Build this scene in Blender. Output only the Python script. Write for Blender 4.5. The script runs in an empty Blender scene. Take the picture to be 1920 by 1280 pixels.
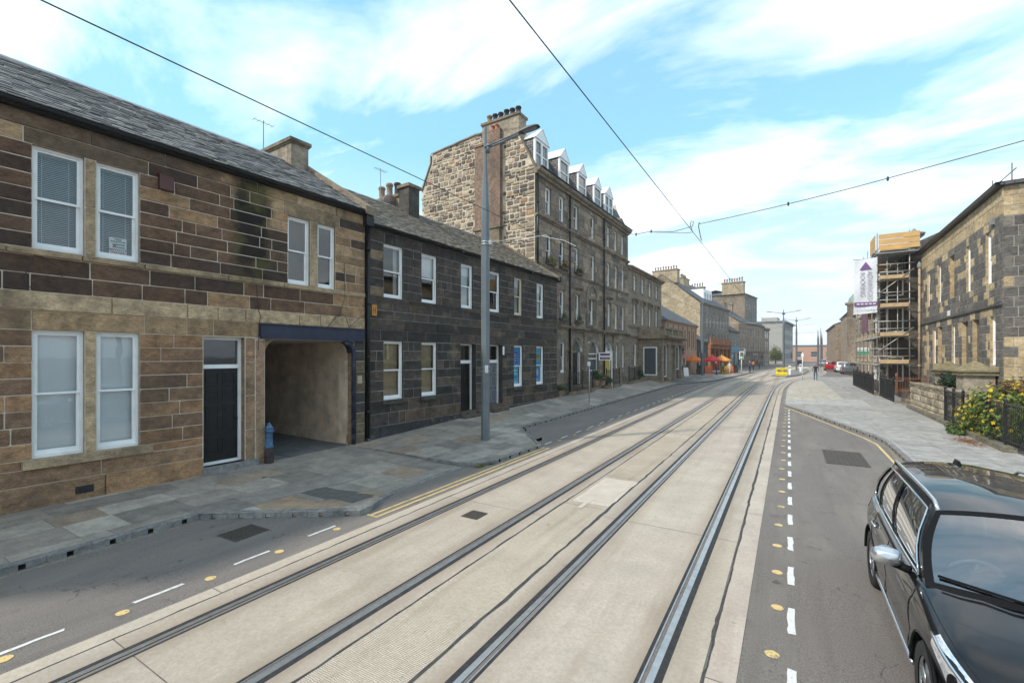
import bpy, bmesh, math, random
from math import sin, cos, pi, radians, atan2, sqrt, hypot
from mathutils import Vector, Matrix
R = random.Random(7)
S = bpy.context.scene
COL = S.collection

# ------------------------------------------------------------------ camera, sky, sun, exposure
CAM_H = 3.05
YAW = math.atan(518 / 853.33)
cam = bpy.data.objects.new('camera', bpy.data.cameras.new('camera'))
COL.objects.link(cam)
cam.data.sensor_width = 36; cam.data.lens = 16.0
cam.data.shift_y = 27 / 1920
cam.data.clip_start = 0.05; cam.data.clip_end = 6000
cam.location = (0, 0, CAM_H)
cam.rotation_euler = (pi / 2, 0, YAW)
S.camera = cam

SUN_EL = radians(43)
SUN_DIR = Vector((-0.64, -0.77, 0)).normalized()      # horizontal direction towards the sun
w = bpy.data.worlds.new('World'); S.world = w; w.use_nodes = True
def build_world(w):
    nt = w.node_tree; nt.nodes.clear(); N = nt.nodes.new; L = nt.links.new
    out = N('ShaderNodeOutputWorld'); bg = N('ShaderNodeBackground'); L(bg.outputs[0], out.inputs[0])
    sky = N('ShaderNodeTexSky'); sky.sky_type = 'NISHITA'; sky.sun_disc = False
    sky.sun_elevation = SUN_EL; sky.sun_rotation = math.atan2(SUN_DIR.x, SUN_DIR.y)
    sky.air_density = 1.0; sky.dust_density = 0.6; sky.ozone_density = 1.5
    tc = N('ShaderNodeTexCoord'); sep = N('ShaderNodeSeparateXYZ'); L(tc.outputs['Generated'], sep.inputs[0])
    zz = N('ShaderNodeMath'); zz.operation = 'MAXIMUM'; L(sep.outputs['Z'], zz.inputs[0]); zz.inputs[1].default_value = 0.0
    za = N('ShaderNodeMath'); za.operation = 'ADD'; L(zz.outputs[0], za.inputs[0]); za.inputs[1].default_value = 0.16
    dx = N('ShaderNodeMath'); dx.operation = 'DIVIDE'; L(sep.outputs['X'], dx.inputs[0]); L(za.outputs[0], dx.inputs[1])
    dy = N('ShaderNodeMath'); dy.operation = 'DIVIDE'; L(sep.outputs['Y'], dy.inputs[0]); L(za.outputs[0], dy.inputs[1])
    cb = N('ShaderNodeCombineXYZ'); L(dx.outputs[0], cb.inputs[0]); L(dy.outputs[0], cb.inputs[1])
    mp = N('ShaderNodeMapping'); L(cb.outputs[0], mp.inputs[0])
    mp.inputs['Rotation'].default_value = (0, 0, radians(-30)); mp.inputs['Scale'].default_value = (0.9, 1.7, 1)
    mp.inputs['Location'].default_value = (3.1, 7.7, 0)
    n1 = N('ShaderNodeTexNoise'); L(mp.outputs[0], n1.inputs['Vector'])
    n1.inputs['Scale'].default_value = 1.15; n1.inputs['Detail'].default_value = 12; n1.inputs['Roughness'].default_value = 0.6
    n1.inputs['Distortion'].default_value = 0.35
    n2 = N('ShaderNodeTexNoise'); L(mp.outputs[0], n2.inputs['Vector'])
    n2.inputs['Scale'].default_value = 0.5; n2.inputs['Detail'].default_value = 3
    ad = N('ShaderNodeMath'); ad.operation = 'ADD'; L(n1.outputs[0], ad.inputs[0]); L(n2.outputs[0], ad.inputs[1])
    rp = N('ShaderNodeMapRange'); L(ad.outputs[0], rp.inputs[0])
    rp.inputs[1].default_value = 0.96; rp.inputs[2].default_value = 1.26; rp.clamp = True
    hz = N('ShaderNodeMapRange'); L(sep.outputs['Z'], hz.inputs[0])         # thin white veil towards the horizon
    hz.inputs[1].default_value = 0.0; hz.inputs[2].default_value = 0.40; hz.inputs[3].default_value = 0.97; hz.inputs[4].default_value = 0.0
    mixf = N('ShaderNodeMath'); mixf.operation = 'MULTIPLY'; L(rp.outputs[0], mixf.inputs[0])
    lo = N('ShaderNodeMapRange'); L(sep.outputs['Z'], lo.inputs[0]); lo.inputs[1].default_value = 0.02; lo.inputs[2].default_value = 0.30; lo.inputs[3].default_value = 0.22; lo.inputs[4].default_value = 0.92; L(lo.outputs[0], mixf.inputs[1])
    tint = N('ShaderNodeMix'); tint.data_type = 'RGBA'; tint.blend_type = 'MULTIPLY'; tint.inputs[0].default_value = 1
    L(sky.outputs[0], tint.inputs[6]); tint.inputs[7].default_value = (0.98, 1.36, 1.38, 1)
    ce = N('ShaderNodeMix'); ce.data_type = 'RGBA'; ce.blend_type = 'DARKEN'; ce.inputs[0].default_value = 1; L(tint.outputs[2], ce.inputs[6]); ce.inputs[7].default_value = (1.9, 3.5, 4.35, 1)
    ba = N('ShaderNodeMix'); ba.data_type = 'RGBA'; ba.inputs[0].default_value = 0.55; L(ce.outputs[2], ba.inputs[6]); ba.inputs[7].default_value = (1.65, 3.15, 3.95, 1); ce = ba
    v = N('ShaderNodeMix'); v.data_type = 'RGBA'; L(hz.outputs[0], v.inputs[0]); L(ce.outputs[2], v.inputs[6]); v.inputs[7].default_value = (3.9, 4.25, 4.75, 1)
    m = N('ShaderNodeMix'); m.data_type = 'RGBA'; L(mixf.outputs[0], m.inputs[0]); L(v.outputs[2], m.inputs[6])
    m.inputs[7].default_value = (6.9, 6.8, 6.7, 1)
    L(m.outputs[2], bg.inputs[0]); bg.inputs[1].default_value = 0.14
build_world(w)
sl = bpy.data.lights.new('sun', 'SUN'); sl.energy = 2.1; sl.angle = radians(3.0); sl.color = (1.0, 0.93, 0.84)
sun = bpy.data.objects.new('sun', sl); COL.objects.link(sun); sun.location = (-30, -40, 60)
sun.rotation_euler = Vector((SUN_DIR.x * cos(SUN_EL), SUN_DIR.y * cos(SUN_EL), sin(SUN_EL))).to_track_quat('Z', 'Y').to_euler()
S.view_settings.view_transform = 'Standard'; S.view_settings.look = 'None'
S.view_settings.gamma = 1.0; S.view_settings.use_curve_mapping = False
S.view_settings.exposure = 0.95

# ------------------------------------------------------------------ helpers: scene bookkeeping
def link(o): COL.objects.link(o); return o
def tag(o, label=None, cat=None, group=None, kind=None):
    if label: o['label'] = label
    if cat: o['category'] = cat
    if group: o['group'] = group
    if kind: o['kind'] = kind
    return o
def empty(name, loc=(0, 0, 0), rz=0, parent=None):
    o = link(bpy.data.objects.new(name, None)); o.location = loc; o.rotation_euler = (0, 0, rz); o.parent = parent
    o.empty_display_size = 0.2
    return o
def inst(name, mesh, parent=None, loc=(0, 0, 0), rot=(0, 0, 0), scale=(1, 1, 1), color=None):
    o = link(bpy.data.objects.new(name, mesh)); o.parent = parent
    o.location = loc; o.rotation_euler = rot; o.scale = scale
    if color: o.color = (color[0], color[1], color[2], 1)
    return o
def tone(c, a, b):
    g = R.uniform(a, b); return tuple(q * g for q in c)
def copy_tree(o, parent=None):
    c = o.copy(); COL.objects.link(c); c.parent = parent
    for ch in list(o.children): copy_tree(ch, c)
    return c
_n = Vector((-sin(YAW), cos(YAW), 0)); _r = Vector((cos(YAW), sin(YAW), 0))
def view(p):                      # depth and picture column/row of a point: only used to choose which pieces show largest
    q = Vector(p) - Vector((0, 0, CAM_H)); z = q.dot(_n)
    if z < 0.3: return (0.3, -9999, -9999)
    return (z, 960 + 853.3 * q.dot(_r) / z, 667 - 853.3 * q.z / z)
def showing(p, size):
    z, u, v = view(p)
    if z <= 0.3 or u < -60 or u > 1980 or v < -60 or v > 1340: return 0
    return 853.3 * size / z
SLOPE = 0.006
def gz(y): return SLOPE * min(y, 80.0)         # the street climbs very gently

class MB:
    """collects faces; build() links them as one mesh object"""
    def __init__(s): s.v = []; s.f = []; s.c = []; s.m = []; s.col = (1, 1, 1); s.mi = 0; s.sm = False
    def face(s, pts):
        i = len(s.v); s.v.extend([tuple(p) for p in pts]); s.f.append(tuple(range(i, i + len(pts)))); s.c.append(s.col); s.m.append(s.mi); return s
    def box(s, x0, x1, y0, y1, z0, z1, skip=''):
        P = [(x0, y0, z0), (x1, y0, z0), (x1, y1, z0), (x0, y1, z0), (x0, y0, z1), (x1, y0, z1), (x1, y1, z1), (x0, y1, z1)]
        F = {'b': (3, 2, 1, 0), 't': (4, 5, 6, 7), 'f': (0, 1, 5, 4), 'k': (2, 3, 7, 6), 'l': (3, 0, 4, 7), 'r': (1, 2, 6, 5)}
        i = len(s.v); s.v.extend(P)
        for k, q in F.items():
            if k not in skip: s.f.append(tuple(i + a for a in q)); s.c.append(s.col); s.m.append(s.mi)
        return s
    def prism(s, poly, z0, z1, zf=None):
        """poly: list of (x, y) counter-clockwise; zf(x, y) gives extra height"""
        g = zf or (lambda x, y: 0)
        n = len(poly); i = len(s.v)
        s.v.extend([(x, y, z0 + g(x, y)) for x, y in poly]); s.v.extend([(x, y, z1 + g(x, y)) for x, y in poly])
        s.f.append(tuple(range(i + n, i + 2 * n))); s.c.append(s.col); s.m.append(s.mi)
        for k in range(n):
            a, b = k, (k + 1) % n
            s.f.append((i + a, i + b, i + n + b, i + n + a)); s.c.append(s.col); s.m.append(s.mi)
        return s
    def extrude_x(s, prof, x0, x1):
        """prof: closed list of (y, z); swept along x with end caps"""
        n = len(prof); i = len(s.v)
        s.v.extend([(x0, y, z) for y, z in prof]); s.v.extend([(x1, y, z) for y, z in prof])
        for k in range(n):
            a, b = k, (k + 1) % n
            s.f.append((i + a, i + b, i + n + b, i + n + a)); s.c.append(s.col); s.m.append(s.mi)
        s.f.append(tuple(i + k for k in reversed(range(n)))); s.f.append(tuple(i + n + k for k in range(n)))
        s.c += [s.col] * 2; s.m += [s.mi] * 2
        return s
    def tube(s, pts, rad, seg=8, caps=True, closed=False):
        pts = [Vector(p) for p in pts]; n = len(pts)
        rads = rad if isinstance(rad, (list, tuple)) else [rad] * n
        i = len(s.v); prev = None
        for k, p in enumerate(pts):
            if closed: t = (pts[(k + 1) % n] - pts[k - 1])
            else: t = (pts[min(k + 1, n - 1)] - pts[max(k - 1, 0)])
            t.normalize()
            if prev is None:
                a = Vector((0, 0, 1)) if abs(t.z) < 0.9 else Vector((1, 0, 0))
                u = t.cross(a).normalized()
            else:
                u = (prev - t * prev.dot(t)); u = u.normalized() if u.length > 1e-6 else t.orthogonal().normalized()
            prev = u; v = t.cross(u)
            for j in range(seg):
                an = 2 * pi * j / seg
                s.v.append(tuple(p + (u * cos(an) + v * sin(an)) * rads[k]))
        for k in range(n if closed else n - 1):
            k2 = (k + 1) % n
            for j in range(seg):
                j2 = (j + 1) % seg
                s.f.append((i + k * seg + j, i + k * seg + j2, i + k2 * seg + j2, i + k2 * seg + j)); s.c.append(s.col); s.m.append(s.mi)
        if caps and not closed:
            s.f.append(tuple(i + j for j in reversed(range(seg)))); s.f.append(tuple(i + (n - 1) * seg + j for j in range(seg)))
            s.c += [s.col] * 2; s.m += [s.mi] * 2
        return s
    def lathe(s, prof, cx=0, cy=0, seg=16):
        i = len(s.v); n = len(prof)
        for r, z in prof:
            for j in range(seg):
                a = 2 * pi * j / seg; s.v.append((cx + r * cos(a), cy + r * sin(a), z))
        for k in range(n - 1):
            for j in range(seg):
                j2 = (j + 1) % seg
                s.f.append((i + k * seg + j, i + k * seg + j2, i + (k + 1) * seg + j2, i + (k + 1) * seg + j)); s.c.append(s.col); s.m.append(s.mi)
        s.f.append(tuple(i + (n - 1) * seg + j for j in range(seg))); s.c.append(s.col); s.m.append(s.mi)
        return s
    def ring(s, x0, x1, z0, z1, w, y0, y1, wb=None):
        """upright rectangular frame lying in the x-z plane"""
        b = w if wb is None else wb
        s.box(x0, x0 + w, y0, y1, z0, z1); s.box(x1 - w, x1, y0, y1, z0, z1)
        s.box(x0 + w, x1 - w, y0, y1, z1 - w, z1, 'lr'); s.box(x0 + w, x1 - w, y0, y1, z0, z0 + b, 'lr')
        return s
    def mesh(s, name, mats, smooth=False, color_attr=False):
        me = bpy.data.meshes.new(name); me.from_pydata(s.v, [], s.f)
        for m in (mats if isinstance(mats, (list, tuple)) else [mats]): me.materials.append(m)
        if any(s.m): me.polygons.foreach_set('material_index', s.m)
        uv = me.uv_layers.new(name='UVMap'); buf = []
        for p in me.polygons:
            nx, ny, nz = abs(p.normal.x), abs(p.normal.y), abs(p.normal.z)
            for vi in p.vertices:
                x, y, z = s.v[vi]
                if nz >= nx and nz >= ny: buf += (x, y)
                elif ny >= nx: buf += (x, z)
                else: buf += (y, z)
        uv.data.foreach_set('uv', buf)
        if color_attr:
            ca = me.color_attributes.new('tint', 'FLOAT_COLOR', 'CORNER'); cb = []
            for p in me.polygons:
                c = s.c[p.index]
                cb += [c[0], c[1], c[2], 1.0] * len(p.vertices)
            ca.data.foreach_set('color', cb)
        if smooth: me.polygons.foreach_set('use_smooth', [True] * len(me.polygons))
        me.update(); return me
    def build(s, name, mats, parent=None, smooth=False, color_attr=False, loc=(0, 0, 0), rz=0, color=None):
        o = inst(name, s.mesh(name, mats, smooth, color_attr), parent, loc, (0, 0, rz), color=color)
        if smooth == 'auto': pass
        return o

# ------------------------------------------------------------------ materials
def _nodes(name):
    m = bpy.data.materials.new(name); m.use_nodes = True; nt = m.node_tree
    b = nt.nodes['Principled BSDF']; return m, nt, b, nt.nodes.new, nt.links.new
def mixc(N, L, fac, a, b, mode='MIX'):
    n = N('ShaderNodeMix'); n.data_type = 'RGBA'; n.blend_type = mode
    for sock, v in ((n.inputs[0], fac), (n.inputs[6], a), (n.inputs[7], b)):
        if isinstance(v, (int, float)): sock.default_value = v
        elif isinstance(v, tuple): sock.default_value = (v[0], v[1], v[2], 1)
        else: L(v, sock)
    return n.outputs[2]
def noise(N, L, vec, scale, detail=4, rough=0.55, dist=0):
    n = N('ShaderNodeTexNoise'); n.inputs['Scale'].default_value = scale; n.inputs['Detail'].default_value = detail
    n.inputs['Roughness'].default_value = rough; n.inputs['Distortion'].default_value = dist
    if vec is not None: L(vec, n.inputs['Vector'])
    return n.outputs[0]
def rng(N, L, v, a, b, c=0.0, d=1.0):
    n = N('ShaderNodeMapRange'); L(v, n.inputs[0]); n.clamp = True
    for k, q in enumerate((a, b, c, d)): n.inputs[k + 1].default_value = q
    return n.outputs[0]
def stretch(N, L, vec, sc):
    n = N('ShaderNodeMapping'); L(vec, n.inputs[0]); n.inputs['Scale'].default_value = sc; return n.outputs[0]
def mulf(N, L, a, b):
    n = N('ShaderNodeMath'); n.operation = 'MULTIPLY'; L(a, n.inputs[0])
    if isinstance(b, (int, float)): n.inputs[1].default_value = b
    else: L(b, n.inputs[1])
    return n.outputs[0]
def finish(N, L, b, bumpsrc, strength, dist=0.01):
    bp = N('ShaderNodeBump'); L(bumpsrc, bp.inputs['Height']); bp.inputs['Strength'].default_value = strength; bp.inputs['Distance'].default_value = dist
    L(bp.outputs[0], b.inputs['Normal'])
_cache = {}
def paint(name, col, rough=0.5, metal=0.0, var=0.10, scale=3.0, bump=0.0, bscale=60, spec=0.5, coat=0.0, dirt=None, dirt_amt=0.3):
    """plain coloured material with slight uneven tone and optional dirt patches"""
    if name in _cache: return _cache[name]
    m, nt, b, N, L = _nodes(name)
    geo = N('ShaderNodeNewGeometry'); P = geo.outputs['Position']
    c = mixc(N, L, rng(N, L, noise(N, L, P, scale, 5), 0.3, 0.7), tuple(x * (1 - var) for x in col), tuple(min(1, x * (1 + var)) for x in col))
    if dirt: c = mixc(N, L, rng(N, L, noise(N, L, P, scale * 0.6, 6, 0.65), 0.5, 0.75, 0, dirt_amt), c, dirt)
    L(c, b.inputs['Base Color'])
    b.inputs['Roughness'].default_value = rough; b.inputs['Metallic'].default_value = metal
    b.inputs['Specular IOR Level'].default_value = spec; b.inputs['Coat Weight'].default_value = coat; b.inputs['Coat Roughness'].default_value = 0.02
    if bump: finish(N, L, b, noise(N, L, P, bscale, 5), bump)
    _cache[name] = m; return m
def stone(name, src='object', base=(1, 1, 1), soot=(0.03, 0.028, 0.027), soot_amt=0.45, soot_scale=0.9, grain=0.5, tool=True, light=None, light_amt=0.0, streak=None, rough=0.92, bump=0.55):
    """weathered sandstone: src picks the stone's own colour (object colour, face tint or constant)"""
    m, nt, b, N, L = _nodes(name)
    geo = N('ShaderNodeNewGeometry'); P = geo.outputs['Position']
    if src == 'object': c0 = N('ShaderNodeObjectInfo').outputs['Color']
    elif src == 'attr':
        a = N('ShaderNodeAttribute'); a.attribute_name = 'tint'; c0 = a.outputs['Color']
    else:
        rgb = N('ShaderNodeRGB'); rgb.outputs[0].default_value = (*base, 1); c0 = rgb.outputs[0]
    v = noise(N, L, stretch(N, L, P, (1, 1, 1.5)), 4.2, 9, 0.68, 0.4)
    gr = noise(N, L, stretch(N, L, P, (9, 9, 60)), 1.0, 4, 0.6)
    c = mixc(N, L, 1.0, c0, mixc(N, L, rng(N, L, v, 0.28, 0.72), (0.50, 0.49, 0.50), (1.5, 1.46, 1.38)), 'MULTIPLY')
    c = mixc(N, L, rng(N, L, gr, 0.4, 0.66, 0, 0.6 * grain), c, mixc(N, L, 1.0, c, (0.5, 0.48, 0.47), 'MULTIPLY'))
    c = mixc(N, L, 1.0, c, mixc(N, L, rng(N, L, noise(N, L, stretch(N, L, P, (1, 1, 1.8)), 24, 7, 0.78), 0.3, 0.68), (0.62, 0.61, 0.60), (1.28, 1.27, 1.25)), 'MULTIPLY')
    s1 = noise(N, L, stretch(N, L, P, (1, 1, 0.55)), soot_scale, 7, 0.62, 0.3)
    c = mixc(N, L, rng(N, L, s1, 0.46, 0.68, 0, soot_amt), c, soot)
    if light: c = mixc(N, L, rng(N, L, noise(N, L, stretch(N, L, P, (1, 1, 1.6)), 1.3, 6, 0.6), 0.56, 0.68, 0, light_amt), c, light)
    if streak:                                       # leak stain below a gutter: position along the wall, half width, height range
        (ox, oy, dx, dy, us, hw, za, zb) = streak
        dt = N('ShaderNodeVectorMath'); dt.operation = 'DOT_PRODUCT'
        sb = N('ShaderNodeVectorMath'); sb.operation = 'SUBTRACT'; L(P, sb.inputs[0]); sb.inputs[1].default_value = (ox + dx * us, oy + dy * us, 0)
        L(sb.outputs[0], dt.inputs[0]); dt.inputs[1].default_value = (dx, dy, 0)
        ab = N('ShaderNodeMath'); ab.operation = 'ABSOLUTE'; L(dt.outputs['Value'], ab.inputs[0])
        nn = noise(N, L, P, 2.5, 5, 0.6)
        ab2 = N('ShaderNodeMath'); ab2.operation = 'MULTIPLY_ADD'; L(nn, ab2.inputs[0]); ab2.inputs[1].default_value = -0.5; L(ab.outputs[0], ab2.inputs[2])
        mk = rng(N, L, ab2.outputs[0], hw - 0.34, hw - 0.08, 1, 0)
        sp = N('ShaderNodeSeparateXYZ'); L(P, sp.inputs[0])
        mk = mulf(N, L, mk, rng(N, L, sp.outputs['Z'], za - 0.5, za + 0.6, 0, 1))
        mk = mulf(N, L, mk, 0.9)
        cs = mixc(N, L, rng(N, L, noise(N, L, P, 1.7, 3), 0.42, 0.58), (0.012, 0.011, 0.011), (0.075, 0.07, 0.022))
        c = mixc(N, L, mk, c, cs)
    L(c, b.inputs['Base Color']); b.inputs['Roughness'].default_value = rough; b.inputs['Specular IOR Level'].default_value = 0.25
    h = N('ShaderNodeMath'); h.operation = 'ADD'; L(noise(N, L, P, 38, 8, 0.7), h.inputs[0]); L(gr, h.inputs[1])
    finish(N, L, b, h.outputs[0], bump, 0.02)
    return m
def masonry(name, c1, c2, mortar, bw, bh, ms=0.012, soot_amt=0.4, soot=(0.03, 0.028, 0.027), rough=0.92, bump=0.5, squash=1.0, light=None):
    """far walls: courses from a brick pattern in the wall's own metres"""
    m, nt, b, N, L = _nodes(name)
    geo = N('ShaderNodeNewGeometry'); P = geo.outputs['Position']
    uv = N('ShaderNodeUVMap')
    br = N('ShaderNodeTexBrick'); L(uv.outputs[0], br.inputs['Vector']); br.inputs['Scale'].default_value = 1.0
    br.inputs['Color1'].default_value = (*c1, 1); br.inputs['Color2'].default_value = (*c2, 1); br.inputs['Mortar'].default_value = (*mortar, 1)
    br.inputs['Mortar Size'].default_value = ms; br.inputs['Brick Width'].default_value = bw; br.inputs['Row Height'].default_value = bh
    br.inputs['Mortar Smooth'].default_value = 0.3; br.offset = 0.43; br.squash = squash; br.squash_frequency = 3
    c = mixc(N, L, 1.0, br.outputs[0], mixc(N, L, rng(N, L, noise(N, L, P, 3.1, 9, 0.78), 0.32, 0.68), (0.5, 0.49, 0.5), (1.45, 1.42, 1.36)), 'MULTIPLY')
    c = mixc(N, L, rng(N, L, noise(N, L, stretch(N, L, P, (1, 1, 0.45)), 0.55, 7, 0.65), 0.45, 0.7, 0, soot_amt), c, soot)
    if light: c = mixc(N, L, rng(N, L, noise(N, L, P, 0.7, 5, 0.6), 0.5, 0.64, 0, 0.75), c, light)
    L(c, b.inputs['Base Color']); b.inputs['Roughness'].default_value = rough; b.inputs['Specular IOR Level'].default_value = 0.25
    h = N('ShaderNodeMath'); h.operation = 'MULTIPLY_ADD'; L(br.outputs['Fac'], h.inputs[0]); h.inputs[1].default_value = -0.6; L(noise(N, L, P, 20, 6, 0.7), h.inputs[2])
    finish(N, L, b, h.outputs[0], bump, 0.02)
    return m
def slate(name, c1, c2, src, moss=0.0, far=False):
    m, nt, b, N, L = _nodes(name)
    geo = N('ShaderNodeNewGeometry'); P = geo.outputs['Position']
    if src == 'object': c0 = N('ShaderNodeObjectInfo').outputs['Color']
    elif src == 'attr':
        a = N('ShaderNodeAttribute'); a.attribute_name = 'tint'; c0 = a.outputs['Color']
    else:
        uv = N('ShaderNodeUVMap'); br = N('ShaderNodeTexBrick'); L(uv.outputs[0], br.inputs['Vector'])
        br.inputs['Scale'].default_value = 1; br.inputs['Brick Width'].default_value = 0.28; br.inputs['Row Height'].default_value = 0.2
        br.inputs['Mortar Size'].default_value = 0.012; br.inputs['Mortar'].default_value = (0.015, 0.015, 0.016, 1)
        br.inputs['Color1'].default_value = (*c1, 1); br.inputs['Color2'].default_value = (*c2, 1); c0 = br.outputs[0]
    c = mixc(N, L, 1.0, c0, mixc(N, L, rng(N, L, noise(N, L, P, 5, 7, 0.65), 0.3, 0.7), (0.55, 0.55, 0.56), (1.5, 1.45, 1.4)), 'MULTIPLY')
    if moss: c = mixc(N, L, rng(N, L, noise(N, L, P, 1.1, 8, 0.7), 0.52, 0.7, 0, moss), c, (0.11, 0.095, 0.035))
    L(c, b.inputs['Base Color']); b.inputs['Roughness'].default_value = 0.72; b.inputs['Specular IOR Level'].default_value = 0.4
    finish(N, L, b, noise(N, L, P, 30, 7, 0.7), 0.5, 0.015)
    return m
def glass_far(name, col=(0.07, 0.08, 0.09), curtain=None):  # base colour lifted to stand for sky reflected in far panes
    if name in _cache: return _cache[name]
    m, nt, b, N, L = _nodes(name)
    b.inputs['Base Color'].default_value = (*col, 1); b.inputs['Roughness'].default_value = 0.04; b.inputs['Specular IOR Level'].default_value = 0.9
    geo = N('ShaderNodeNewGeometry')
    finish(N, L, b, noise(N, L, geo.outputs['Position'], 1.6, 2), 0.05, 0.02)
    _cache[name] = m; return m
def glass_clear(name, tint=(0.93, 0.96, 0.97), boost=0.05, wob=0.04):
    m = bpy.data.materials.new(name); m.use_nodes = True; nt = m.node_tree; nt.nodes.clear(); N = nt.nodes.new; L = nt.links.new
    out = N('ShaderNodeOutputMaterial'); mx = N('ShaderNodeMixShader'); tr = N('ShaderNodeBsdfTransparent'); gl = N('ShaderNodeBsdfGlossy')
    tr.inputs[0].default_value = (*tint, 1); gl.inputs['Roughness'].default_value = 0.01; gl.inputs[0].default_value = (1, 1, 1, 1)
    fr = N('ShaderNodeFresnel'); fr.inputs[0].default_value = 1.5
    ad = N('ShaderNodeMath'); ad.operation = 'ADD'; ad.use_clamp = True; L(fr.outputs[0], ad.inputs[0]); ad.inputs[1].default_value = boost
    geo = N('ShaderNodeNewGeometry'); bp = N('ShaderNodeBump'); L(noise(N, L, geo.outputs['Position'], 1.2, 2), bp.inputs['Height']); bp.inputs['Strength'].default_value = wob; bp.inputs['Distance'].default_value = 0.05
    L(bp.outputs[0], gl.inputs['Normal'])
    L(ad.outputs[0], mx.inputs[0]); L(tr.outputs[0], mx.inputs[1]); L(gl.outputs[0], mx.inputs[2]); L(mx.outputs[0], out.inputs[0])
    return m
M = {}
M['white'] = paint('white_window_paint', (0.83, 0.82, 0.80), 0.45, var=0.05, dirt=(0.45, 0.42, 0.37), dirt_amt=0.3)
M['cream'] = paint('cream_window_paint', (0.66, 0.58, 0.44), 0.5, var=0.08)
M['black'] = paint('black_gloss_paint', (0.009, 0.009, 0.010), 0.34, var=0.2, scale=5, spec=0.3, dirt=(0.04, 0.037, 0.034), dirt_amt=0.25)
M['iron'] = paint('black_cast_iron', (0.014, 0.014, 0.015), 0.45, var=0.25, scale=12, dirt=(0.07, 0.05, 0.035), dirt_amt=0.3)
M['lead'] = paint('lead_flashing', (0.25, 0.26, 0.27), 0.6, var=0.2)
M['dark'] = paint('dark_room', (0.028, 0.027, 0.026), 0.9, var=0.3)  # near-black tone stands for the unlit depth behind windows
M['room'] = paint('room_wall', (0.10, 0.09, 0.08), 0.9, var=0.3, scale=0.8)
M['blind'] = paint('pale_blind_fabric', (0.84, 0.84, 0.83), 0.85, var=0.04, scale=1.5)
M['slat'] = paint('blind_slat', (0.62, 0.63, 0.62), 0.5, var=0.06)
M['tan'] = paint('tan_blind_fabric', (0.50, 0.38, 0.22), 0.85, var=0.08, scale=4)
M['pane'] = glass_clear('window_glass')
M['pane_far'] = glass_far('far_window_glass')
M['curtain'] = paint('net_curtain', (0.60, 0.60, 0.57), 0.9, var=0.12, scale=2)
M['pot'] = paint('chimney_pot_clay', (0.34, 0.22, 0.14), 0.85, var=0.25, scale=6, dirt=(0.03, 0.028, 0.027), dirt_amt=0.8)
M['potdark'] = paint('sooty_chimney_pot', (0.035, 0.032, 0.03), 0.85, var=0.3, scale=8)
M['potred'] = paint('red_chimney_pot', (0.42, 0.13, 0.06), 0.8, var=0.2, scale=8)
M['leaf'] = None
# ------------------------------------------------------------------ ground, road, tram track, pavements
def lerp(a, b, t): return a + (b - a) * t
def pl(tab, y):                       # piecewise linear table lookup
    if y <= tab[0][0]: return tab[0][1]
    for (a, p), (b, q) in zip(tab, tab[1:]):
        if y <= b: return lerp(p, q, (y - a) / (b - a))
    return tab[-1][1]
def smooth_tab(tab, y):
    """monotone cubic through the table, for the curve of the tram line"""
    n = len(tab)
    if y <= tab[0][0]: return tab[0][1]
    if y >= tab[-1][0]: return tab[-1][1]
    for i in range(n - 1):
        if y <= tab[i + 1][0]:
            def sl(k):
                a = tab[max(k - 1, 0)]; b = tab[min(k + 1, n - 1)]
                return (b[1] - a[1]) / (b[0] - a[0])
            h = tab[i + 1][0] - tab[i][0]; t = (y - tab[i][0]) / h
            return ((2 * t**3 - 3 * t**2 + 1) * tab[i][1] + (t**3 - 2 * t**2 + t) * h * sl(i) + (-2 * t**3 + 3 * t**2) * tab[i + 1][1] + (t**3 - t**2) * h * sl(i + 1))
TL = [(-40, -5.02), (20, -5.02), (40, -5.0), (50, -4.75), (62, -4.1), (80, -2.8), (100, -1.2), (130, 0.6), (200, 4)]
TR = [(-40, -1.86), (20, -1.86), (38, -1.84), (46, -1.72), (54, -1.25), (59, -0.6), (64, 0.55), (71, 2.1), (81, 3.3), (101, 4.3), (130, 5.3), (200, 7)]
def cl(y): return smooth_tab(TL, y)
def cr(y): return smooth_tab(TR, y)

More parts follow.
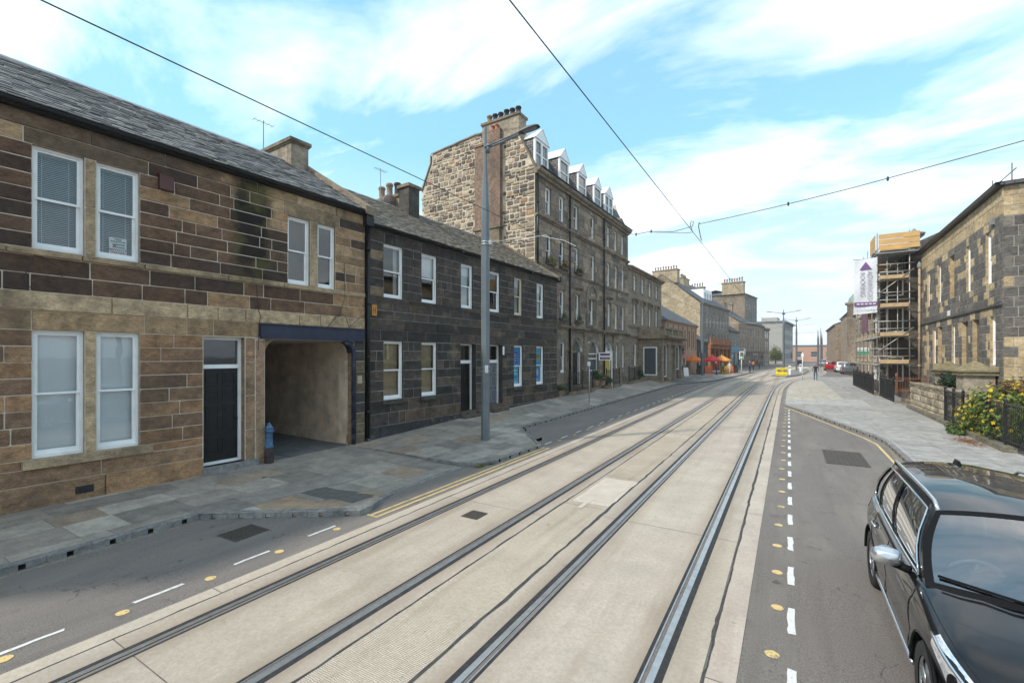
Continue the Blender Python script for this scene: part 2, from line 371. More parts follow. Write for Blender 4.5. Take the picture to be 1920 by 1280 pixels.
def asphalt(name, c=(0.168, 0.148, 0.136), patch=(0.21, 0.182, 0.16)):
    m, nt, b, N, L = _nodes(name)
    P = N('ShaderNodeNewGeometry').outputs['Position']
    sp = noise(N, L, P, 85, 4, 0.85)
    c1 = mixc(N, L, rng(N, L, sp, 0.36, 0.68), tuple(x * 0.5 for x in c), tuple(x * 1.65 for x in c))
    big = noise(N, L, stretch(N, L, P, (1.2, 0.35, 1)), 0.9, 7, 0.65, 0.4)
    c1 = mixc(N, L, rng(N, L, big, 0.47, 0.68, 0, 0.75), c1, patch)
    dk = noise(N, L, P, 1.6, 5, 0.7)
    c1 = mixc(N, L, rng(N, L, dk, 0.6, 0.75, 0, 0.6), c1, tuple(x * 0.5 for x in c))
    c1 = mixc(N, L, rng(N, L, noise(N, L, P, 4.5, 2, 0.5), 0.72, 0.76, 0, 0.6), c1, tuple(x * 0.35 for x in c))       # oil drips
    c1 = mixc(N, L, rng(N, L, noise(N, L, stretch(N, L, P, (3.2, 0.12, 1)), 1.0, 4, 0.6), 0.5, 0.7, 0, 0.35), c1, tuple(x * 0.62 for x in c))   # tyre bands
    vo = N('ShaderNodeTexVoronoi'); vo.feature = 'DISTANCE_TO_EDGE'; vo.inputs['Scale'].default_value = 0.55
    wp_ = N('ShaderNodeVectorMath'); wp_.operation = 'ADD'; L(P, wp_.inputs[0]); ns_ = N('ShaderNodeTexNoise'); ns_.inputs['Scale'].default_value = 2.5; ns_.inputs['Detail'].default_value = 5; L(P, ns_.inputs['Vector']); L(ns_.outputs[1], wp_.inputs[1]); L(wp_.outputs[0], vo.inputs['Vector'])
    c1 = mixc(N, L, mulf(N, L, rng(N, L, vo.outputs[0], 0.0, 0.007, 0.8, 0), rng(N, L, dk, 0.5, 0.56, 0, 1)), c1, tuple(x * 0.25 for x in c))
    L(c1, b.inputs['Base Color']); b.inputs['Roughness'].default_value = 0.88; b.inputs['Specular IOR Level'].default_value = 0.3
    h = N('ShaderNodeMath'); h.operation = 'ADD'; L(sp, h.inputs[0]); L(noise(N, L, P, 45, 4), h.inputs[1])
    finish(N, L, b, h.outputs[0], 0.6, 0.012); return m
def concrete(name, c=(0.44, 0.378, 0.32), ribbed=False, src=None):
    m, nt, b, N, L = _nodes(name)
    P = N('ShaderNodeNewGeometry').outputs['Position']
    oc = N('ShaderNodeObjectInfo').outputs['Color']
    v = noise(N, L, P, 1.3, 9, 0.62, 0.2); f = noise(N, L, P, 90, 4, 0.7)
    base = mixc(N, L, rng(N, L, v, 0.3, 0.7), tuple(x * 0.88 for x in c), tuple(x * 1.10 for x in c))
    base = mixc(N, L, 1.0, base, mixc(N, L, rng(N, L, noise(N, L, P, 22, 7, 0.8), 0.3, 0.68), (0.80, 0.79, 0.77), (1.13, 1.13, 1.12)), 'MULTIPLY')
    base = mixc(N, L, rng(N, L, f, 0.35, 0.7, 0, 0.5), base, mixc(N, L, 1.0, base, (0.72, 0.7, 0.68), 'MULTIPLY'))
    st = noise(N, L, stretch(N, L, P, (2.6, 0.22, 1)), 1.5, 6, 0.6)              # grime drawn out along the line
    base = mixc(N, L, rng(N, L, st, 0.52, 0.74, 0, 0.42), base, (0.27, 0.205, 0.145))
    sp = noise(N, L, P, 7.5, 2, 0.5)
    base = mixc(N, L, rng(N, L, sp, 0.74, 0.8, 0, 0.5), base, (0.09, 0.08, 0.07))
    sx = N('ShaderNodeSeparateXYZ'); L(P, sx.inputs[0])
    for xr_ in (-5.77, -4.27, -2.61, -1.11):
        d1 = N('ShaderNodeMath'); d1.operation = 'SUBTRACT'; L(sx.outputs[0], d1.inputs[0]); d1.inputs[1].default_value = xr_
        d2 = N('ShaderNodeMath'); d2.operation = 'ABSOLUTE'; L(d1.outputs[0], d2.inputs[0])
        mk = mulf(N, L, rng(N, L, d2.outputs[0], 0.11, 0.36, 0.75, 0), rng(N, L, st, 0.3, 0.62, 0.25, 1.0))
        base = mixc(N, L, mk, base, (0.25, 0.19, 0.14))
    base = mixc(N, L, rng(N, L, noise(N, L, P, 2.4, 2, 0.5), 0.73, 0.77, 0, 0.28), base, (0.12, 0.105, 0.09))
    base = mixc(N, L, 1.0, base, oc, 'MULTIPLY')
    L(base, b.inputs['Base Color']); b.inputs['Roughness'].default_value = 0.85; b.inputs['Specular IOR Level'].default_value = 0.3
    if ribbed:
        wv = N('ShaderNodeTexWave'); wv.wave_type = 'BANDS'; wv.bands_direction = 'Y'; L(P, wv.inputs['Vector'])
        wv.inputs['Scale'].default_value = 15; wv.inputs['Distortion'].default_value = 5.0; wv.inputs['Detail'].default_value = 3; wv.inputs['Detail Scale'].default_value = 1.2
        h = N('ShaderNodeMath'); h.operation = 'MULTIPLY_ADD'; L(wv.outputs[1], h.inputs[0]); h.inputs[1].default_value = 0.7; L(f, h.inputs[2])
        finish(N, L, b, h.outputs[0], 0.8, 0.014)
        c2 = mixc(N, L, rng(N, L, wv.outputs[1], 0.1, 0.6, 0.22, 0), base, (0.26, 0.20, 0.14)); L(c2, b.inputs['Base Color'])
    else: finish(N, L, b, f, 0.35, 0.008)
    return m
def flagmat(name, src):
    m, nt, b, N, L = _nodes(name)
    P = N('ShaderNodeNewGeometry').outputs['Position']
    if src == 'object': c0 = N('ShaderNodeObjectInfo').outputs['Color']
    else:
        a = N('ShaderNodeAttribute'); a.attribute_name = 'tint'; c0 = a.outputs['Color']
    c = mixc(N, L, 1.0, c0, mixc(N, L, rng(N, L, noise(N, L, P, 3, 8, 0.66), 0.3, 0.7), (0.7, 0.7, 0.7), (1.28, 1.27, 1.25)), 'MULTIPLY')
    c = mixc(N, L, 1.0, c, mixc(N, L, rng(N, L, noise(N, L, P, 26, 7, 0.8), 0.3, 0.68), (0.70, 0.69, 0.68), (1.2, 1.2, 1.19)), 'MULTIPLY')
    c = mixc(N, L, rng(N, L, noise(N, L, P, 1.1, 6, 0.7), 0.56, 0.74, 0, 0.55), c, (0.07, 0.066, 0.064))
    c = mixc(N, L, rng(N, L, noise(N, L, P, 9, 2, 0.5), 0.73, 0.78, 0, 0.7), c, (0.05, 0.047, 0.045))      # old gum and spots
    L(c, b.inputs['Base Color']); b.inputs['Roughness'].default_value = 0.75; b.inputs['Specular IOR Level'].default_value = 0.35
    finish(N, L, b, noise(N, L, P, 55, 6, 0.7), 0.4, 0.01); return m
def roadpaint(name, col, under, wear=0.55, thr=0.56):
    m, nt, b, N, L = _nodes(name)
    P = N('ShaderNodeNewGeometry').outputs['Position']
    k = noise(N, L, P, 26, 6, 0.75); k2 = noise(N, L, P, 3, 3)
    ad = N('ShaderNodeMath'); ad.operation = 'MULTIPLY_ADD'; L(k2, ad.inputs[0]); ad.inputs[1].default_value = 0.35; L(k, ad.inputs[2])
    c = mixc(N, L, rng(N, L, ad.outputs[0], thr + 0.17, thr + 0.27, 0, wear), col, under)
    L(c, b.inputs['Base Color']); b.inputs['Roughness'].default_value = 0.7; finish(N, L, b, k, 0.3, 0.006); return m
M['asphalt'] = asphalt('road_asphalt')
M['asphalt2'] = asphalt('bay_asphalt', (0.172, 0.15, 0.136), (0.235, 0.205, 0.172))
M['conc'] = concrete('track_concrete'); M['rib'] = concrete('brushed_concrete', (0.54, 0.455, 0.37), True)
M['flag'] = flagmat('paving_stone', 'object'); M['flagm'] = flagmat('paving_stone_far', 'attr')
M['kerb'] = stone('kerb_granite', 'const', (0.23, 0.23, 0.23), soot_amt=0.35, grain=0.1, bump=0.4)
M['hole'] = paint('drain_hole_black', (0.006, 0.006, 0.006), 0.9)
M['steel'] = paint('rail_steel', (0.52, 0.50, 0.48), 0.36, 0.85, var=0.12, scale=9, dirt=(0.16, 0.13, 0.11), dirt_amt=0.35)
M['rubber'] = paint('rail_rubber', (0.022, 0.021, 0.022), 0.8, var=0.3, scale=18, bump=0.3, dirt=(0.10, 0.085, 0.07), dirt_amt=0.35)
M['groove'] = paint('rusty_groove', (0.055, 0.032, 0.02), 0.9, var=0.4, scale=10)
M['tar'] = paint('joint_tar', (0.05, 0.046, 0.043), 0.85, var=0.4, scale=14, bump=0.4)
M['wpaint'] = roadpaint('white_road_paint', (0.62, 0.61, 0.58), (0.13, 0.12, 0.115))
M['ypaint'] = roadpaint('yellow_road_paint', (0.62, 0.45, 0.18), (0.17, 0.15, 0.13), 0.85, 0.54)
M['cpaint'] = roadpaint('faint_paint_on_concrete', (0.57, 0.50, 0.42), (0.46, 0.39, 0.32), 0.9, 0.38)
M['ground'] = asphalt('ground_far', (0.12, 0.115, 0.11))
M['cover'] = paint('cast_iron_cover', (0.085, 0.07, 0.058), 0.7, 0.3, var=0.35, scale=25, bump=0.5, bscale=90)

g = MB()
ys = [-300, -60, -20, 0, 20, 40, 60, 80, 140, 400, 1500, 3000]; xs = [-2500, -400, -60, -14, 12, 60, 400, 2500]
for y0, y1 in zip(ys, ys[1:]):
    for x0, x1 in zip(xs, xs[1:]):
        g.face([(x0, y0, gz(y0) - 0.06), (x1, y0, gz(y0) - 0.06), (x1, y1, gz(y1) - 0.06), (x0, y1, gz(y1) - 0.06)])
tag(g.build('ground', M['ground']), 'grey ground spreading out beneath the street and houses', 'ground', kind='structure')
g = MB()
ry = [-25, 0, 20, 40, 60, 80, 120, 200, 320]
for y0, y1 in zip(ry, ry[1:]):
    def ed(y): return (-12.5 if y < 80 else cl(y) - 9, 6.2 if y < 80 else cr(y) + 4)
    (a0, b0), (a1, b1) = ed(y0), ed(y1)
    for k in range(6):
        t0, t1 = k / 6, (k + 1) / 6
        g.face([(lerp(a0, b0, t0), y0, gz(y0)), (lerp(a0, b0, t1), y0, gz(y0)), (lerp(a1, b1, t1), y1, gz(y1)), (lerp(a1, b1, t0), y1, gz(y1))])
road = tag(g.build('road', M['asphalt2']), 'worn grey asphalt road with parking bays either side of the tram line', 'road', kind='structure')

# ---- tram track: slab panels between four grooved rails
track = tag(empty('tram_track'), 'pale concrete double tram track curving right in the distance', 'tram track', kind='structure')
RAILW = 0.115
def strip_panels(fa, fb, y0, y1, joints, mat, name, lift=0.006, tone=1.0):
    ys_ = [y0] + [j for j in joints if y0 < j < y1] + [y1]
    for a, b in zip(ys_, ys_[1:]):
        mb = MB(); n = max(1, int((b - a) / 2.5)) if b > 36 else 1
        g_ = 0.006
        for k in range(n):
            p, q = lerp(a + g_, b - g_, k / n), lerp(a + g_, b - g_, (k + 1) / n)
            mb.face([(fa(p), p, gz(p) + lift), (fb(p), p, gz(p) + lift), (fb(q), q, gz(q) + lift), (fa(q), q, gz(q) + lift)])
            mb.face([(fa(p), p, gz(p) - 0.05), (fa(p), p, gz(p) + lift), (fa(q), q, gz(q) + lift), (fa(q), q, gz(q) - 0.05)])
            mb.face([(fb(p), p, gz(p) + lift), (fb(p), p, gz(p) - 0.05), (fb(q), q, gz(q) - 0.05), (fb(q), q, gz(q) + lift)])
        t = tone * R.uniform(0.93, 1.06)
        mb.build(name, mat, track, color=(t, t * R.uniform(0.985, 1.01), t * R.uniform(0.96, 1.01)))
JL = [-3.5, 1.95, 7.6, 13.2, 18.9, 24.6, 30.3, 36, 42, 48, 54, 60, 66, 72, 79.9, 90, 100, 115]
JR = [-2.2, 3.0, 8.15, 13.9, 19.6, 25.2, 31, 36.8, 42.6, 48.4, 54, 60, 66, 72, 79.9, 90, 100, 115]
YE = 130
for f, J in ((cl, JL), (cr, JR)):
    strip_panels(lambda y: f(y) - 0.75 + RAILW, lambda y: f(y) + 0.75 - RAILW, -8, YE, J, M['conc'], 'slab_panel')
strip_panels(lambda y: cl(y) - 1.155, lambda y: cl(y) - 0.75 - RAILW, -8, YE, JL, M['conc'], 'slab_panel', tone=0.95)
strip_panels(lambda y: cl(y) - 1.40, lambda y: cl(y) - 1.17, -8, YE, [j + 1.1 for j in JL], M['conc'], 'edge_panel', tone=1.02)
strip_panels(lambda y: cl(y) + 0.75 + RAILW, lambda y: cl(y) + 1.09, -8, YE, JL, M['conc'], 'slab_panel', tone=0.93)
strip_panels(lambda y: cl(y) + 1.115, lambda y: cr(y) - 1.155, -8, YE, [2.2, 8.5, 10.9, 17, 24, 31, 38, 45, 52, 60, 70, 79.9, 100], M['rib'], 'centre_panel', tone=1.05)
strip_panels(lambda y: cr(y) - 1.13, lambda y: cr(y) - 0.75 - RAILW, -8, YE, JR, M['conc'], 'slab_panel', tone=0.95)
strip_panels(lambda y: cr(y) + 0.75 + RAILW, lambda y: cr(y) + 1.16, -8, YE, JR, M['conc'], 'slab_panel', tone=0.96)
strip_panels(lambda y: cr(y) + 1.195, lambda y: cr(y) + 1.45, -8, YE, [j + 1.6 for j in JR], M['conc'], 'edge_panel', tone=1.04)
def sweep_rail(f, off):
    prof = [(-0.115, 0.004, 1), (-0.045, 0.008, 0), (0.022, 0.008, 2), (0.024, -0.035, 2), (0.062, -0.035, 0), (0.064, 0.006, 0), (0.078, 0.006, 1), (0.115, 0.004, 1)]
    yy = [-8 + k * 2.0 for k in range(22)] + [36 + k * 1.5 for k in range(1, 30)] + [80, 84, 88, 93, 98, 104, 110, 120, 130]
    mb = MB()
    for p, q in zip(yy, yy[1:]):
        for (x0, z0, mi), (x1, z1, _) in zip(prof, prof[1:]):
            mb.mi = mi
            sgn = 1 if off < 0 else -1
            a, b = off + sgn * x0, off + sgn * x1
            F = [(f(p) + a, p, gz(p) + z0), (f(p) + b, p, gz(p) + z1), (f(q) + b, q, gz(q) + z1), (f(q) + a, q, gz(q) + z0)]
            mb.face(F if sgn > 0 else F[::-1])
    mb.build('rail', [M['steel'], M['rubber'], M['groove']], track)
for f in (cl, cr):
    for off in (-0.75, 0.75): sweep_rail(f, off)
def ribbon(f, y0, y1, wmin, wmax, mat, name, parent, step=0.22, lift=0.009, wander=0.012):
    mb = MB(); y = y0; pr_ = None; w1 = w2 = wmin
    while y < y1:
        w1 = max(wmin, min(wmax, w1 + R.uniform(-1, 1) * (wmax - wmin) * 0.35)); w2 = max(wmin, min(wmax, w2 + R.uniform(-1, 1) * (wmax - wmin) * 0.35))
        c = f(y) + R.uniform(-wander, wander)
        cur = ((c - w1, y, gz(y) + lift), (c + w2, y, gz(y) + lift))
        if pr_: mb.face([pr_[0], pr_[1], cur[1], cur[0]])
        pr_ = cur; y += step * R.uniform(0.4, 1.4) * (1 if y < 30 else 4)
    mb.build(name, mat, parent)
ribbon(lambda y: cl(y) - 1.163, -8, 100, 0.004, 0.016, M['tar'], 'joint_seal', track)
ribbon(lambda y: cl(y) + 1.10, -8, 100, 0.006, 0.022, M['tar'], 'joint_seal', track)
ribbon(lambda y: cr(y) - 1.14, -8, 100, 0.007, 0.036, M['tar'], 'joint_seal', track)
ribbon(lambda y: cr(y) + 1.18, -8, 100, 0.007, 0.030, M['tar'], 'joint_seal', track)

# ---- markings and covers on the road
dash_me = None
def rect_mesh(name, w, l, mat, ragged=0.012, lift=0.0, n=7):
    mb = MB(); a = []; b = []
    for k in range(n + 1):
        y = -l / 2 + l * k / n
        a.append((-w / 2 + R.uniform(-ragged, ragged) * 0.6, y + (R.uniform(-ragged, ragged) if k in (0, n) else 0))); b.append((w / 2 + R.uniform(-ragged, ragged) * 0.6, y + (R.uniform(-ragged, ragged) if k in (0, n) else 0)))
    for k in range(n): mb.face([(*a[k], lift), (*b[k], lift), (*b[k + 1], lift), (*a[k + 1], lift)])
    return mb.mesh(name, mat)
TILT = math.atan(SLOPE)
def mark(name, me, x, y, parent=road, dz=0.005, rz=0, tilt=True):
    return inst(name, me, parent, (x, y, gz(y) + dz), (TILT if tilt else 0, 0, rz))
dm = [rect_mesh('lane_dash', 0.075, 0.58, M['wpaint']) for _ in range(4)]
y = 4.85; k = 0
while y < 29.2:
    mark('lane_dash', dm[k % 4], 0.03, y); y += 1.225; k += 1
def disc_mesh(name, r, mat, n=18):
    mb = MB(); mb.face([(r * cos(2 * pi * i / n) * R.uniform(0.93, 1.05), r * sin(2 * pi * i / n) * R.uniform(0.93, 1.05), 0) for i in range(n)]); return mb.mesh(name, mat)
dots = [disc_mesh('lane_dot', 0.068, M['ypaint']) for _ in range(4)]
y = 5.30; k = 0
while y < 29.5:
    mark('lane_dot', dots[k % 4], -0.13 + R.uniform(-0.02, 0.02), y); y += 1.01 if y < 9 else 1.14; k += 1
dl = [rect_mesh('lane_dash', 0.055, 0.54, M['wpaint'], 0.012) for _ in range(4)]
for k, y in enumerate((-0.9, 0.28, 1.47, 2.64, 3.82, 5.02)): mark('lane_dash', dl[k % 4], -6.88, y)
for k, y in enumerate((-0.7, 0.3, 1.26, 2.21, 3.17, 4.15, 5.2)): mark('lane_dot', dots[k % 4], -6.73, y)
y = 13.9; k = 0
while y < 48:
    mark('lane_dash', dl[k % 4], -6.99, y); mark('lane_dot', dots[k % 4], -6.86, y + 0.62); y += 1.3; k += 1
# double yellow lines past the vehicle crossing, closed at both ends
for xx in (-6.59, -6.76):
    me = rect_mesh('yellow_line', 0.055, 7.15, M['ypaint'], 0.012, n=40); mark('yellow_line', me, xx, 9.55)
for yy in (5.97, 13.13): mark('yellow_line', rect_mesh('yellow_line', 0.30, 0.055, M['ypaint'], 0.008), -6.70, yy)
def poly_line(pts, w, mat, name, parent, lift=0.005):
    mb = MB(); V = [Vector((x, y, 0)) for x, y in pts]; L_, R_ = [], []
    for i, p in enumerate(V):
        t = (V[min(i + 1, len(V) - 1)] - V[max(i - 1, 0)]).normalized(); n = Vector((-t.y, t.x, 0)) * w / 2
        for q, s_ in ((L_, 1), (R_, -1)): c = p + n * s_; q.append((c.x, c.y, gz(c.y) + lift))
    for i in range(len(V) - 1): mb.face([L_[i], R_[i], R_[i + 1], L_[i + 1]][::-1] if False else [R_[i], R_[i + 1], L_[i + 1], L_[i]])
    return mb.build(name, mat, parent)
poly_line([(2.50, -8), (2.50, 5), (2.50, 12), (2.51, 19.2), (2.3, 20.4), (1.2, 24.7), (0.12, 28.8), (-0.2, 29.6)], 0.07, M['ypaint'], 'yellow_line', road)
def grid_cover(name, label, x, y, w, l, n, m_, rz=0, slots=True, parent=road):
    mb = MB(); mb.box(-w / 2, w / 2, -l / 2, l / 2, -0.02, 0.004, 'b')
    e = 0.02
    for i in range(n):
        for j in range(m_):
            cw, cl_ = (w - 2 * e) / n, (l - 2 * e) / m_
            x0 = -w / 2 + e + i * cw; y0 = -l / 2 + e + j * cl_
            mb.box(x0 + cw * 0.15, x0 + cw * 0.85, y0 + cl_ * 0.15, y0 + cl_ * 0.85, 0.004, 0.010, 'b')
    o = mb.build(name, M['cover'], parent, loc=(x, y, gz(y) + 0.003), rz=rz); o['label'] = label
grid_cover('drain_cover', 'rusty cast iron drain cover', -7.97, 4.28, 0.55, 0.6, 10, 10, 0.05)
grid_cover('manhole_cover', 'long rusty brown manhole cover', 1.39, 16.3, 0.98, 2.15, 8, 16)
grid_cover('manhole_cover', 'small dark cover in the track slab', -5.07, 7.0, 0.38, 0.42, 8, 8, 0.0, parent=track)
mark('access_plate', rect_mesh('access_plate', 0.80, 2.0, M['cpaint'], 0.02), -3.42, 9.7, track, 0.008)
mark('access_plate', rect_mesh('access_plate', 0.62, 1.72, paint('repair_concrete', (0.47, 0.40, 0.33), 0.85, var=0.10), 0.01), -3.42, 9.74, track, 0.011)
mark('painted_tick', rect_mesh('painted_tick', 0.09, 0.75, M['cpaint'], 0.01), -3.52, 8.72, track, 0.013)

# ---- pavements made of single flagstones, edged with drain kerbs
TA = math.tan(radians(2.48))
def xf(y): return -12.42 + TA * (y - 2.27) if y < 23.6 else pl([(23.6, -11.5), (40, -11.3), (52, -11.2), (56, -12.6), (85, -13.4), (110, -10.5), (140, -6), (200, 3)], y)
ZF = [(-10, 0.05), (2.3, 0.12), (7.5, 0.15), (10.5, 0.20), (15, 0.42), (23.7, 0.64), (40, 0.74), (52, 0.74), (60, 0.62), (80, 0.62), (200, 0.62)]
XK = [(-20, -9.3), (4.2, -9.3), (5.85, -6.9), (6.7, -7.2), (7.3, -7.4), (9.76, -7.5), (10.5, -6.95), (13.1, -6.84), (15.75, -9.15), (45.5, -9.15), (52.9, -6.75), (60, -6.05), (200, 12)]
def kh(y): return pl([(6.3, 0.115), (7.2, 0.012), (9.765, 0.012), (9.7655, 0.115)], y)
def pzl(x, y):
    xk = pl(XK, y) if y < 53 else cl(y) - 1.85
    t = max(0.0, min(1.0, (x - xk) / (xf(y) - xk)))
    return lerp(gz(y) + kh(y), pl(ZF, y), t)
def clip_rect(poly, x0, x1, y0, y1):
    def cl1(P, ins, cut):
        out = []
        for i, b in enumerate(P):
            a = P[i - 1]
            if ins(b):
                if not ins(a): out.append(cut(a, b))
                out.append(b)
            elif ins(a): out.append(cut(a, b))
        return out
    def cx(v): return lambda a, b: (v, a[1] + (b[1] - a[1]) * (v - a[0]) / (b[0] - a[0]))
    def cy(v): return lambda a, b: (a[0] + (b[0] - a[0]) * (v - a[1]) / (b[1] - a[1]), v)
    P = poly
    for ins, cut in ((lambda p: p[0] >= x0, cx(x0)), (lambda p: p[0] <= x1, cx(x1)), (lambda p: p[1] >= y0, cy(y0)), (lambda p: p[1] <= y1, cy(y1))):
        P = cl1(P, ins, cut)
        if len(P) < 3: return []
    return P
def area(P): return 0.5 * sum(P[i - 1][0] * P[i][1] - P[i][0] * P[i - 1][1] for i in range(len(P)))
def flags(parent, outlines, zf, roww, lmin, lmax, pick, limit=300):
    items = []
    for outline in outlines:
        if area(outline) < 0: outline = outline[::-1]
        x0 = min(p[0] for p in outline); x1 = max(p[0] for p in outline); ya = min(p[1] for p in outline); yb = max(p[1] for p in outline)
        x = x0
        while x < x1:
            wd = R.choice(roww); y = ya - R.uniform(0, lmax)
            while y < yb:
                ln = R.uniform(lmin, lmax) * (1 if y < 45 else 2)
                P = clip_rect(outline, x + 0.004, x + wd - 0.004, y + 0.004, y + ln - 0.004)
                if P and abs(area(P)) > 0.01:
                    cx_ = sum(p[0] for p in P) / len(P); cy_ = sum(p[1] for p in P) / len(P)
                    items.append((showing((cx_, cy_, zf(cx_, cy_)), ln), P, pick(cx_, cy_)))
                y += ln
            x += wd
    items.sort(key=lambda t: -t[0])
    rest = MB()
    for k, (s_, P, c) in enumerate(items):
        lift = R.uniform(-0.0015, 0.0015)
        if k < limit and s_ > 9:
            mb = MB(); mb.prism(P, -0.10, lift, zf); mb.build('paving_stone', M['flag'], parent, color=c)
        else:
            rest.col = c; rest.prism(P, -0.10, lift, zf)
    if rest.f: tag(rest.build('paving_stone', M['flagm'], parent, color_attr=True), kind='stuff')
def pick_left(x, y):
    d = hypot(x + 8.2, y - 7.2); r = R.random()
    g_ = R.uniform(0.85, 1.15)
    if d < 2.4 and r < 0.5: c = R.choice([(0.31, 0.245, 0.19), (0.28, 0.23, 0.185), (0.31, 0.265, 0.215)])
    elif r < 0.10: c = (0.27, 0.235, 0.20)
    elif r < 0.28: c = (0.32, 0.32, 0.305)
    else: c = R.choice([(0.235, 0.23, 0.225), (0.255, 0.248, 0.24), (0.21, 0.207, 0.206), (0.275, 0.266, 0.255)])
    return (c[0] * g_ * 1.10, c[1] * g_, c[2] * g_ * 0.90)
pav_l = tag(empty('pavement'), 'left pavement of grey and brown flagstones along the sandstone houses', 'pavement', kind='structure')
def fl(y): return (xf(y) + 0.30 if y < -90 else xf(y), y)
o1 = [fl(-9), (-9.42, -9), (-9.42, 4.14), (-7.02, 5.80), (-7.05, 6.2), (-7.32, 6.7), (-7.52, 7.3), (-7.62, 9.76), fl(9.76), fl(5)]
o2 = [fl(9.772), (-7.70, 9.772), (-7.25, 10.05), (-7.06, 10.5), (-6.96, 13.0), (-9.27, 15.70), (-9.27, 45.5), (-6.87, 52.9), (-6.3, 60), (-5.4, 70), (-4.7, 79), fl(79), fl(60), fl(56), fl(52), fl(40), fl(23.7), fl(23.5), fl(16)]
flags(pav_l, [o1, o2], pzl, [0.60, 0.75, 0.9], 0.65, 1.5, pick_left)
bed = MB()
def bed_sheet(pts_l, pts_r, zf, drop):
    for (a, b), (c, d) in zip(zip(pts_l, pts_l[1:]), zip(pts_r, pts_r[1:])):
        bed.face([(*a, zf(*a) - drop), (*c, zf(*c) - drop), (*d, zf(*d) - drop), (*b, zf(*b) - drop)])
yy = [-9, -4, 0, 4.1, 5.8, 6.3, 7.2, 9.76]
bed_sheet([fl(y) for y in yy], [(pl(XK, y) - 0.10, y) for y in yy], pzl, 0.009)
yy = [9.772, 10.6, 12.85, 15.7, 18, 23.5, 23.7, 30, 36, 40, 45.5, 50, 52, 52.9, 56, 60, 66, 72, 79]
bed_sheet([fl(y) for y in yy], [(pl(XK, y) - 0.12 if y < 53 else cl(y) - 1.98, y) for y in yy], pzl, 0.009)
bed.build('bedding', paint('joint_sand', (0.10, 0.093, 0.085), 0.95, var=0.25, scale=9), pav_l)
# step of the raised pavement beside the crossing
st = MB()
for k in range(6):
    a, b = lerp(-10.3, -7.65, k / 6), lerp(-10.3, -7.65, (k + 1) / 6)
    st.face([(a, 9.7655, pzl(a, 9.76) - 0.02), (b, 9.7655, pzl(b, 9.76) - 0.02), (b, 9.7655, pzl(b, 9.78) - 0.001), (a, 9.7655, pzl(a, 9.78) - 0.001)])
st.build('kerb_edge', M['kerb'], pav_l)

def kerb_mesh(l, hole):
    mb = MB(); h = l / 2 - 0.003
    mb.face([(-h, 0.014, 0), (h, 0.014, 0), (h, 0.13, 0), (-h, 0.13, 0)])                 # top
    mb.face([(-h, 0, -0.014), (h, 0, -0.014), (h, 0.014, 0), (-h, 0.014, 0)])            # chamfer
    for s_ in (-1, 1): mb.face([(s_ * h, 0.0, -0.3), (s_ * h, 0.13, -0.3), (s_ * h, 0.13, 0), (s_ * h, 0.014, 0), (s_ * h, 0, -0.014)][::s_])
    if hole:
        a, za, zb = 0.038, -0.108, -0.035
        mb.face([(-h, 0, -0.3), (h, 0, -0.3), (h, 0, za), (-h, 0, za)]); mb.face([(-h, 0, zb), (h, 0, zb), (h, 0, -0.014), (-h, 0, -0.014)])
        mb.face([(-h, 0, za), (-a, 0, za), (-a, 0, zb), (-h, 0, zb)]); mb.face([(a, 0, za), (h, 0, za), (h, 0, zb), (a, 0, zb)])
        mb.mi = 1
        mb.face([(-a, 0.07, za), (a, 0.07, za), (a, 0.07, zb), (-a, 0.07, zb)]); mb.face([(-a, 0, za), (a, 0, za), (a, 0.07, za), (-a, 0.07, za)])
        mb.face([(-a, 0.07, zb), (a, 0.07, zb), (a, 0, zb), (-a, 0, zb)]); mb.face([(-a, 0, za), (-a, 0.07, za), (-a, 0.07, zb), (-a, 0, zb)]); mb.face([(a, 0.07, za), (a, 0, za), (a, 0, zb), (a, 0.07, zb)])
    else: mb.face([(-h, 0, -0.3), (h, 0, -0.3), (h, 0, -0.014), (-h, 0, -0.014)])
    return mb.mesh('kerb_stone', [M['kerb'], M['hole']])
KM = kerb_mesh(0.5, True); KP = kerb_mesh(0.5, False)
def kerb_run(parent, pts, zf, hole=True, unit=0.5):
    """kerb units laid along a line, road on the right-hand side of the walking direction"""
    for (ax, ay), (bx, by) in zip(pts, pts[1:]):
        ln = hypot(bx - ax, by - ay); n = max(1, round(ln / unit)); an = atan2(by - ay, bx - ax)
        for k in range(n):
            t = (k + 0.5) / n; x, y_ = lerp(ax, bx, t), lerp(ay, by, t)
            za, zb = zf(lerp(ax, bx, k / n), lerp(ay, by, k / n)), zf(lerp(ax, bx, (k + 1) / n), lerp(ay, by, (k + 1) / n))
            inst('kerb_stone', KM if hole else KP, parent, (x, y_, (za + zb) / 2), (0, -atan2(zb - za, ln / n), an), (ln / n / 0.5, 1, 1))
kz = lambda x, y: gz(y) + kh(y) + 0.002
kerb_run(pav_l, [(-9.3, -8), (-9.3, 4.2), (-6.9, 5.85)], kz)
kerb_run(pav_l, [(-6.9, 5.85), (-6.93, 6.2), (-7.20, 6.7)], kz, False, 0.3)
kerb_run(pav_l, [(-7.20, 6.7), (-7.40, 7.3), (-7.50, 9.75)], kz, False)
kerb_run(pav_l, [(-7.65, 9.775), (-7.17, 10.0), (-6.95, 10.5)], lambda x, y: gz(y) + 0.117, False, 0.3)
kerb_run(pav_l, [(-6.95, 10.5), (-6.84, 13.1), (-9.15, 15.75), (-9.15, 45.5), (-6.75, 52.9)], kz)
kerb_run(pav_l, [(-6.75, 52.9), (-6.2, 60), (-5.2, 70), (-4.5, 79)], kz, False, 2.0)

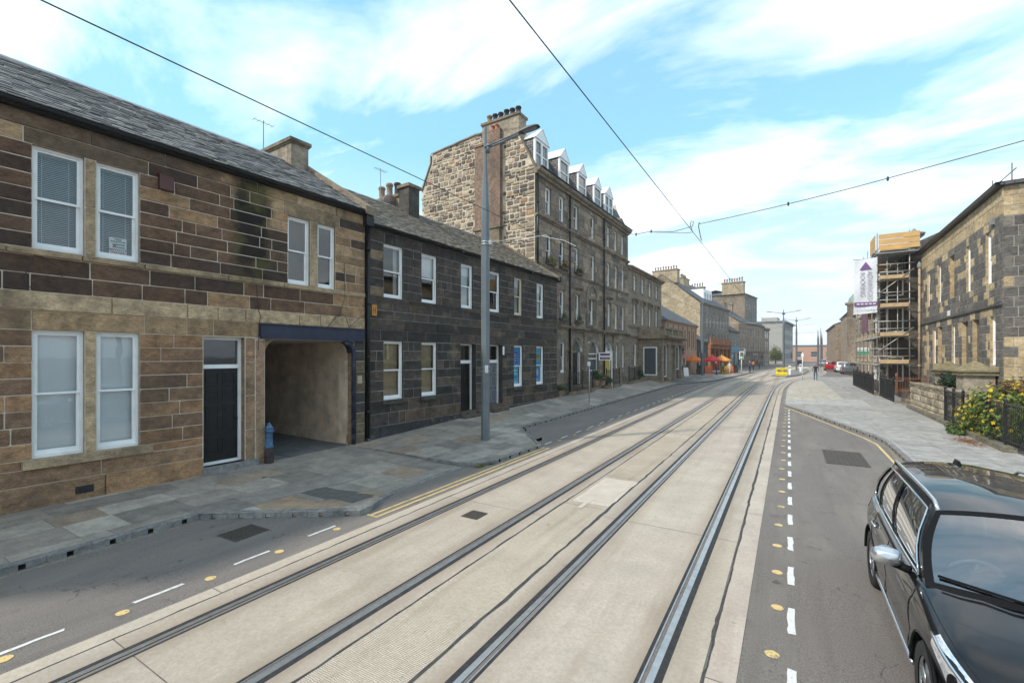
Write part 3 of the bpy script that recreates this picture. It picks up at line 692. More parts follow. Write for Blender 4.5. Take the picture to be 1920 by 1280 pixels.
def xr(y): return pl([(-10, 5.6), (18, 5.6), (26, 5.62), (31, 6.0), (60, 6.55), (79, 7.4)], y)
KR = [(-20, 2.76), (19.4, 2.76), (20.5, 2.58), (29.3, 0.1), (30.6, -0.25)]
def xkr(y): return pl(KR, y) if y < 30.6 else cr(y) + 1.6
def pzr(x, y):
    t = max(0.0, min(1.0, (x - xkr(y)) / (xr(y) - xkr(y))))
    return gz(y) + lerp(pl([(28.5, 0.115), (31, 0.03)], y) if y < 80 else 0.05, pl([(-10, 0.16), (40, 0.16), (79, 0.12)], y), t)
pav_r = tag(empty('pavement'), 'right pavement of smooth pale grey slabs widening towards the tram line', 'pavement', kind='structure')
def pick_right(x, y):
    g_ = R.uniform(0.93, 1.07)
    if 31.5 < y < 35 and x < 4.2: return (0.38, 0.37, 0.35)
    if 34 < y < 60 and x < 3.0: return (0.42 * g_, 0.375 * g_, 0.315 * g_)
    return tuple(q * g_ for q in R.choice([(0.315, 0.298, 0.28), (0.33, 0.312, 0.293), (0.30, 0.284, 0.268)]))
ysr = [30.6, 33, 36, 40, 44, 48, 52, 56, 60, 64, 68]
o3 = [(2.88, -9), (xr(-9), -9), (xr(18), 18), (xr(26), 26), (xr(31), 31), (xr(60), 60), (xr(68), 68)] + [(xkr(y) + 0.12, y) for y in ysr[::-1]] + [(0.24, 29.35), (2.71, 20.52), (2.89, 19.4)]
flags(pav_r, [o3], pzr, [0.75, 0.9, 1.05], 0.7, 1.5, pick_right)
bed = MB(); yy = [-9, 0, 10, 19.4, 20.5, 25, 29.3] + ysr
bed_sheet([(xkr(y) + 0.10, y) for y in yy], [(xr(y), y) for y in yy], pzr, 0.009)
bed.build('bedding', paint('joint_sand', (0.1, 0.09, 0.08), 0.95), pav_r)
kzr = lambda x, y: pzr(x, y) + 0.002
kerb_run(pav_r, [(-0.25, 30.6), (0.1, 29.3), (2.58, 20.5), (2.76, 19.4), (2.76, -8)], kzr)
kerb_run(pav_r, [(xkr(y), y) for y in ysr[::-1]], kzr, False, 1.0)
# island between the tracks further on
isl = MB(); pts = [(-1.9, 68), (-0.2, 66.2), (0.75, 69.5), (1.9, 76), (2.9, 90), (3.2, 104), (1.6, 104), (0.2, 88), (-1.3, 74)]
isl.prism(pts, -0.1, 0.12, lambda x, y: gz(y))
tag(isl.build('traffic_island', M['kerb']), 'low stone traffic island between the tram tracks', 'traffic island', kind='structure')
GRIT = paint('gutter_grit', (0.21, 0.175, 0.135), 0.95, var=0.45, scale=22, bump=0.6)
ribbon(lambda y: -9.24, -8, 4.1, 0.02, 0.13, GRIT, 'gutter_dirt', road, 0.12, 0.004, 0.02)
ribbon(lambda y: pl([(10.4, -6.9), (13.0, -6.78)], y), 10.4, 13.0, 0.01, 0.05, GRIT, 'gutter_dirt', road, 0.12, 0.004, 0.02)
ribbon(lambda y: -9.08, 16, 45, 0.02, 0.11, GRIT, 'gutter_dirt', road, 0.15, 0.004, 0.02)
ribbon(lambda y: 2.70, -8, 19.2, 0.02, 0.10, GRIT, 'gutter_dirt', road, 0.12, 0.0065, 0.02)
# ------------------------------------------------------------------ building toolkit
def bframe(name, x, y, ang, label, left=True, group=None, cat='building'):
    """Empty at a facade's corner. local x runs along the facade, y into the building, z up"""
    rz = radians(90 - ang) if left else radians(-90 - ang)
    o = empty(name, (x, y, 0), rz); tag(o, label, cat, group); o['_rz'] = rz
    return o
def wpt(b, x, y, z):
    rz = b['_rz']; return Vector((b.location.x + x * cos(rz) - y * sin(rz), b.location.y + x * sin(rz) + y * cos(rz), z))
def wall(parent, x0, x1, z0, z1, ops, mat, y=0.012, reveal=0.16, name='wall', rmat=None, axis='x', d=0.0):
    """flat wall with rectangular openings and their reveals; ops = [(xa, xb, za, zb)]; axis 'y': a side wall at x = d"""
    mb = MB(); X = sorted({x0, x1, *[v for o in ops for v in o[:2] if x0 < v < x1]}); Z = sorted({z0, z1, *[v for o in ops for v in o[2:4] if z0 < v < z1]})
    for a, b in zip(X, X[1:]):
        for c, e in zip(Z, Z[1:]):
            mx, mz = (a + b) / 2, (c + e) / 2
            if any(o[0] < mx < o[1] and o[2] < mz < o[3] for o in ops): continue
            mb.face([(a, y, c), (b, y, c), (b, y, e), (a, y, e)])
    if rmat: mb.mi = 1
    for (a, b, c, e) in [o[:4] for o in ops]:
        r = y + reveal
        mb.face([(a, y, c), (a, y, e), (a, r, e), (a, r, c)]); mb.face([(b, r, c), (b, r, e), (b, y, e), (b, y, c)])
        mb.face([(a, y, e), (b, y, e), (b, r, e), (a, r, e)]); mb.face([(a, r, c), (b, r, c), (b, y, c), (a, y, c)])
    if axis == 'y': mb.v = [(d + (p[1] if d >= 0 else p[1]), p[0], p[2]) for p in mb.v]
    return mb.build(name, [mat, rmat] if rmat else mat, parent)
_sm = {}
def stone_mesh(w, h, mat, rough=0.0, var=0):
    """one dressed block, front at y = 0; cached by rounded size"""
    kw, kh_ = max(0.08, round(w * 8) / 8), max(0.06, round(h * 16) / 16); key = (kw, kh_, mat.name, rough > 0, var)
    if key not in _sm:
        mb = MB(); c = 0.010 if not rough else 0.03; d = 0.07
        if not rough:
            rr = random.Random(var * 17 + int(kw * 100) + int(kh_ * 900)); a_, b_ = kw / 2, kh_ / 2; o = []
            for (sx, sz) in ((-1, -1), (1, -1), (1, 1), (-1, 1)):            # slightly chipped arrises
                ca, cb = rr.uniform(0.003, 0.022), rr.uniform(0.003, 0.018)
                two = [(sx * (a_ - ca), sz * b_), (sx * a_, sz * (b_ - cb))]; o += two if sx * sz > 0 and False else (two[::-1] if sx * sz < 0 else two)
            o = [o[1], o[0]] + o[2:] if False else o
            o = sorted(o, key=lambda p: atan2(p[1] / b_, p[0] / a_))
            o = [(x - (x > 0) * rr.uniform(0, 0.006) + (x < 0) * rr.uniform(0, 0.006), z - (z > 0) * rr.uniform(0, 0.006) + (z < 0) * rr.uniform(0, 0.006)) for x, z in o]
        else:
            rr = random.Random(var * 131 + int(kw * 1000) + int(kh_ * 77)); o = []
            for (sx, sz) in ((-1, -1), (0, -1), (1, -1), (1, 0), (1, 1), (0, 1), (-1, 1), (-1, 0)):
                f = 0.90 if sx and sz else 1.0
                o.append((sx * kw / 2 * f * rr.uniform(0.92, 1.03), sz * kh_ / 2 * f * rr.uniform(0.90, 1.03)))
        n = len(o); inn = [(x - c * (1 if x > 0 else -1 if x < 0 else 0), z - c * (1 if z > 0 else -1 if z < 0 else 0)) for x, z in o]
        i = len(mb.v); fy = -0.0 if not rough else -0.012
        mb.v += [(x, fy, z) for x, z in inn] + [(x, 0.012 + fy * 0, z) for x, z in o] + [(x, d, z) for x, z in o]
        mb.f.append(tuple(range(n)))
        for k in range(n):
            j = (k + 1) % n
            mb.f.append((k, n + k, n + j, j)); mb.f.append((n + k, 2 * n + k, 2 * n + j, n + j))
        mb.c = [(1, 1, 1)] * len(mb.f); mb.m = [0] * len(mb.f)
        _sm[key] = (mb.mesh('stone', mat), kw, kh_, mb)
    return _sm[key]
class Stones:
    def __init__(s, b, mat_obj, mat_attr, joint=0.013, name='stone', rot=0.0): s.b = b; s.mo = mat_obj; s.ma = mat_attr; s.j = joint; s.items = []; s.name = name; s.rot = rot
    def put(s, x0, x1, z0, z1, col, y=0.0, rough=0, side=None):
        s.items.append((x0, x1, z0, z1, col, y, rough, side))
    def lay(s, x0, x1, levels, ops, lmin, lmax, pick, y=0.0, jit=0.004, minl=0.12):
        for z0, z1 in zip(levels, levels[1:]):
            free = [(x0, x1)]
            for o in ops:
                if min(z1, o[3]) - max(z0, o[2]) > 0.25 * (z1 - z0):
                    nf = []
                    for a, b in free:
                        if o[1] <= a or o[0] >= b: nf.append((a, b)); continue
                        if o[0] > a: nf.append((a, o[0]))
                        if o[1] < b: nf.append((o[1], b))
                    free = nf
            for a, b in free:
                if b - a < minl: 
                    if b - a > 0.03: s.put(a, b, z0, z1, pick((a + b) / 2, (z0 + z1) / 2), y)
                    continue
                x = a
                while x < b - 1e-4:
                    ln = R.uniform(lmin, lmax)
                    if R.random() < 0.22: ln *= 0.45
                    if b - (x + ln) < lmin * 0.55: ln = b - x
                    if b - x > lmax * 1.5 and ln == b - x: ln = (b - x) / 2
                    s.put(x, x + ln, z0, z1, pick(x + ln / 2, (z0 + z1) / 2), y + R.uniform(-jit, jit)); x += ln
    def finish(s, limit=300, minpx=9, key=None):
        j = s.j / 2; L_ = []
        for it in s.items:
            x0, x1, z0, z1, col, y, rough, side = it
            p = wpt(s.b, (x0 + x1) / 2, y, (z0 + z1) / 2) if side is None else wpt(s.b, side, (x0 + x1) / 2, (z0 + z1) / 2)
            L_.append((showing(p, max(x1 - x0, z1 - z0)), it))
        L_.sort(key=lambda t: -t[0]); rest = MB()
        for k, (sz, (x0, x1, z0, z1, col, y, rough, side)) in enumerate(L_):
            w_, h_ = x1 - x0 - 2 * j, z1 - z0 - 2 * j
            if w_ < 0.02 or h_ < 0.02: continue
            me, kw, kh_, src = stone_mesh(w_, h_, s.mo, rough, R.randrange(5) if rough else R.randrange(3))
            cx, cz = (x0 + x1) / 2, (z0 + z1) / 2
            sx, sz_ = w_ / kw, h_ / kh_
            if k < limit and sz > minpx:
                if side is None: inst(s.name, me, s.b, (cx, y, cz), (0, 0, 0), (sx, 1, sz_), col)
                else: inst(s.name, me, s.b, (side - y * s.rot, cx, cz), (0, 0, s.rot * pi / 2), (sx, 1, sz_), col)
            else:
                i = len(rest.v)
                if side is None: rest.v += [(cx + vx * sx, y + vy, cz + vz * sz_) for vx, vy, vz in src.v]
                elif s.rot > 0: rest.v += [(side - (y + vy), cx + vx * sx, cz + vz * sz_) for vx, vy, vz in src.v]
                else: rest.v += [(side + (y + vy), cx - vx * sx, cz + vz * sz_) for vx, vy, vz in src.v]
                for f in src.f: rest.f.append(tuple(i + a for a in f)); rest.c.append(col); rest.m.append(0)
        if rest.f: tag(rest.build(s.name, s.ma, s.b, color_attr=True), kind='stuff')
def levels(z0, z1, h):
    n = max(1, round((z1 - z0) / h)); return [z0 + (z1 - z0) * k / n for k in range(n + 1)]
def chain(*ls):
    out = list(ls[0])
    for l in ls[1:]: out += l[1:]
    return out
def sash(parent, x0, x1, z0, z1, y=0.10, fill=None, frame=None, label=None, meet=0.5, bars=0):
    """sliding sash window: casing > two sashes, two panes, optional blind"""
    fm = frame or M['white']
    o = MB().ring(x0, x1, z0, z1, 0.045, y, y + 0.14, 0.06).build('window', fm, parent)
    if label: o['label'] = label
    a, b, c, e = x0 + 0.045, x1 - 0.045, z0 + 0.06, z1 - 0.045; m = c + (e - c) * meet
    MB().ring(a, b, m - 0.025, e, 0.045, y + 0.035, y + 0.075).build('sash', fm, o)
    MB().ring(a, b, c, m + 0.025, 0.048, y + 0.077, y + 0.117, 0.085).build('sash', fm, o)
    if bars:
        for (p, q, yy_) in ((m + 0.02, e - 0.045, y + 0.045), (c + 0.085, m - 0.023, y + 0.087)):
            for k in range(1, bars + 1):
                xx = lerp(a + 0.045, b - 0.045, k / (bars + 1)); MB().box(xx - 0.011, xx + 0.011, yy_, yy_ + 0.02, p, q).build('glazing_bar', fm, o)
    for (p, q, yy_) in ((m + 0.02, e - 0.045, y + 0.055), (c + 0.085, m - 0.023, y + 0.097)):
        MB().face([(a + 0.044, yy_, p), (b - 0.044, yy_, p), (b - 0.044, yy_, q), (a + 0.044, yy_, q)]).build('pane', M['pane'], o)
    yb = y + 0.20
    if fill == 'blind': MB().box(a - 0.02, b + 0.02, yb, yb + 0.004, c, e).build('blind', M['blind'], o)
    elif fill == 'tan':
        mb = MB()
        for k in range(int((e - c) / 0.045)):
            zz = c + k * 0.045; mb.face([(a, yb + 0.02, zz), (b, yb + 0.02, zz), (b, yb, zz + 0.043), (a, yb, zz + 0.043)])
        mb.build('blind', M['tan'], o)
    elif fill == 'slats':
        mb = MB(); k = 0; zz = c + 0.02
        while zz < e - 0.03:
            mb.face([(a, yb + 0.022, zz + 0.012), (b, yb + 0.022, zz + 0.012), (b, yb, zz - 0.008), (a, yb, zz - 0.008)]); zz += 0.037
        for xx in (lerp(a, b, 0.2), lerp(a, b, 0.8)): mb.box(xx - 0.004, xx + 0.004, yb - 0.002, yb + 0.024, c, e)
        mb.box(a, b, yb - 0.004, yb + 0.03, e - 0.04, e)
        mb.build('blind', M['slat'], o)
    elif fill == 'curtain':
        mb = MB(); n = 18
        for k in range(n):
            p, q = lerp(a, b, k / n), lerp(a, b, (k + 1) / n)
            mb.face([(p, yb + 0.05 * (k % 2), c), (q, yb + 0.05 * ((k + 1) % 2), c), (q, yb + 0.05 * ((k + 1) % 2), e), (p, yb + 0.05 * (k % 2), e)])
        mb.build('curtain', M['curtain'], o)
    elif fill == 'side':
        mb = MB()
        for s_ in (0, 1):
            for k in range(5):
                t = 0.26 * k / 5; t2 = 0.26 * (k + 1) / 5
                if s_: t, t2 = 1 - t2, 1 - t
                p, q = lerp(a, b, t), lerp(a, b, t2)
                mb.face([(p, yb + 0.05 * (k % 2), c), (q, yb + 0.05 * ((k + 1) % 2), c), (q, yb + 0.05 * ((k + 1) % 2), e), (p, yb + 0.05 * (k % 2), e)])
        mb.build('curtain', M['curtain'], o)
    elif fill == 'half':
        MB().box(a - 0.02, b + 0.02, yb, yb + 0.004, lerp(c, e, 0.55), e).build('blind', M['blind'], o)
    return o
def far_window(parent, x0, x1, z0, z1, y=0.10, frame=None, pane=None, bar=True):
    """small distant sash: frame with meeting rail > pane"""
    o = MB().ring(x0, x1, z0, z1, 0.075, y, y + 0.06)
    m = (z0 + z1) / 2
    if bar: o.box(x0 + 0.075, x1 - 0.075, y + 0.012, y + 0.05, m - 0.035, m + 0.035, 'lr')
    o = o.build('window', frame or M['white'], parent)
    MB().face([(x0 + 0.07, y + 0.035, z0 + 0.07), (x1 - 0.07, y + 0.035, z0 + 0.07), (x1 - 0.07, y + 0.035, z1 - 0.07), (x0 + 0.07, y + 0.035, z1 - 0.07)]).build('pane', pane or M['pane_far'], o)
    return o
def slates(b, x0, x1, ye, ze, yr, zr, w_, expo, cols, mobj, mattr, limit=300, minpx=8):
    """overlapping roof slates from eaves (ye, ze) to ridge (yr, zr)"""
    ln = hypot(yr - ye, zr - ze); an = atan2(zr - ze, yr - ye); n = int(ln / expo); items = []
    for k in range(n + 1):
        d = k * expo; x = x0 - R.uniform(0, w_)
        while x < x1:
            ww = w_ * R.uniform(0.8, 1.2); a, c = max(x, x0), min(x + ww, x1)
            if c - a > 0.05:
                yy, zz = ye + d * cos(an), ze + d * sin(an)
                items.append((showing(wpt(b, (a + c) / 2, yy, zz), c - a), a, c, d, tone(R.choice(cols), 0.7, 1.35)))
            x += ww
    items.sort(key=lambda t: -t[0])
    box = MB(); box.box(-0.5, 0.5, 0, 1, 0, 1, 'b'); me = box.mesh('slate', mobj); rest = MB()
    for k, (s_, a, c, d, col) in enumerate(items):
        th = 0.02 * R.uniform(0.7, 1.6); lo = expo * 1.5; tilt = an - 0.085 + R.uniform(-0.02, 0.02); d2 = d + R.uniform(-0.022, 0.022)
        yy, zz = ye + d2 * cos(an) - sin(an) * 0.022, ze + d2 * sin(an) + cos(an) * 0.022
        if k < limit and s_ > minpx:
            inst('slate', me, b, ((a + c) / 2, yy, zz), (tilt, R.uniform(-0.01, 0.01), 0), (c - a - 0.006, lo, th), col)
        else:
            rest.col = col; i = len(rest.v); rest.box(a + 0.003, c - 0.003, 0, lo, 0, th, 'bk')
            ct, st_ = cos(tilt), sin(tilt)
            rest.v[i:] = [(p[0], yy + p[1] * ct - p[2] * st_, zz + p[1] * st_ + p[2] * ct) for p in rest.v[i:]]
    if rest.f: tag(rest.build('slate', mattr, b, color_attr=True), kind='stuff')
def gutter(b, x0, x1, y, z, r=0.065, mat=None, name='gutter'):
    prof = [(y + r * cos(t), z + r * sin(t)) for t in [pi + pi * k / 8 for k in range(9)]] + [(y + (r - 0.012) * cos(t), z + (r - 0.012) * sin(t)) for t in [2 * pi - pi * k / 8 for k in range(9)]]
    return MB().extrude_x(prof, x0, x1).build(name, mat or M['black'], b)
def pots(parent, x0, x1, y, z, n, h, r, mat, along='x', rnd=0.12):
    out = []
    for k in range(n):
        t = (k + 0.5) / n; p = lerp(x0, x1, t); hh = h * R.uniform(1 - rnd, 1 + rnd)
        cx, cy = (p, y) if along == 'x' else (y, p)
        mb = MB().lathe([(r * 1.05, z), (r * 1.05, z + hh * 0.12), (r * 0.86, z + hh * 0.16), (r * 0.8, z + hh * 0.78), (r * 1.02, z + hh * 0.82), (r * 1.02, z + hh * 0.95), (r * 0.85, z + hh), (r * 0.62, z + hh), (r * 0.6, z + hh * 0.7)], cx, cy, 10)
        out.append(mb.build('chimney_pot', R.choice(mat) if isinstance(mat, list) else mat, parent, True))
    return out
def text_obj(name, body, size, mat, parent, loc, rot, align='CENTER', extrude=0.002, spacing=1.0, sx=1.0, bold=0.0):
    cu = bpy.data.curves.new(name, 'FONT'); cu.body = body; cu.size = size; cu.align_x = align; cu.align_y = 'CENTER'; cu.extrude = extrude; cu.space_character = spacing; cu.offset = bold
    t = link(bpy.data.objects.new(name + '_curve', cu)); dg = bpy.context.evaluated_depsgraph_get(); dg.update()
    me = bpy.data.meshes.new_from_object(t.evaluated_get(dg)); bpy.data.objects.remove(t); bpy.data.curves.remove(cu)
    me.materials.clear(); me.materials.append(mat)
    return inst(name, me, parent, loc, rot, (sx, 1, 1))
def downpipe(b, x, z0, z1, y=-0.09, r=0.05, mat=None, name='downpipe', shoe=True):
    mb = MB().tube([(x, y, z0), (x, y, z1)], r, 10)
    z = z0 + 0.9
    while z < z1: mb.tube([(x, y, z - 0.05), (x, y, z + 0.05)], r * 1.35, 10); z += 1.8
    return mb.build(name, mat or M['black'], b, True)

# ------------------------------------------------------------------ building 1: brown sandstone house with the pend
A = bframe('sandstone_house', -12.42, 2.27, 2.48, 'brown two-storey sandstone house with paired sash windows and a dark vehicle archway')
dxy = (sin(radians(2.48)), cos(radians(2.48)))
STK = (-12.42, 2.27, dxy[0], dxy[1], 4.52, 0.42, 5.0, 8)
M['sA'] = stone('sandstone_block', 'object', soot_amt=0.62, soot=(0.055, 0.042, 0.035), soot_scale=0.95, grain=0.8, streak=STK)
M['sAa'] = stone('sandstone_block_joined', 'attr', soot_amt=0.62, soot=(0.055, 0.042, 0.035), soot_scale=0.95, grain=0.8, streak=STK)
M['mortar'] = paint('lime_mortar', (0.56, 0.46, 0.36), 0.95, var=0.15, scale=8, dirt=(0.25, 0.21, 0.17), dirt_amt=0.5)
M['mortard'] = paint('sooty_mortar', (0.26, 0.245, 0.23), 0.95, var=0.35, scale=3, dirt=(0.06, 0.058, 0.055), dirt_amt=0.7)
winA = [(0.42, 1.17, 5.12, 7.12), (1.36, 2.09, 5.12, 7.12), (5.51, 6.19, 5.12, 7.06), (6.45, 7.05, 5.12, 7.06),
        (0.42, 1.17, 1.06, 3.55), (1.36, 2.09, 1.06, 3.55)]
doorA = (3.36, 4.33, 0.30, 3.53); pend = (4.86, 7.72, -0.3, 3.50)
opsA = winA + [doorA, pend]
wall(A, -6, 8.16, -0.4, 7.72, opsA, M['mortar'], y=0.014, reveal=0.30, rmat=stone('reveal_stone', 'const', (0.30, 0.22, 0.14), soot_amt=0.5))
sA = Stones(A, M['sA'], M['sAa'], 0.012)
DK = [(0.098, 0.066, 0.048), (0.135, 0.090, 0.064), (0.066, 0.048, 0.040), (0.165, 0.112, 0.078), (0.052, 0.042, 0.038)]
MD = [(0.26, 0.172, 0.108), (0.20, 0.138, 0.095), (0.31, 0.205, 0.125), (0.165, 0.12, 0.088)]
LT = [(0.50, 0.36, 0.215), (0.44, 0.315, 0.185), (0.54, 0.41, 0.26)]
def pickA(x, z):
    r = R.random()
    if z > 4.3:
        if x > 7.05: c = R.choice(LT) if r < 0.72 else R.choice(DK)
        elif 4.9 < x < 5.5 and z > 6.6: c = R.choice(LT) if r < 0.7 else R.choice(MD)
        elif z > 7.1 and x > 2.8: c = R.choice(LT) if r < 0.6 else R.choice(MD)
        else: c = R.choice(DK) if r < 0.80 else (R.choice(MD) if r < 0.95 else R.choice(LT))
    elif z < 1.1: c = R.choice([(0.37, 0.235, 0.13), (0.33, 0.22, 0.13), (0.27, 0.195, 0.13), (0.35, 0.235, 0.14)])
    else: c = (0.17, 0.125, 0.095) if r < 0.24 else (R.choice(MD) if r < 0.72 else R.choice([(0.42, 0.285, 0.17), (0.38, 0.26, 0.16), (0.34, 0.24, 0.155)]))
    mz = (0.13, 0.093, 0.068) if z > 4.3 else (0.31, 0.215, 0.135)
    c = tuple(lerp(q, m_, 0.22) for q, m_ in zip(c, mz)); g_ = R.uniform(0.86, 1.14); return (c[0] * g_ * 1.10, c[1] * g_ * 0.98, c[2] * g_ * 0.92)
mul1 = [(1.17, 1.36, 5.12, 7.12), (6.19, 6.45, 5.12, 7.06), (1.17, 1.36, 1.06, 3.55)]
sillA = [(0.28, 2.31, 0.88, 1.06)]
blk = opsA + mul1
lin = [(0.30, 2.25, 7.12, 7.42), (5.38, 7.2, 7.06, 7.40)]
sA.lay(-6, 8.16, [7.42, 7.70], [], 0.8, 1.5, lambda x, z: tone((R.choice(LT) if x > 2.6 and R.random() < 0.75 else R.choice(MD)), 0.8, 1.05), y=-0.02)
sA.lay(-6, 8.16, [7.12, 7.42], [(0.30, 2.25, 7, 7.5), (5.38, 7.2, 7, 7.5)], 0.6, 1.2, pickA)
sA.put(0.30, 2.25, 7.12, 7.42, (0.17, 0.125, 0.085)); sA.put(5.38, 7.2, 7.06, 7.42, (0.36, 0.27, 0.17), -0.004)
sA.lay(-6, 8.16, levels(5.12, 7.12, 0.286), blk + [(5.38, 7.2, 7.06, 7.2)], 0.55, 1.15, pickA)
sA.lay(-6, 8.16, [4.98, 5.12], [], 1.4, 2.4, lambda x, z: tone((0.42, 0.315, 0.205), 0.85, 1.1), y=-0.055)
sA.lay(-6, 8.16, levels(4.29, 4.98, 0.34), [], 0.8, 1.45, pickA)
sA.lay(-6, 8.16, [3.93, 4.29], [], 1.3, 2.0, lambda x, z: tone((0.53, 0.40, 0.26), 0.88, 1.08), y=-0.022)
sA.lay(-6, 4.70, [3.55, 3.93], [], 1.2, 2.4, lambda x, z: tone((0.38, 0.26, 0.155), 0.85, 1.1))
sA.lay(-6, 3.35, levels(1.06, 3.55, 0.311), blk, 0.5, 1.05, pickA)
for k, (a, b) in enumerate(zip([0.15, 1.1, 2.0, 2.9], [1.1, 2.0, 2.9, 3.53])):
    sA.put(4.345, 4.60, a, b, (0.32 + 0.03 * (k % 2), 0.225, 0.145), 0.0); sA.put(4.615, 4.85, a - 0.1, b - 0.05, (0.40, 0.285 - 0.01 * k, 0.18), -0.004)
sA.lay(-6, 3.34, [0.56, 0.88], [doorA], 0.9, 1.7, pickA); sA.lay(-6, 3.34, [0.88, 1.06], [(0.28, 2.31, 0.88, 1.06), doorA], 0.9, 1.7, pickA)
sA.lay(-6, 3.34, [0.06, 0.56], [doorA], 1.2, 2.2, pickA, y=-0.05)
sA.lay(7.74, 8.16, levels(0.15, 3.55, 0.34), [], 0.5, 0.6, lambda x, z: tone(((0.085, 0.08, 0.077) if R.random() < 0.7 else (0.2, 0.155, 0.1)), 0.8, 1.2))
sA.put(7.74, 8.16, 3.55, 3.93, (0.10, 0.09, 0.08))
for (a, b, c, e) in mul1: sA.put(a + 0.01, b - 0.01, c, (c + e) / 2, (0.52, 0.40, 0.26), -0.006); sA.put(a + 0.01, b - 0.01, (c + e) / 2, e, (0.49, 0.37, 0.24), -0.006)
sA.finish(296)
MB().box(0.28, 2.31, -0.09, 0.16, 0.885, 1.055).build('window_sill', stone('sill_stone', 'const', (0.44, 0.335, 0.22), soot_amt=0.6), A)
MB().box(3.30, 4.62, -0.16, 0.34, 0.02, 0.30).build('door_step', M['kerb'], A)
fl_ = ['slats', 'slats', None, None, 'blind', 'blind']
for k, (a, b, c, e) in enumerate(winA): sash(A, a, b, c, e, 0.085, fl_[k], meet=0.50)
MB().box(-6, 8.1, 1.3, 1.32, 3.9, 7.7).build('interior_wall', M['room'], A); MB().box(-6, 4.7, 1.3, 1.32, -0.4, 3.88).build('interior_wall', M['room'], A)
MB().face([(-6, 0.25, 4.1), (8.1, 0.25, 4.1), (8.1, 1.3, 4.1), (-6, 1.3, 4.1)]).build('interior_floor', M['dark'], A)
lad = MB()                                           # pale ladder leaning behind the last window
for dx_ in (0, 0.10): lad.tube([(6.52 + dx_, 0.5, 6.4), (6.80 + dx_ * 1.3, 0.75, 5.1)], 0.02, 6)
lad.build('leaning_boards', M['cream'], A)
# front door with fanlight
dr = MB().ring(doorA[0], doorA[1], 0.30, 3.53, 0.07, 0.20, 0.30).box(3.43, 4.26, 0.19, 0.29, 2.73, 2.83, 'lr').build('door_frame', M['white'], A)
MB().face([(3.43, 0.26, 2.83), (4.26, 0.26, 2.83), (4.26, 0.26, 3.46), (3.43, 0.26, 3.46)]).build('fanlight_pane', M['pane'], dr)
dd = MB().box(3.43, 4.26, 0.25, 0.29, 0.30, 2.73).build('door', M['black'], A)
for (xa, xb) in ((3.50, 3.80), (3.89, 4.19)):
    for (za, zb) in ((0.55, 0.98), (1.10, 1.80), (1.92, 2.22), (2.30, 2.64)):
        p = MB().ring(xa, xb, za, zb, 0.03, 0.235, 0.251); p.box(xa + 0.06, xb - 0.06, 0.242, 0.251, za + 0.06, zb - 0.06, 'k'); p.build('door_panel', M['black'], dd)
MB().lathe([(0.028, 0), (0.02, 0.02), (0.034, 0.05), (0.01, 0.06)], 0, 0, 10).build('door_knob', M['black'], dd, True, loc=(4.21, 0.24, 1.42)).rotation_euler = (pi / 2, 0, 0)
MB().box(3.62, 3.98, 0.244, 0.251, 1.52, 1.56).build('letter_plate', M['iron'], dd)
# the pend: navy steel beam, rendered side walls running back under the house
NAVY = paint('navy_painted_steel', (0.012, 0.017, 0.045), 0.5, var=0.3, scale=4, dirt=(0.10, 0.075, 0.05), dirt_amt=0.3)
bm_ = MB(); bm_.box(4.70, 8.10, -0.10, 0.03, 3.565, 3.90); bm_.box(4.70, 8.10, -0.14, 0.0, 3.90, 3.925); bm_.box(4.72, 8.06, -0.15, 0.0, 3.52, 3.565)
bm_.build('beam', NAVY, A)
HARL = paint('rendered_pend_wall', (0.62, 0.48, 0.35), 0.95, var=0.22, scale=2.2, bump=0.8, bscale=55, dirt=(0.12, 0.095, 0.075), dirt_amt=0.5)
pw = MB(); pw.face([(4.86, 0.3, -0.3), (4.86, 9, -0.3), (4.86, 9, 3.5), (4.86, 0.3, 3.5)][::-1]); pw.build('pend_wall', HARL, A)
pw = MB(); pw.face([(7.72, 0.3, -0.3), (7.72, 9, -0.3), (7.72, 9, 3.5), (7.72, 0.3, 3.5)]); pw.box(7.66, 7.72, 0.3, 9, -0.2, 0.46); pw.box(7.60, 7.73, 0.3, 0.62, 0.2, 2.9); pw.build('pend_wall', HARL, A)
pw = MB(); pw.face([(4.86, 0.02, 3.5), (7.72, 0.02, 3.5), (7.72, 9, 3.5), (4.86, 9, 3.5)]); pw.face([(4.86, 9, -0.3), (7.72, 9, -0.3), (7.72, 9, 3.5), (4.86, 9, 3.5)]); pw.build('pend_ceiling', paint('pend_ceiling_paint', (0.45, 0.42, 0.38), 0.95, var=0.2), A)
pf = MB()
for k in range(8):
    for i in range(4):
        x0 = 4.87 + i * 0.712; y0 = 0.02 + k * 1.12
        pf.box(x0 + 0.006, x0 + 0.706, y0 + 0.006, y0 + 1.114, -0.1, 0.145 + R.uniform(-0.004, 0.004), 'b')
tag(pf.build('pend_paving', paint('pend_floor_stone', (0.13, 0.13, 0.13), 0.85, var=0.25, scale=3, bump=0.3), A), kind='stuff')
for s_, xx in ((1, 4.86), (-1, 7.72)):                   # rounded upper corners of the opening
    c = MB(); n = 8; r_ = 0.36; pts_ = [(xx, 3.5)] + [(xx + s_ * (r_ - r_ * cos(pi / 2 * k / n)), 3.5 - r_ + r_ * sin(pi / 2 * k / n)) for k in range(n + 1)]
    f_ = [(p[0], 0.0, p[1]) for p in pts_]; bk = [(p[0], 0.35, p[1]) for p in pts_]
    c.face(f_ if s_ < 0 else f_[::-1])
    for k in range(1, n + 1): c.face([f_[k], f_[k + 1] if k < n else f_[k], bk[k + 1] if k < n else bk[k], bk[k]]) if k < n else None
    c.build('corner_stone', M['sA'] if s_ > 0 else NAVY, A, color=(0.30, 0.22, 0.14))
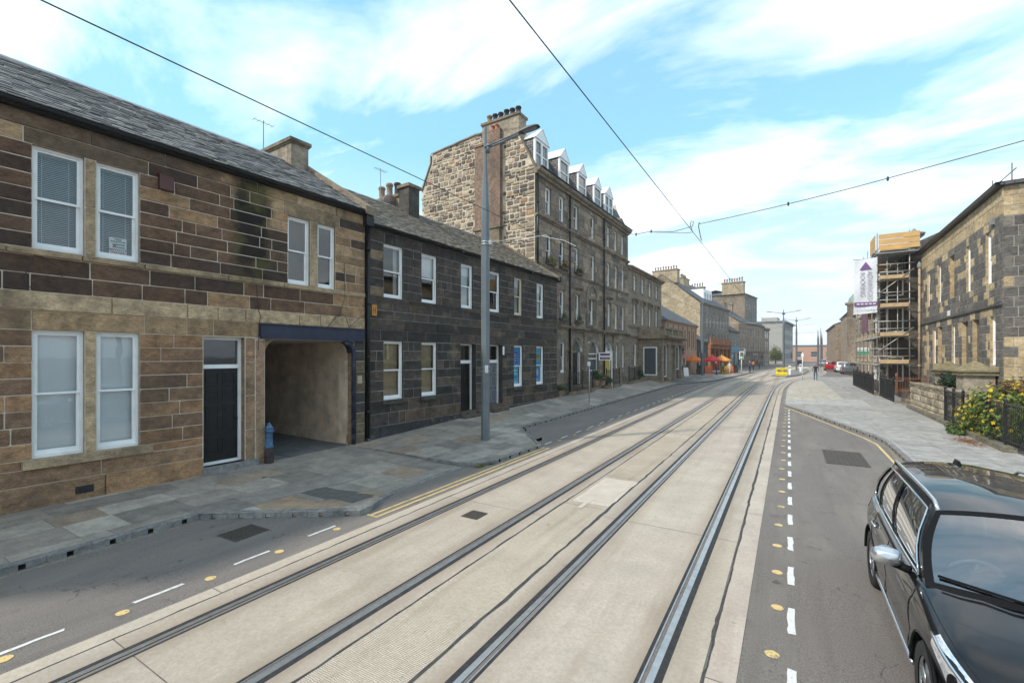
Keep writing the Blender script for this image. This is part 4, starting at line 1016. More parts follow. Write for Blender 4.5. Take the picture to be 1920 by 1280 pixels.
gp = MB().tube([(7.70, -0.03, 0.15), (7.70, -0.03, 3.1)] + [(7.70 - 0.36 + 0.36 * cos(t), -0.03, 3.12 + 0.36 * sin(t)) for t in [pi / 2 * k / 6 for k in range(1, 7)]], 0.075, 10)
gp.build('corner_guard', paint('chipped_navy_guard', (0.013, 0.017, 0.04), 0.55, var=0.2, scale=5, dirt=(0.24, 0.30, 0.42), dirt_amt=0.45), A, True)
MB().box(7.86, 8.04, -0.012, 0.0, 2.14, 2.40).build('name_plate', paint('tan_plate', (0.42, 0.34, 0.22), 0.6), A)
# rainwater goods
gutter(A, -6, 8.10, -0.20, 7.80, 0.075); MB().box(-6, 8.12, -0.17, 0.02, 7.705, 7.80).build('eaves_board', M['black'], A)
hop = MB(); hop.box(8.06, 8.34, -0.24, -0.04, 7.36, 7.78); hop.build('rain_hopper', M['black'], A)
downpipe(A, 8.22, 0.3, 7.4, -0.11, 0.058)
MB().tube([(8.22, -0.11, 0.3), (8.22, -0.13, 0.05), (8.24, -0.22, -0.02)], 0.062, 10).build('pipe_shoe', paint('blue_black_paint', (0.02, 0.025, 0.045), 0.5, dirt=(0.3, 0.32, 0.36), dirt_amt=0.4), A, True)
# cables on the wall
cb = [(0.40, 4.93), (0.36, 4.6), (0.30, 4.4), (0.34, 4.2)]
MB().tube([(0.42, -0.07, 4.95), (0.40, -0.05, 4.82), (0.33, -0.03, 4.65), (0.33, -0.03, 4.42), (0.42, -0.04, 4.33)], 0.008, 5).build('cable', M['iron'], A)
MB().tube([(0.42, -0.07, 4.97), (0.55, -0.07, 4.96), (0.78, -0.05, 4.8), (0.84, -0.03, 4.58)], 0.007, 5).build('cable', M['iron'], A)
MB().tube([(4.62, -0.02, 4.93), (4.66, -0.03, 4.3), (4.72, -0.04, 4.1), (4.68, -0.03, 3.9), (4.66, -0.02, 3.2)], 0.008, 5).build('cable', M['iron'], A)
MB().tube([(6.9, -0.03, 4.15), (7.2, -0.05, 4.45), (7.35, -0.06, 4.9), (7.34, -0.03, 6.0)], 0.008, 5).build('cable', M['iron'], A)
MB().tube([(6.7, -0.04, 3.9), (7.0, -0.05, 4.2), (7.25, -0.06, 4.38), (7.38, -0.05, 4.3), (7.5, -0.05, 4.0)], 0.008, 5).build('cable', M['iron'], A)
MB().tube([(7.5, -0.05, 3.95), (7.9, -0.06, 4.3), (8.15, -0.08, 4.42)], 0.008, 5).build('cable', M['iron'], A)
ab = MB().box(2.42, 2.70, -0.12, 0.0, 6.86, 7.18); ab.box(2.40, 2.72, -0.13, 0.0, 7.18, 7.20)
ab.build('alarm_box', paint('maroon_box_paint', (0.075, 0.018, 0.014), 0.5, var=0.2), A)
vt = MB(); vt.box(1.02, 1.30, -0.058, -0.048, 0.25, 0.40)
for i in range(6): vt.box(1.04 + i * 0.042, 1.068 + i * 0.042, -0.066, -0.058, 0.27, 0.38, 'k')
vt.build('air_vent', M['iron'], A)
# poster in the lower right corner of the second upper window
po = tag(empty('window_poster', tuple(wpt(A, 1.76, 0.192, 5.42)), A['_rz']), 'white political poster with red green and black lettering in the upper window', 'poster')
PW = paint('poster_paper', (0.80, 0.80, 0.78), 0.7, var=0.03)
MB().box(-0.15, 0.15, 0.0, 0.003, -0.20, 0.20).build('sheet', PW, po)
INKK = paint('ink_dark', (0.03, 0.04, 0.045), 0.7); INKR = paint('ink_red', (0.55, 0.03, 0.03), 0.7); INKG = paint('ink_green', (0.01, 0.16, 0.10), 0.7)
for body, z, sz, m_ in (('FREE', 0.165, 0.058, INKG), ('PALESTINE', 0.115, 0.052, INKG), ('BOYCOTT', -0.065, 0.062, INKK), ('APARTHEID', -0.12, 0.050, INKR), ('ISRAEL', -0.165, 0.050, INKR)):
    text_obj('lettering', body, sz, m_, po, (0, -0.003, z), (pi / 2, 0, 0), bold=0.0012)
fg = MB(); fg.box(-0.09, 0.12, -0.004, -0.001, 0.045, 0.068); fgo = fg.build('flag_stripe', INKK, po)
MB().box(-0.09, 0.12, -0.004, -0.001, -0.012, 0.011).build('flag_stripe', INKG, po)
MB().face([(-0.09, -0.005, -0.012), (-0.02, -0.005, 0.028), (-0.09, -0.005, 0.068)]).build('flag_triangle', INKR, po)
# roof
YR, ZR = 3.6, 10.15
M['slA'] = slate('slate_grey', None, None, 'object'); M['slAa'] = slate('slate_grey_joined', None, None, 'attr', 0.15)
SC = [(0.125, 0.123, 0.122), (0.165, 0.16, 0.155), (0.09, 0.089, 0.089), (0.22, 0.21, 0.20)]
rf = MB(); rf.face([(-6, -0.22, 7.80), (8.16, -0.22, 7.80), (8.16, YR, ZR), (-6, YR, ZR)]); rf.face([(-6, YR, ZR), (8.16, YR, ZR), (8.16, 7.6, 7.8), (-6, 7.6, 7.8)])
rf.box(-6, 8.16, 7.3, 7.5, -0.4, 7.8); rf.face([(-6, 0.3, -0.4), (-6, 7.4, -0.4), (-6, 7.4, 7.8), (-6, YR, ZR), (-6, 0.02, 7.8)])
rf.build('roof', M['dark'], A)
slates(A, -6, 8.0, -0.24, 7.81, YR, ZR, 0.27, 0.205, SC, M['slA'], M['slAa'])
MB().extrude_x([(YR - 0.16, ZR - 0.05), (YR, ZR + 0.07), (YR + 0.16, ZR - 0.05)], -6, 8.1).build('ridge', M['lead'], A)
sk = MB(); 
SKEW = stone('skew_stone', 'const', (0.27, 0.22, 0.16), soot_amt=0.6)
for k in range(6):
    t0, t1 = k / 6, (k + 1) / 6 - 0.004
    P0 = (lerp(-0.30, YR, t0), lerp(7.80, ZR, t0)); P1 = (lerp(-0.30, YR, t1), lerp(7.80, ZR, t1))
    MB().extrude_x([(P0[0], P0[1] - 0.1), (P1[0], P1[1] - 0.1), (P1[0], P1[1] + 0.17), (P0[0], P0[1] + 0.17)], 7.98, 8.30).build('skew_stone', SKEW, A)
ch = MB(); ch.box(7.36, 8.02, 3.0, 4.9, 9.0, 10.70); cho = ch.build('chimney', stone('render_chimney', 'const', (0.33, 0.28, 0.22), soot_amt=0.75, soot_scale=1.2), A)
ch = MB(); ch.box(7.28, 8.10, 2.92, 4.98, 10.70, 10.82); ch.box(7.32, 8.06, 2.96, 4.94, 10.64, 10.699); ch.build('chimney_cap', SKEW, cho)
def aerial(parent, x, y, z, h, n=5):
    mb = MB().tube([(x, y, z), (x, y, z + h)], 0.015, 6); mb.tube([(x - 0.35, y, z + h - 0.08), (x + 0.35, y, z + h - 0.08)], 0.01, 5)
    for k in range(n): xx = x - 0.32 + k * 0.64 / (n - 1); mb.tube([(xx, y - 0.16, z + h - 0.08), (xx, y + 0.16, z + h - 0.08)], 0.006, 4)
    return mb.build('aerial', M['lead'], parent)
aerial(A, 6.75, 3.7, 10.0, 1.35)

# ------------------------------------------------------------------ building 2: blackened house
B = bframe('dark_stone_house', -12.42 + dxy[0] * 8.30, 2.27 + dxy[1] * 8.30, 2.48, 'soot-blackened two-storey stone house with six white upper windows behind the lamp post')
M['sB'] = stone('sooty_stone_block', 'object', soot_amt=0.55, soot=(0.026, 0.026, 0.027), soot_scale=1.1, light=(0.24, 0.18, 0.125), light_amt=0.45)
M['sBa'] = stone('sooty_stone_joined', 'attr', soot_amt=0.55, soot=(0.026, 0.026, 0.027), soot_scale=1.1, light=(0.24, 0.18, 0.125), light_amt=0.45)
o8 = 8.30; BL = 13.42
upB = [(a - o8, b - o8, 5.10, 6.98) for a, b in ((8.97, 9.88), (10.80, 11.67), (13.12, 13.93), (15.14, 15.99), (17.22, 17.98), (19.41, 20.19))]
loB = [(a - o8, b - o8, 1.50, 3.57) for a, b in ((8.97, 9.87), (10.80, 11.66), (17.19, 18.03), (19.37, 20.19))]
drB = [(13.09 - o8, 14.15 - o8, 0.30, 3.57), (15.14 - o8, 16.21 - o8, 0.30, 3.57)]
opB = upB + loB + drB
wall(B, 0, BL, -0.4, 7.40, opB, M['mortard'], y=0.014, reveal=0.32, rmat=stone('sooty_reveal', 'const', (0.07, 0.062, 0.056), soot_amt=0.6, soot=(0.02, 0.02, 0.02)))
sB = Stones(B, M['sB'], M['sBa'], 0.012)
KB = [(0.056, 0.054, 0.054), (0.072, 0.068, 0.066), (0.045, 0.044, 0.046), (0.063, 0.057, 0.053), (0.088, 0.079, 0.072)]
def pickB(x, z):
    r = R.random(); g_ = R.uniform(0.85, 1.15)
    c = R.choice(KB)
    if x < 0.65 and z > 4.6 and r < 0.45: c = (0.22, 0.18, 0.13)
    elif z < 1.5 and r < 0.35: c = (0.125, 0.10, 0.078)
    elif r < 0.07: c = (0.11, 0.092, 0.075)
    return (c[0] * g_ * 1.12, c[1] * g_, c[2] * g_ * 0.90)
sB.lay(0, BL, [6.98, 7.36], [], 0.7, 1.3, pickB)
sB.lay(0, BL, levels(5.10, 6.98, 0.313), opB, 0.5, 0.95, pickB)
sB.lay(0, BL, [4.93, 5.10], [], 1.2, 2.2, pickB, y=-0.04)
sB.lay(0, BL, levels(4.33, 4.93, 0.30), [], 0.7, 1.3, pickB)
sB.lay(0, BL, [3.95, 4.33], [], 1.1, 1.9, pickB, y=-0.025)
sB.lay(0, BL, [3.57, 3.95], [], 0.8, 1.5, pickB)
sB.lay(0, BL, levels(1.50, 3.57, 0.345), opB, 0.5, 0.95, pickB)
sB.lay(0, BL, levels(0.62, 1.50, 0.44), opB, 0.6, 1.1, pickB)
sB.lay(0, BL, [0.0, 0.62], drB, 0.9, 1.6, lambda x, z: (0.055, 0.055, 0.06), y=-0.06)
sB.finish(298)
fB = ['side', 'half', 'blind', None, 'curtain', 'blind']
for k, (a, b, c, e) in enumerate(upB): sash(B, a, b, c, e, 0.085, fB[k], M['cream'] if k == 4 else None)
for k, (a, b, c, e) in enumerate(loB):
    sash(B, a, b, c, e, 0.085, 'tan' if k < 2 else 'blind')
    MB().box(a - 0.12, b + 0.12, -0.10, 0.2, 1.36, 1.495).build('window_sill', stone('sooty_sill_%d' % k, 'const', (0.085, 0.078, 0.07), soot_amt=0.6), B)
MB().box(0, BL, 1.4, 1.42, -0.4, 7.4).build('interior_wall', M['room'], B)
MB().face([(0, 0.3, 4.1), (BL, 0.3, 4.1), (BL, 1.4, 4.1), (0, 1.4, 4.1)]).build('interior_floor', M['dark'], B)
for k, (a, b, c, e) in enumerate(drB):
    yq = 0.33
    fo = MB().ring(a, b, c, e, 0.06, yq - 0.06, yq + 0.05).box(a + 0.06, b - 0.06, yq - 0.06, yq + 0.05, 2.72, 2.86, 'lr').build('door_frame', M['white'], B)
    MB().face([(a + 0.06, yq, 2.86), (b - 0.06, yq, 2.86), (b - 0.06, yq, e - 0.06), (a + 0.06, yq, e - 0.06)]).build('fanlight_pane', M['pane'], fo)
    d_ = MB().box(a + 0.06, b - 0.06, yq, yq + 0.04, c, 2.72).build('door', M['black'] if k == 0 else paint('grey_door_paint', (0.12, 0.125, 0.14), 0.5), B)
    for (xa, xb) in ((a + 0.14, a + 0.48), (a + 0.58, b - 0.14)):
        for (za, zb) in ((0.85, 1.45), (1.6, 2.1), (2.2, 2.62)): MB().ring(xa, xb, za, zb, 0.03, yq - 0.012, yq + 0.001).build('door_panel', M['black'] if k == 0 else M['lead'], d_)
    sp_ = stone('doorstep_%d' % k, 'const', (0.13, 0.105, 0.085), soot_amt=0.5)
    z0_ = 0.38 if k == 0 else 0.5
    MB().box(a, b, -0.02, yq, -0.1, z0_ + 0.28).build('door_step', sp_, B); MB().box(a - 0.06, b + 0.06, -0.34, -0.02, -0.1, z0_ + 0.13).build('door_step', sp_, B)
# blue posters filling the two right-hand shop windows
BLU = paint('poster_blue', (0.02, 0.40, 0.80), 0.6, var=0.15, scale=3); BLD = paint('poster_dark_blue', (0.01, 0.09, 0.45), 0.6); CYA = paint('poster_cyan', (0.08, 0.58, 0.80), 0.6, var=0.2, scale=4)
for k, (a, b) in enumerate(((loB[2][0], loB[2][1]), (loB[3][0], loB[3][1]))):
    q = tag(empty('window_poster', tuple(wpt(B, (a + b) / 2, 0.197, 2.5)), B['_rz']), ['blue poster with a dark blue text panel in the shop window', 'turquoise poster with a pale round badge in the shop window by the corner'][k], 'poster')
    h_ = (b - a) / 2 - 0.10
    if k == 0:
        MB().box(-h_, h_, 0, 0.003, 0.08, 0.95).build('sheet', BLU, q); MB().box(-h_, h_ - 0.08, 0, 0.003, -0.86, -0.02).build('sheet', CYA, q)
        MB().box(-h_ + 0.02, h_ * 0.45, -0.004, -0.001, 0.2, 0.75).build('text_panel', BLD, q)
        for z in (0.64, 0.55, 0.42, 0.29): MB().box(-h_ + 0.08, h_ * 0.3 - 0.03 * (z < 0.5), -0.007, -0.004, z - 0.02, z + 0.02).build('text_line', PW, q)
        for z in (-0.2, -0.36, -0.52, -0.68): MB().box(-h_ + 0.06, h_ * R.uniform(0.1, 0.6), -0.004, -0.001, z - 0.035, z + 0.035).build('text_line', BLU if z < -0.4 else PW, q)
    else:
        MB().box(-h_, h_, 0, 0.003, 0.08, 0.95).build('sheet', CYA, q); MB().box(-h_, h_, 0, 0.003, -0.86, -0.02).build('sheet', BLU, q)
        MB().box(-h_ + 0.04, h_ * 0.8, -0.004, -0.001, 0.35, 0.62).build('text_panel', paint('poster_tan', (0.42, 0.30, 0.12), 0.6, var=0.3, scale=12), q)
        c = MB(); c.face([(0.15 * cos(-t), -0.004, -0.34 + 0.2 * sin(-t)) for t in [2 * pi * i / 20 for i in range(20)]]); c.build('badge', paint('badge_white', (0.6, 0.7, 0.72), 0.6), q)
gutter(B, 0.0, BL + 0.05, -0.17, 7.47, 0.07); MB().box(0, BL, -0.12, 0.02, 7.37, 7.46).build('eaves_board', M['black'], B)
for xx in (4.6, 10.2): MB().box(xx, xx + 0.14, -0.26, -0.08, 7.36, 7.47).build('gutter_outlet', M['black'], B)
MB().box(BL - 0.08, BL + 0.12, -0.28, -0.04, 7.3, 7.62).build('rain_hopper', M['black'], B)
MB().box(0.14, 0.34, -0.03, -0.005, 4.42, 4.78).build('hydrant_sign', paint('sign_amber', (0.55, 0.24, 0.03), 0.5), B, ).color = (1, 1, 1, 1)
ht = MB(); ht.box(0.19, 0.21, -0.034, -0.03, 4.48, 4.72); ht.box(0.27, 0.29, -0.034, -0.03, 4.48, 4.72); ht.box(0.21, 0.27, -0.034, -0.03, 4.585, 4.615); ht.build('sign_letter', M['iron'], B)
MB().box(7.85, 7.95, -0.06, -0.02, 3.1, 3.5).build('wall_lamp', M['white'], B)
YB, ZB = 3.7, 9.92
M['slB'] = slate('slate_mossy', None, None, 'object', 0.5); M['slBa'] = slate('slate_mossy_joined', None, None, 'attr', 0.7)
rf = MB(); rf.face([(0, -0.18, 7.46), (BL, -0.18, 7.46), (BL, YB, ZB), (0, YB, ZB)]); rf.face([(0, YB, ZB), (BL, YB, ZB), (BL, 7.7, 7.4), (0, 7.7, 7.4)])
rf.box(0, BL, 7.4, 7.6, -0.4, 7.4); rf.face([(BL, 0.02, -0.4), (BL, 7.6, -0.4), (BL, 7.6, 7.4), (BL, YB, ZB), (BL, 0.02, 7.46)]); rf.face([(0, 0.02, 7), (0, YB, 7), (0, YB, ZB), (0, 0.02, 7.46)])
rf.build('roof', M['dark'], B)
SCB = [(0.15, 0.122, 0.09), (0.18, 0.148, 0.11), (0.11, 0.096, 0.078), (0.14, 0.128, 0.112)]
slates(B, 0.05, BL - 0.28, -0.20, 7.47, YB, ZB, 0.24, 0.172, SCB, M['slB'], M['slBa'], 260)
MB().extrude_x([(YB - 0.14, ZB - 0.05), (YB, ZB + 0.06), (YB + 0.14, ZB - 0.05)], 0.1, BL).build('ridge', M['lead'], B)
for k in range(6):
    t0, t1 = k / 6, (k + 1) / 6 - 0.004
    P0 = (lerp(-0.24, YB, t0), lerp(7.46, ZB, t0)); P1 = (lerp(-0.24, YB, t1), lerp(7.46, ZB, t1))
    MB().extrude_x([(P0[0], P0[1] - 0.1), (P1[0], P1[1] - 0.1), (P1[0], P1[1] + 0.13), (P0[0], P0[1] + 0.13)], BL - 0.28, BL).build('skew_stone', SKEW, B)
cb_ = MB().box(4.63, 5.22, 3.56, 5.5, 9.0, 10.45).build('chimney', stone('ashlar_chimney', 'const', (0.27, 0.225, 0.165), soot_amt=0.8, soot_scale=1.0), B)
MB().box(4.56, 5.30, 3.56, 5.58, 10.45, 10.58).build('chimney_cap', SKEW, cb_); MB().box(4.52, 5.34, 2.84, 3.62, 10.78, 10.92).build('chimney_cap', SKEW, cb_)
cb2 = MB().box(4.6, 5.26, 2.92, 3.555, 9.0, 10.78).build('chimney_stalk', stone('sooty_chimney', 'const', (0.10, 0.09, 0.08), soot_amt=0.8), cb_)
pots(cb_, 3.75, 5.4, 4.93, 10.58, 3, 0.72, 0.17, [M['potdark'], M['potdark'], M['pot']], 'y')
aerial(B, 4.4, 4.6, 9.4, 2.5, 6)
ds = MB().lathe([(0.02, 0.16), (0.18, 0.11), (0.32, 0.03), (0.36, 0.0)], 0, 0, 16); ds.tube([(0, 0, 0.15), (0, 0.2, -0.1)], 0.02, 6)
do = ds.build('satellite_dish', paint('dish_brown', (0.14, 0.10, 0.08), 0.6), B, True, loc=(4.35, 3.9, 10.15)); do.rotation_euler = (radians(95), 0, radians(-20))
# ------------------------------------------------------------------ building 3: tall tenement with the rubble gable
C = bframe('tall_tenement', -12.995, 24.06, 1.7, 'tall four-storey grey tenement with rubble gable, brick flue and white attic dormers')
CL_ = 16.9
M['sC'] = stone('tenement_block', 'object', soot_amt=0.5, soot=(0.035, 0.032, 0.03), soot_scale=0.5, bump=0.35)
M['sCa'] = stone('tenement_block_joined', 'attr', soot_amt=0.5, soot=(0.035, 0.032, 0.03), soot_scale=0.5, bump=0.35)
M['trimC'] = stone('tenement_trim', 'const', (0.28, 0.235, 0.185), soot_amt=0.6, soot=(0.03, 0.028, 0.026), soot_scale=0.9)
M['mortC'] = paint('tenement_mortar', (0.15, 0.13, 0.11), 0.95, var=0.3, scale=1.2)
c3 = [(1.31, 2.09), (3.19, 3.97), (5.46, 6.21), (8.39, 9.15), (11.70, 12.38), (13.46, 14.14), (15.16, 15.86)]
c2_ = [(1.42, 2.13), (3.24, 3.97), (5.52, 6.27), (8.50, 9.22), (11.78, 12.46), (13.55, 14.24), (15.29, 15.97)]
c1_ = [(1.40, 2.10), (3.27, 3.98), (5.61, 6.37), (8.12, 8.98), (11.78, 12.55), (13.55, 14.24), (15.29, 16.02)]
wC = [(a, b, 11.98, 13.66) for a, b in c3] + [(a, b, 8.75, 10.70) for a, b in c2_] + [(a, b, 5.33, 7.40) for a, b in c1_] + [(3.40, 4.10, 1.93, 3.96), (13.80, 14.40, 2.0, 3.98), (15.42, 16.04, 2.0, 3.98)]
aC = [(5.12, 6.92, 0.55, 4.15), (8.0, 9.95, 1.9, 4.12), (11.15, 12.85, 0.75, 4.17)]
wall(C, 0, CL_, -0.5, 14.0, wC + aC, M['mortC'], y=0.014, reveal=0.22, rmat=M['trimC'])
sC = Stones(C, M['sC'], M['sCa'], 0.010)
def pickC(x, z):
    g_ = R.uniform(0.82, 1.18); c = R.choice([(0.31, 0.245, 0.19), (0.25, 0.203, 0.162), (0.36, 0.28, 0.21), (0.19, 0.16, 0.135)])
    if z < 5: c = R.choice([(0.32, 0.265, 0.205), (0.27, 0.23, 0.18), (0.35, 0.28, 0.21)])
    return tuple(q * g_ for q in c)
allC = wC + aC
for zs in (levels(11.98, 13.66, 0.42), [13.66, 14.0], [11.62, 11.98], levels(10.70, 11.44, 0.37), levels(8.75, 10.70, 0.39), levels(7.40, 8.53, 0.376), levels(5.33, 7.40, 0.414), [5.08, 5.33], levels(4.17, 4.86, 0.345), levels(1.93, 4.17, 0.373), levels(-0.3, 1.93, 0.372)):
    sC.lay(0.02, CL_, zs, allC, 0.6, 1.15, pickC, jit=0.003)
sC.finish(300)
def course(b, x0, x1, prof, mat, name): return MB().extrude_x(prof, x0, x1).build(name, mat, b)
def cornice(b, x0, x1, z, d, h, mat, name='cornice'):
    return course(b, x0, x1, [(0.03, z), (-d * 0.35, z), (-d * 0.45, z + h * 0.35), (-d * 0.85, z + h * 0.5), (-d, z + h * 0.75), (-d, z + h), (0.03, z + h + 0.02)], mat, name)
cornice(C, -0.05, CL_, 14.0, 0.38, 0.34, M['trimC']); cornice(C, -0.02, CL_, 11.44, 0.22, 0.18, M['trimC'], 'string_course')
cornice(C, 0, CL_, 8.53, 0.12, 0.2, M['trimC'], 'string_course'); cornice(C, 3.0, CL_, 4.86, 0.26, 0.2, M['trimC'], 'string_course')
fills = [None, 'half', 'blind', 'side', 'curtain']
for k, (a, b, c, e) in enumerate(wC): sash(C, a, b, c, e, 0.12, fills[R.randrange(5)])
MB().box(0.1, CL_, 1.2, 1.22, -0.5, 14).build('interior_wall', M['room'], C)
for (a, b) in ((5.61, 6.37), (11.78, 12.55)):
    cornice(C, a - 0.22, b + 0.22, 7.72, 0.26, 0.16, M['trimC'], 'window_hood')
    MB().ring(a - 0.17, b + 0.17, 5.33, 7.58, 0.16, -0.05, 0.0).build('architrave', M['trimC'], C)
def arch_fill(b, x0, x1, zs, zt, y, dep, mat, name='spandrel', n=12):
    """masonry filling above an arch inside a square-headed opening"""
    cx, rx, rz_ = (x0 + x1) / 2, (x1 - x0) / 2, zt - zs - 0.02
    for s_ in (-1, 1):
        arc = [(cx + s_ * rx * cos(pi / 2 * k / n), zs + rz_ * sin(pi / 2 * k / n)) for k in range(n + 1)]
        mb = MB()
        for (p, q) in zip(arc, arc[1:]):
            quad = [(p[0], y, p[1]), (q[0], y, q[1]), (q[0], y, zt + 0.001), (p[0], y, zt + 0.001)]
            mb.face(quad if s_ < 0 else quad[::-1])
            mb.face([(p[0], y, p[1]), (p[0], y + dep, p[1]), (q[0], y + dep, q[1]), (q[0], y, q[1])][::s_])
        mb.build(name, mat, b)
def arch_ring(b, x0, x1, zs, zt, w_, y, mat, n=9):
    """raised voussoirs round an arch"""
    cx, rx, rz_ = (x0 + x1) / 2, (x1 - x0) / 2, zt - zs
    for k in range(n):
        t0, t1 = pi * k / n + 0.012, pi * (k + 1) / n - 0.012
        f = [(cx + (rx + o) * cos(t), zs + (rz_ + o) * sin(t)) for o, t in ((0.01, t0), (w_, t0), (w_, t1), (0.01, t1))]
        mb = MB(); fr_ = [(p[0], y, p[1]) for p in f]; bk = [(p[0], 0.02, p[1]) for p in f]
        mb.face(fr_[::-1]); [mb.face([fr_[i], fr_[(i + 1) % 4], bk[(i + 1) % 4], bk[i]]) for i in range(4)]
        mb.build('voussoir', mat, b)
YEL = paint('yellow_door_paint', (0.60, 0.42, 0.08), 0.4, var=0.06)
for k, (a, b, c, e) in enumerate(aC):
    zs = e - (b - a) / 2 * 0.9
    arch_fill(C, a, b, zs, e, 0.01, 0.22, M['sC']); arch_ring(C, a, b, zs, e, 0.24, -0.03, M['trimC'])
    if k == 1:
        f = MB().ring(a + 0.02, b - 0.02, c, zs, 0.07, 0.15, 0.22).build('window', M['white'], C)
        MB().face([(a, 0.19, c), (b, 0.19, c), (b, 0.19, e), (a, 0.19, e)]).build('pane', M['pane_far'], f)
        MB().box(a, b, 0.14, 0.23, c + 0.9, c + 0.98).build('transom', M['white'], f)
    else:
        f = MB().box(a, b, 0.15, 0.24, zs - 0.06, zs + 0.06); f.box(a, a + 0.1, 0.15, 0.24, c, zs - 0.06); f.box(b - 0.1, b, 0.15, 0.24, c, zs - 0.06)
        f = f.build('door_frame', M['white'] if k else M['trimC'], C)
        MB().face([(a, 0.2, zs + 0.06), (b, 0.2, zs + 0.06), (b, 0.2, e), (a, 0.2, e)]).build('fanlight_pane', M['pane_far'], f)
        fb = MB()
        for j in range(1, 6): t = pi * j / 6; fb.tube([((a + b) / 2, 0.17, zs + 0.07), ((a + b) / 2 + 0.85 * cos(t) * (b - a) / 2, 0.17, zs + 0.07 + 0.8 * (e - zs) * sin(t))], 0.018, 5)
        fb.build('fanlight_bar', M['white'] if k else M['trimC'], f)
        if k == 0:
            d_ = MB().box(a + 0.62, b - 0.45, 0.19, 0.24, c, zs - 0.06).build('door', M['black'], C)
            for xx in (a + 0.12, b - 0.43): MB().ring(xx, xx + 0.32, c + 0.5, zs - 0.08, 0.06, 0.17, 0.21).build('side_light', M['white'], d_)
            MB().face([(a, 0.245, c), (b, 0.245, c), (b, 0.245, zs), (a, 0.245, zs)]).build('door_back', M['pane_far'], d_)
        else:
            d_ = MB().box(a + 0.1, b - 0.1, 0.19, 0.24, c, zs - 0.06).build('door', YEL, C)
            for (xa, xb) in ((a + 0.2, a + 0.75), (a + 0.93, b - 0.2)):
                for za, zb in ((c + 0.2, c + 0.9), (c + 1.05, zs - 0.25)): MB().ring(xa, xb, za, zb, 0.04, 0.18, 0.191).build('door_panel', YEL, d_)
        for xx in (a - 0.42, b + 0.10):        # pilasters beside the door with a lintel above
            MB().box(xx, xx + 0.32, -0.10, 0.0, 0.4, 4.72).box(xx - 0.04, xx + 0.36, -0.14, 0.0, 4.5, 4.72).build('pilaster', M['trimC'], C)
        cornice(C, a - 0.5, b + 0.5, 4.72, 0.42, 0.32, M['trimC'], 'door_hood')
# arched triple window on the first floor
MB().ring(7.55, 9.6, 5.15, 7.55, 0.24, -0.07, 0.0).build('architrave', M['trimC'], C); arch_ring(C, 7.75, 9.4, 7.55, 8.25, 0.2, -0.09, M['trimC'])
for xx in (9.02, 9.3): MB().box(xx, xx + 0.14, -0.05, 0.02, 5.33, 7.35).build('mullion', M['trimC'], C)
for xx in (0.10, 4.55, 10.78): downpipe(C, xx, 0.6 if xx > 1 else 6.0, 14.0, -0.14, 0.07)
# flower boxes
def leafmat(name, c1, c2):
    m, nt, b, N, L = _nodes(name)
    a = N('ShaderNodeAttribute'); a.attribute_name = 'tint'
    P = N('ShaderNodeNewGeometry').outputs['Position']
    c = mixc(N, L, 1.0, a.outputs['Color'], mixc(N, L, rng(N, L, noise(N, L, P, 6, 3), 0.3, 0.7), (0.75, 0.75, 0.75), (1.25, 1.25, 1.2)), 'MULTIPLY')
    L(c, b.inputs['Base Color']); b.inputs['Roughness'].default_value = 0.55; b.inputs['Specular IOR Level'].default_value = 0.35
    tr = N('ShaderNodeBsdfTranslucent'); L(c, tr.inputs[0]); ms = N('ShaderNodeMixShader'); ms.inputs[0].default_value = 0.25
    L(b.outputs[0], ms.inputs[1]); L(tr.outputs[0], ms.inputs[2]); L(ms.outputs[0], nt.nodes['Material Output'].inputs[0])
    return m
M['leaf'] = leafmat('leaves', None, None)
def leaf_cloud(name, parent, blobs, n, size, cols, loc=(0, 0, 0), flat=0.5):
    """many small leaf faces spread through a volume made of overlapping blobs (cx, cy, cz, rx, ry, rz)"""
    mb = MB(); wts = [b[3] * b[4] * b[5] for b in blobs]
    for _ in range(n):
        cx, cy, cz, rx, ry, rz_ = R.choices(blobs, wts)[0]
        d = Vector((R.gauss(0, 1), R.gauss(0, 1), R.gauss(0, 1))).normalized(); q = R.random() ** 0.45
        q *= 0.82 + 0.30 * sin(d.x * 7 + cx * 5) * sin(d.y * 6 + d.z * 8 + cz * 3)
        p = Vector((cx + d.x * rx * q, cy + d.y * ry * q, cz + d.z * rz_ * q))
        s_ = size * R.uniform(0.6, 1.35); nrm = (d + Vector((R.uniform(-1, 1), R.uniform(-1, 1), R.uniform(-0.3, 1))) * 0.9).normalized()
        u = nrm.orthogonal().normalized(); u.rotate(Matrix.Rotation(R.uniform(0, 6.28), 3, nrm)); v = nrm.cross(u)
        c = R.choice(cols); g_ = R.uniform(0.6, 1.3); mb.col = tuple(k * g_ for k in c)
        mb.face([p - u * s_, p - v * s_ * flat, p + u * s_, p + v * s_ * flat])
    return mb.build(name, M['leaf'], parent, color_attr=True, loc=loc)
GRN = [(0.045, 0.085, 0.022), (0.06, 0.10, 0.028), (0.035, 0.065, 0.018), (0.085, 0.115, 0.03)]
YLF = [(0.55, 0.42, 0.03), (0.50, 0.36, 0.02), (0.10, 0.13, 0.03)]; RDF = [(0.22, 0.03, 0.02), (0.30, 0.06, 0.02), (0.05, 0.08, 0.02)]
BOXM = paint('planter_box_brown', (0.06, 0.045, 0.035), 0.7)
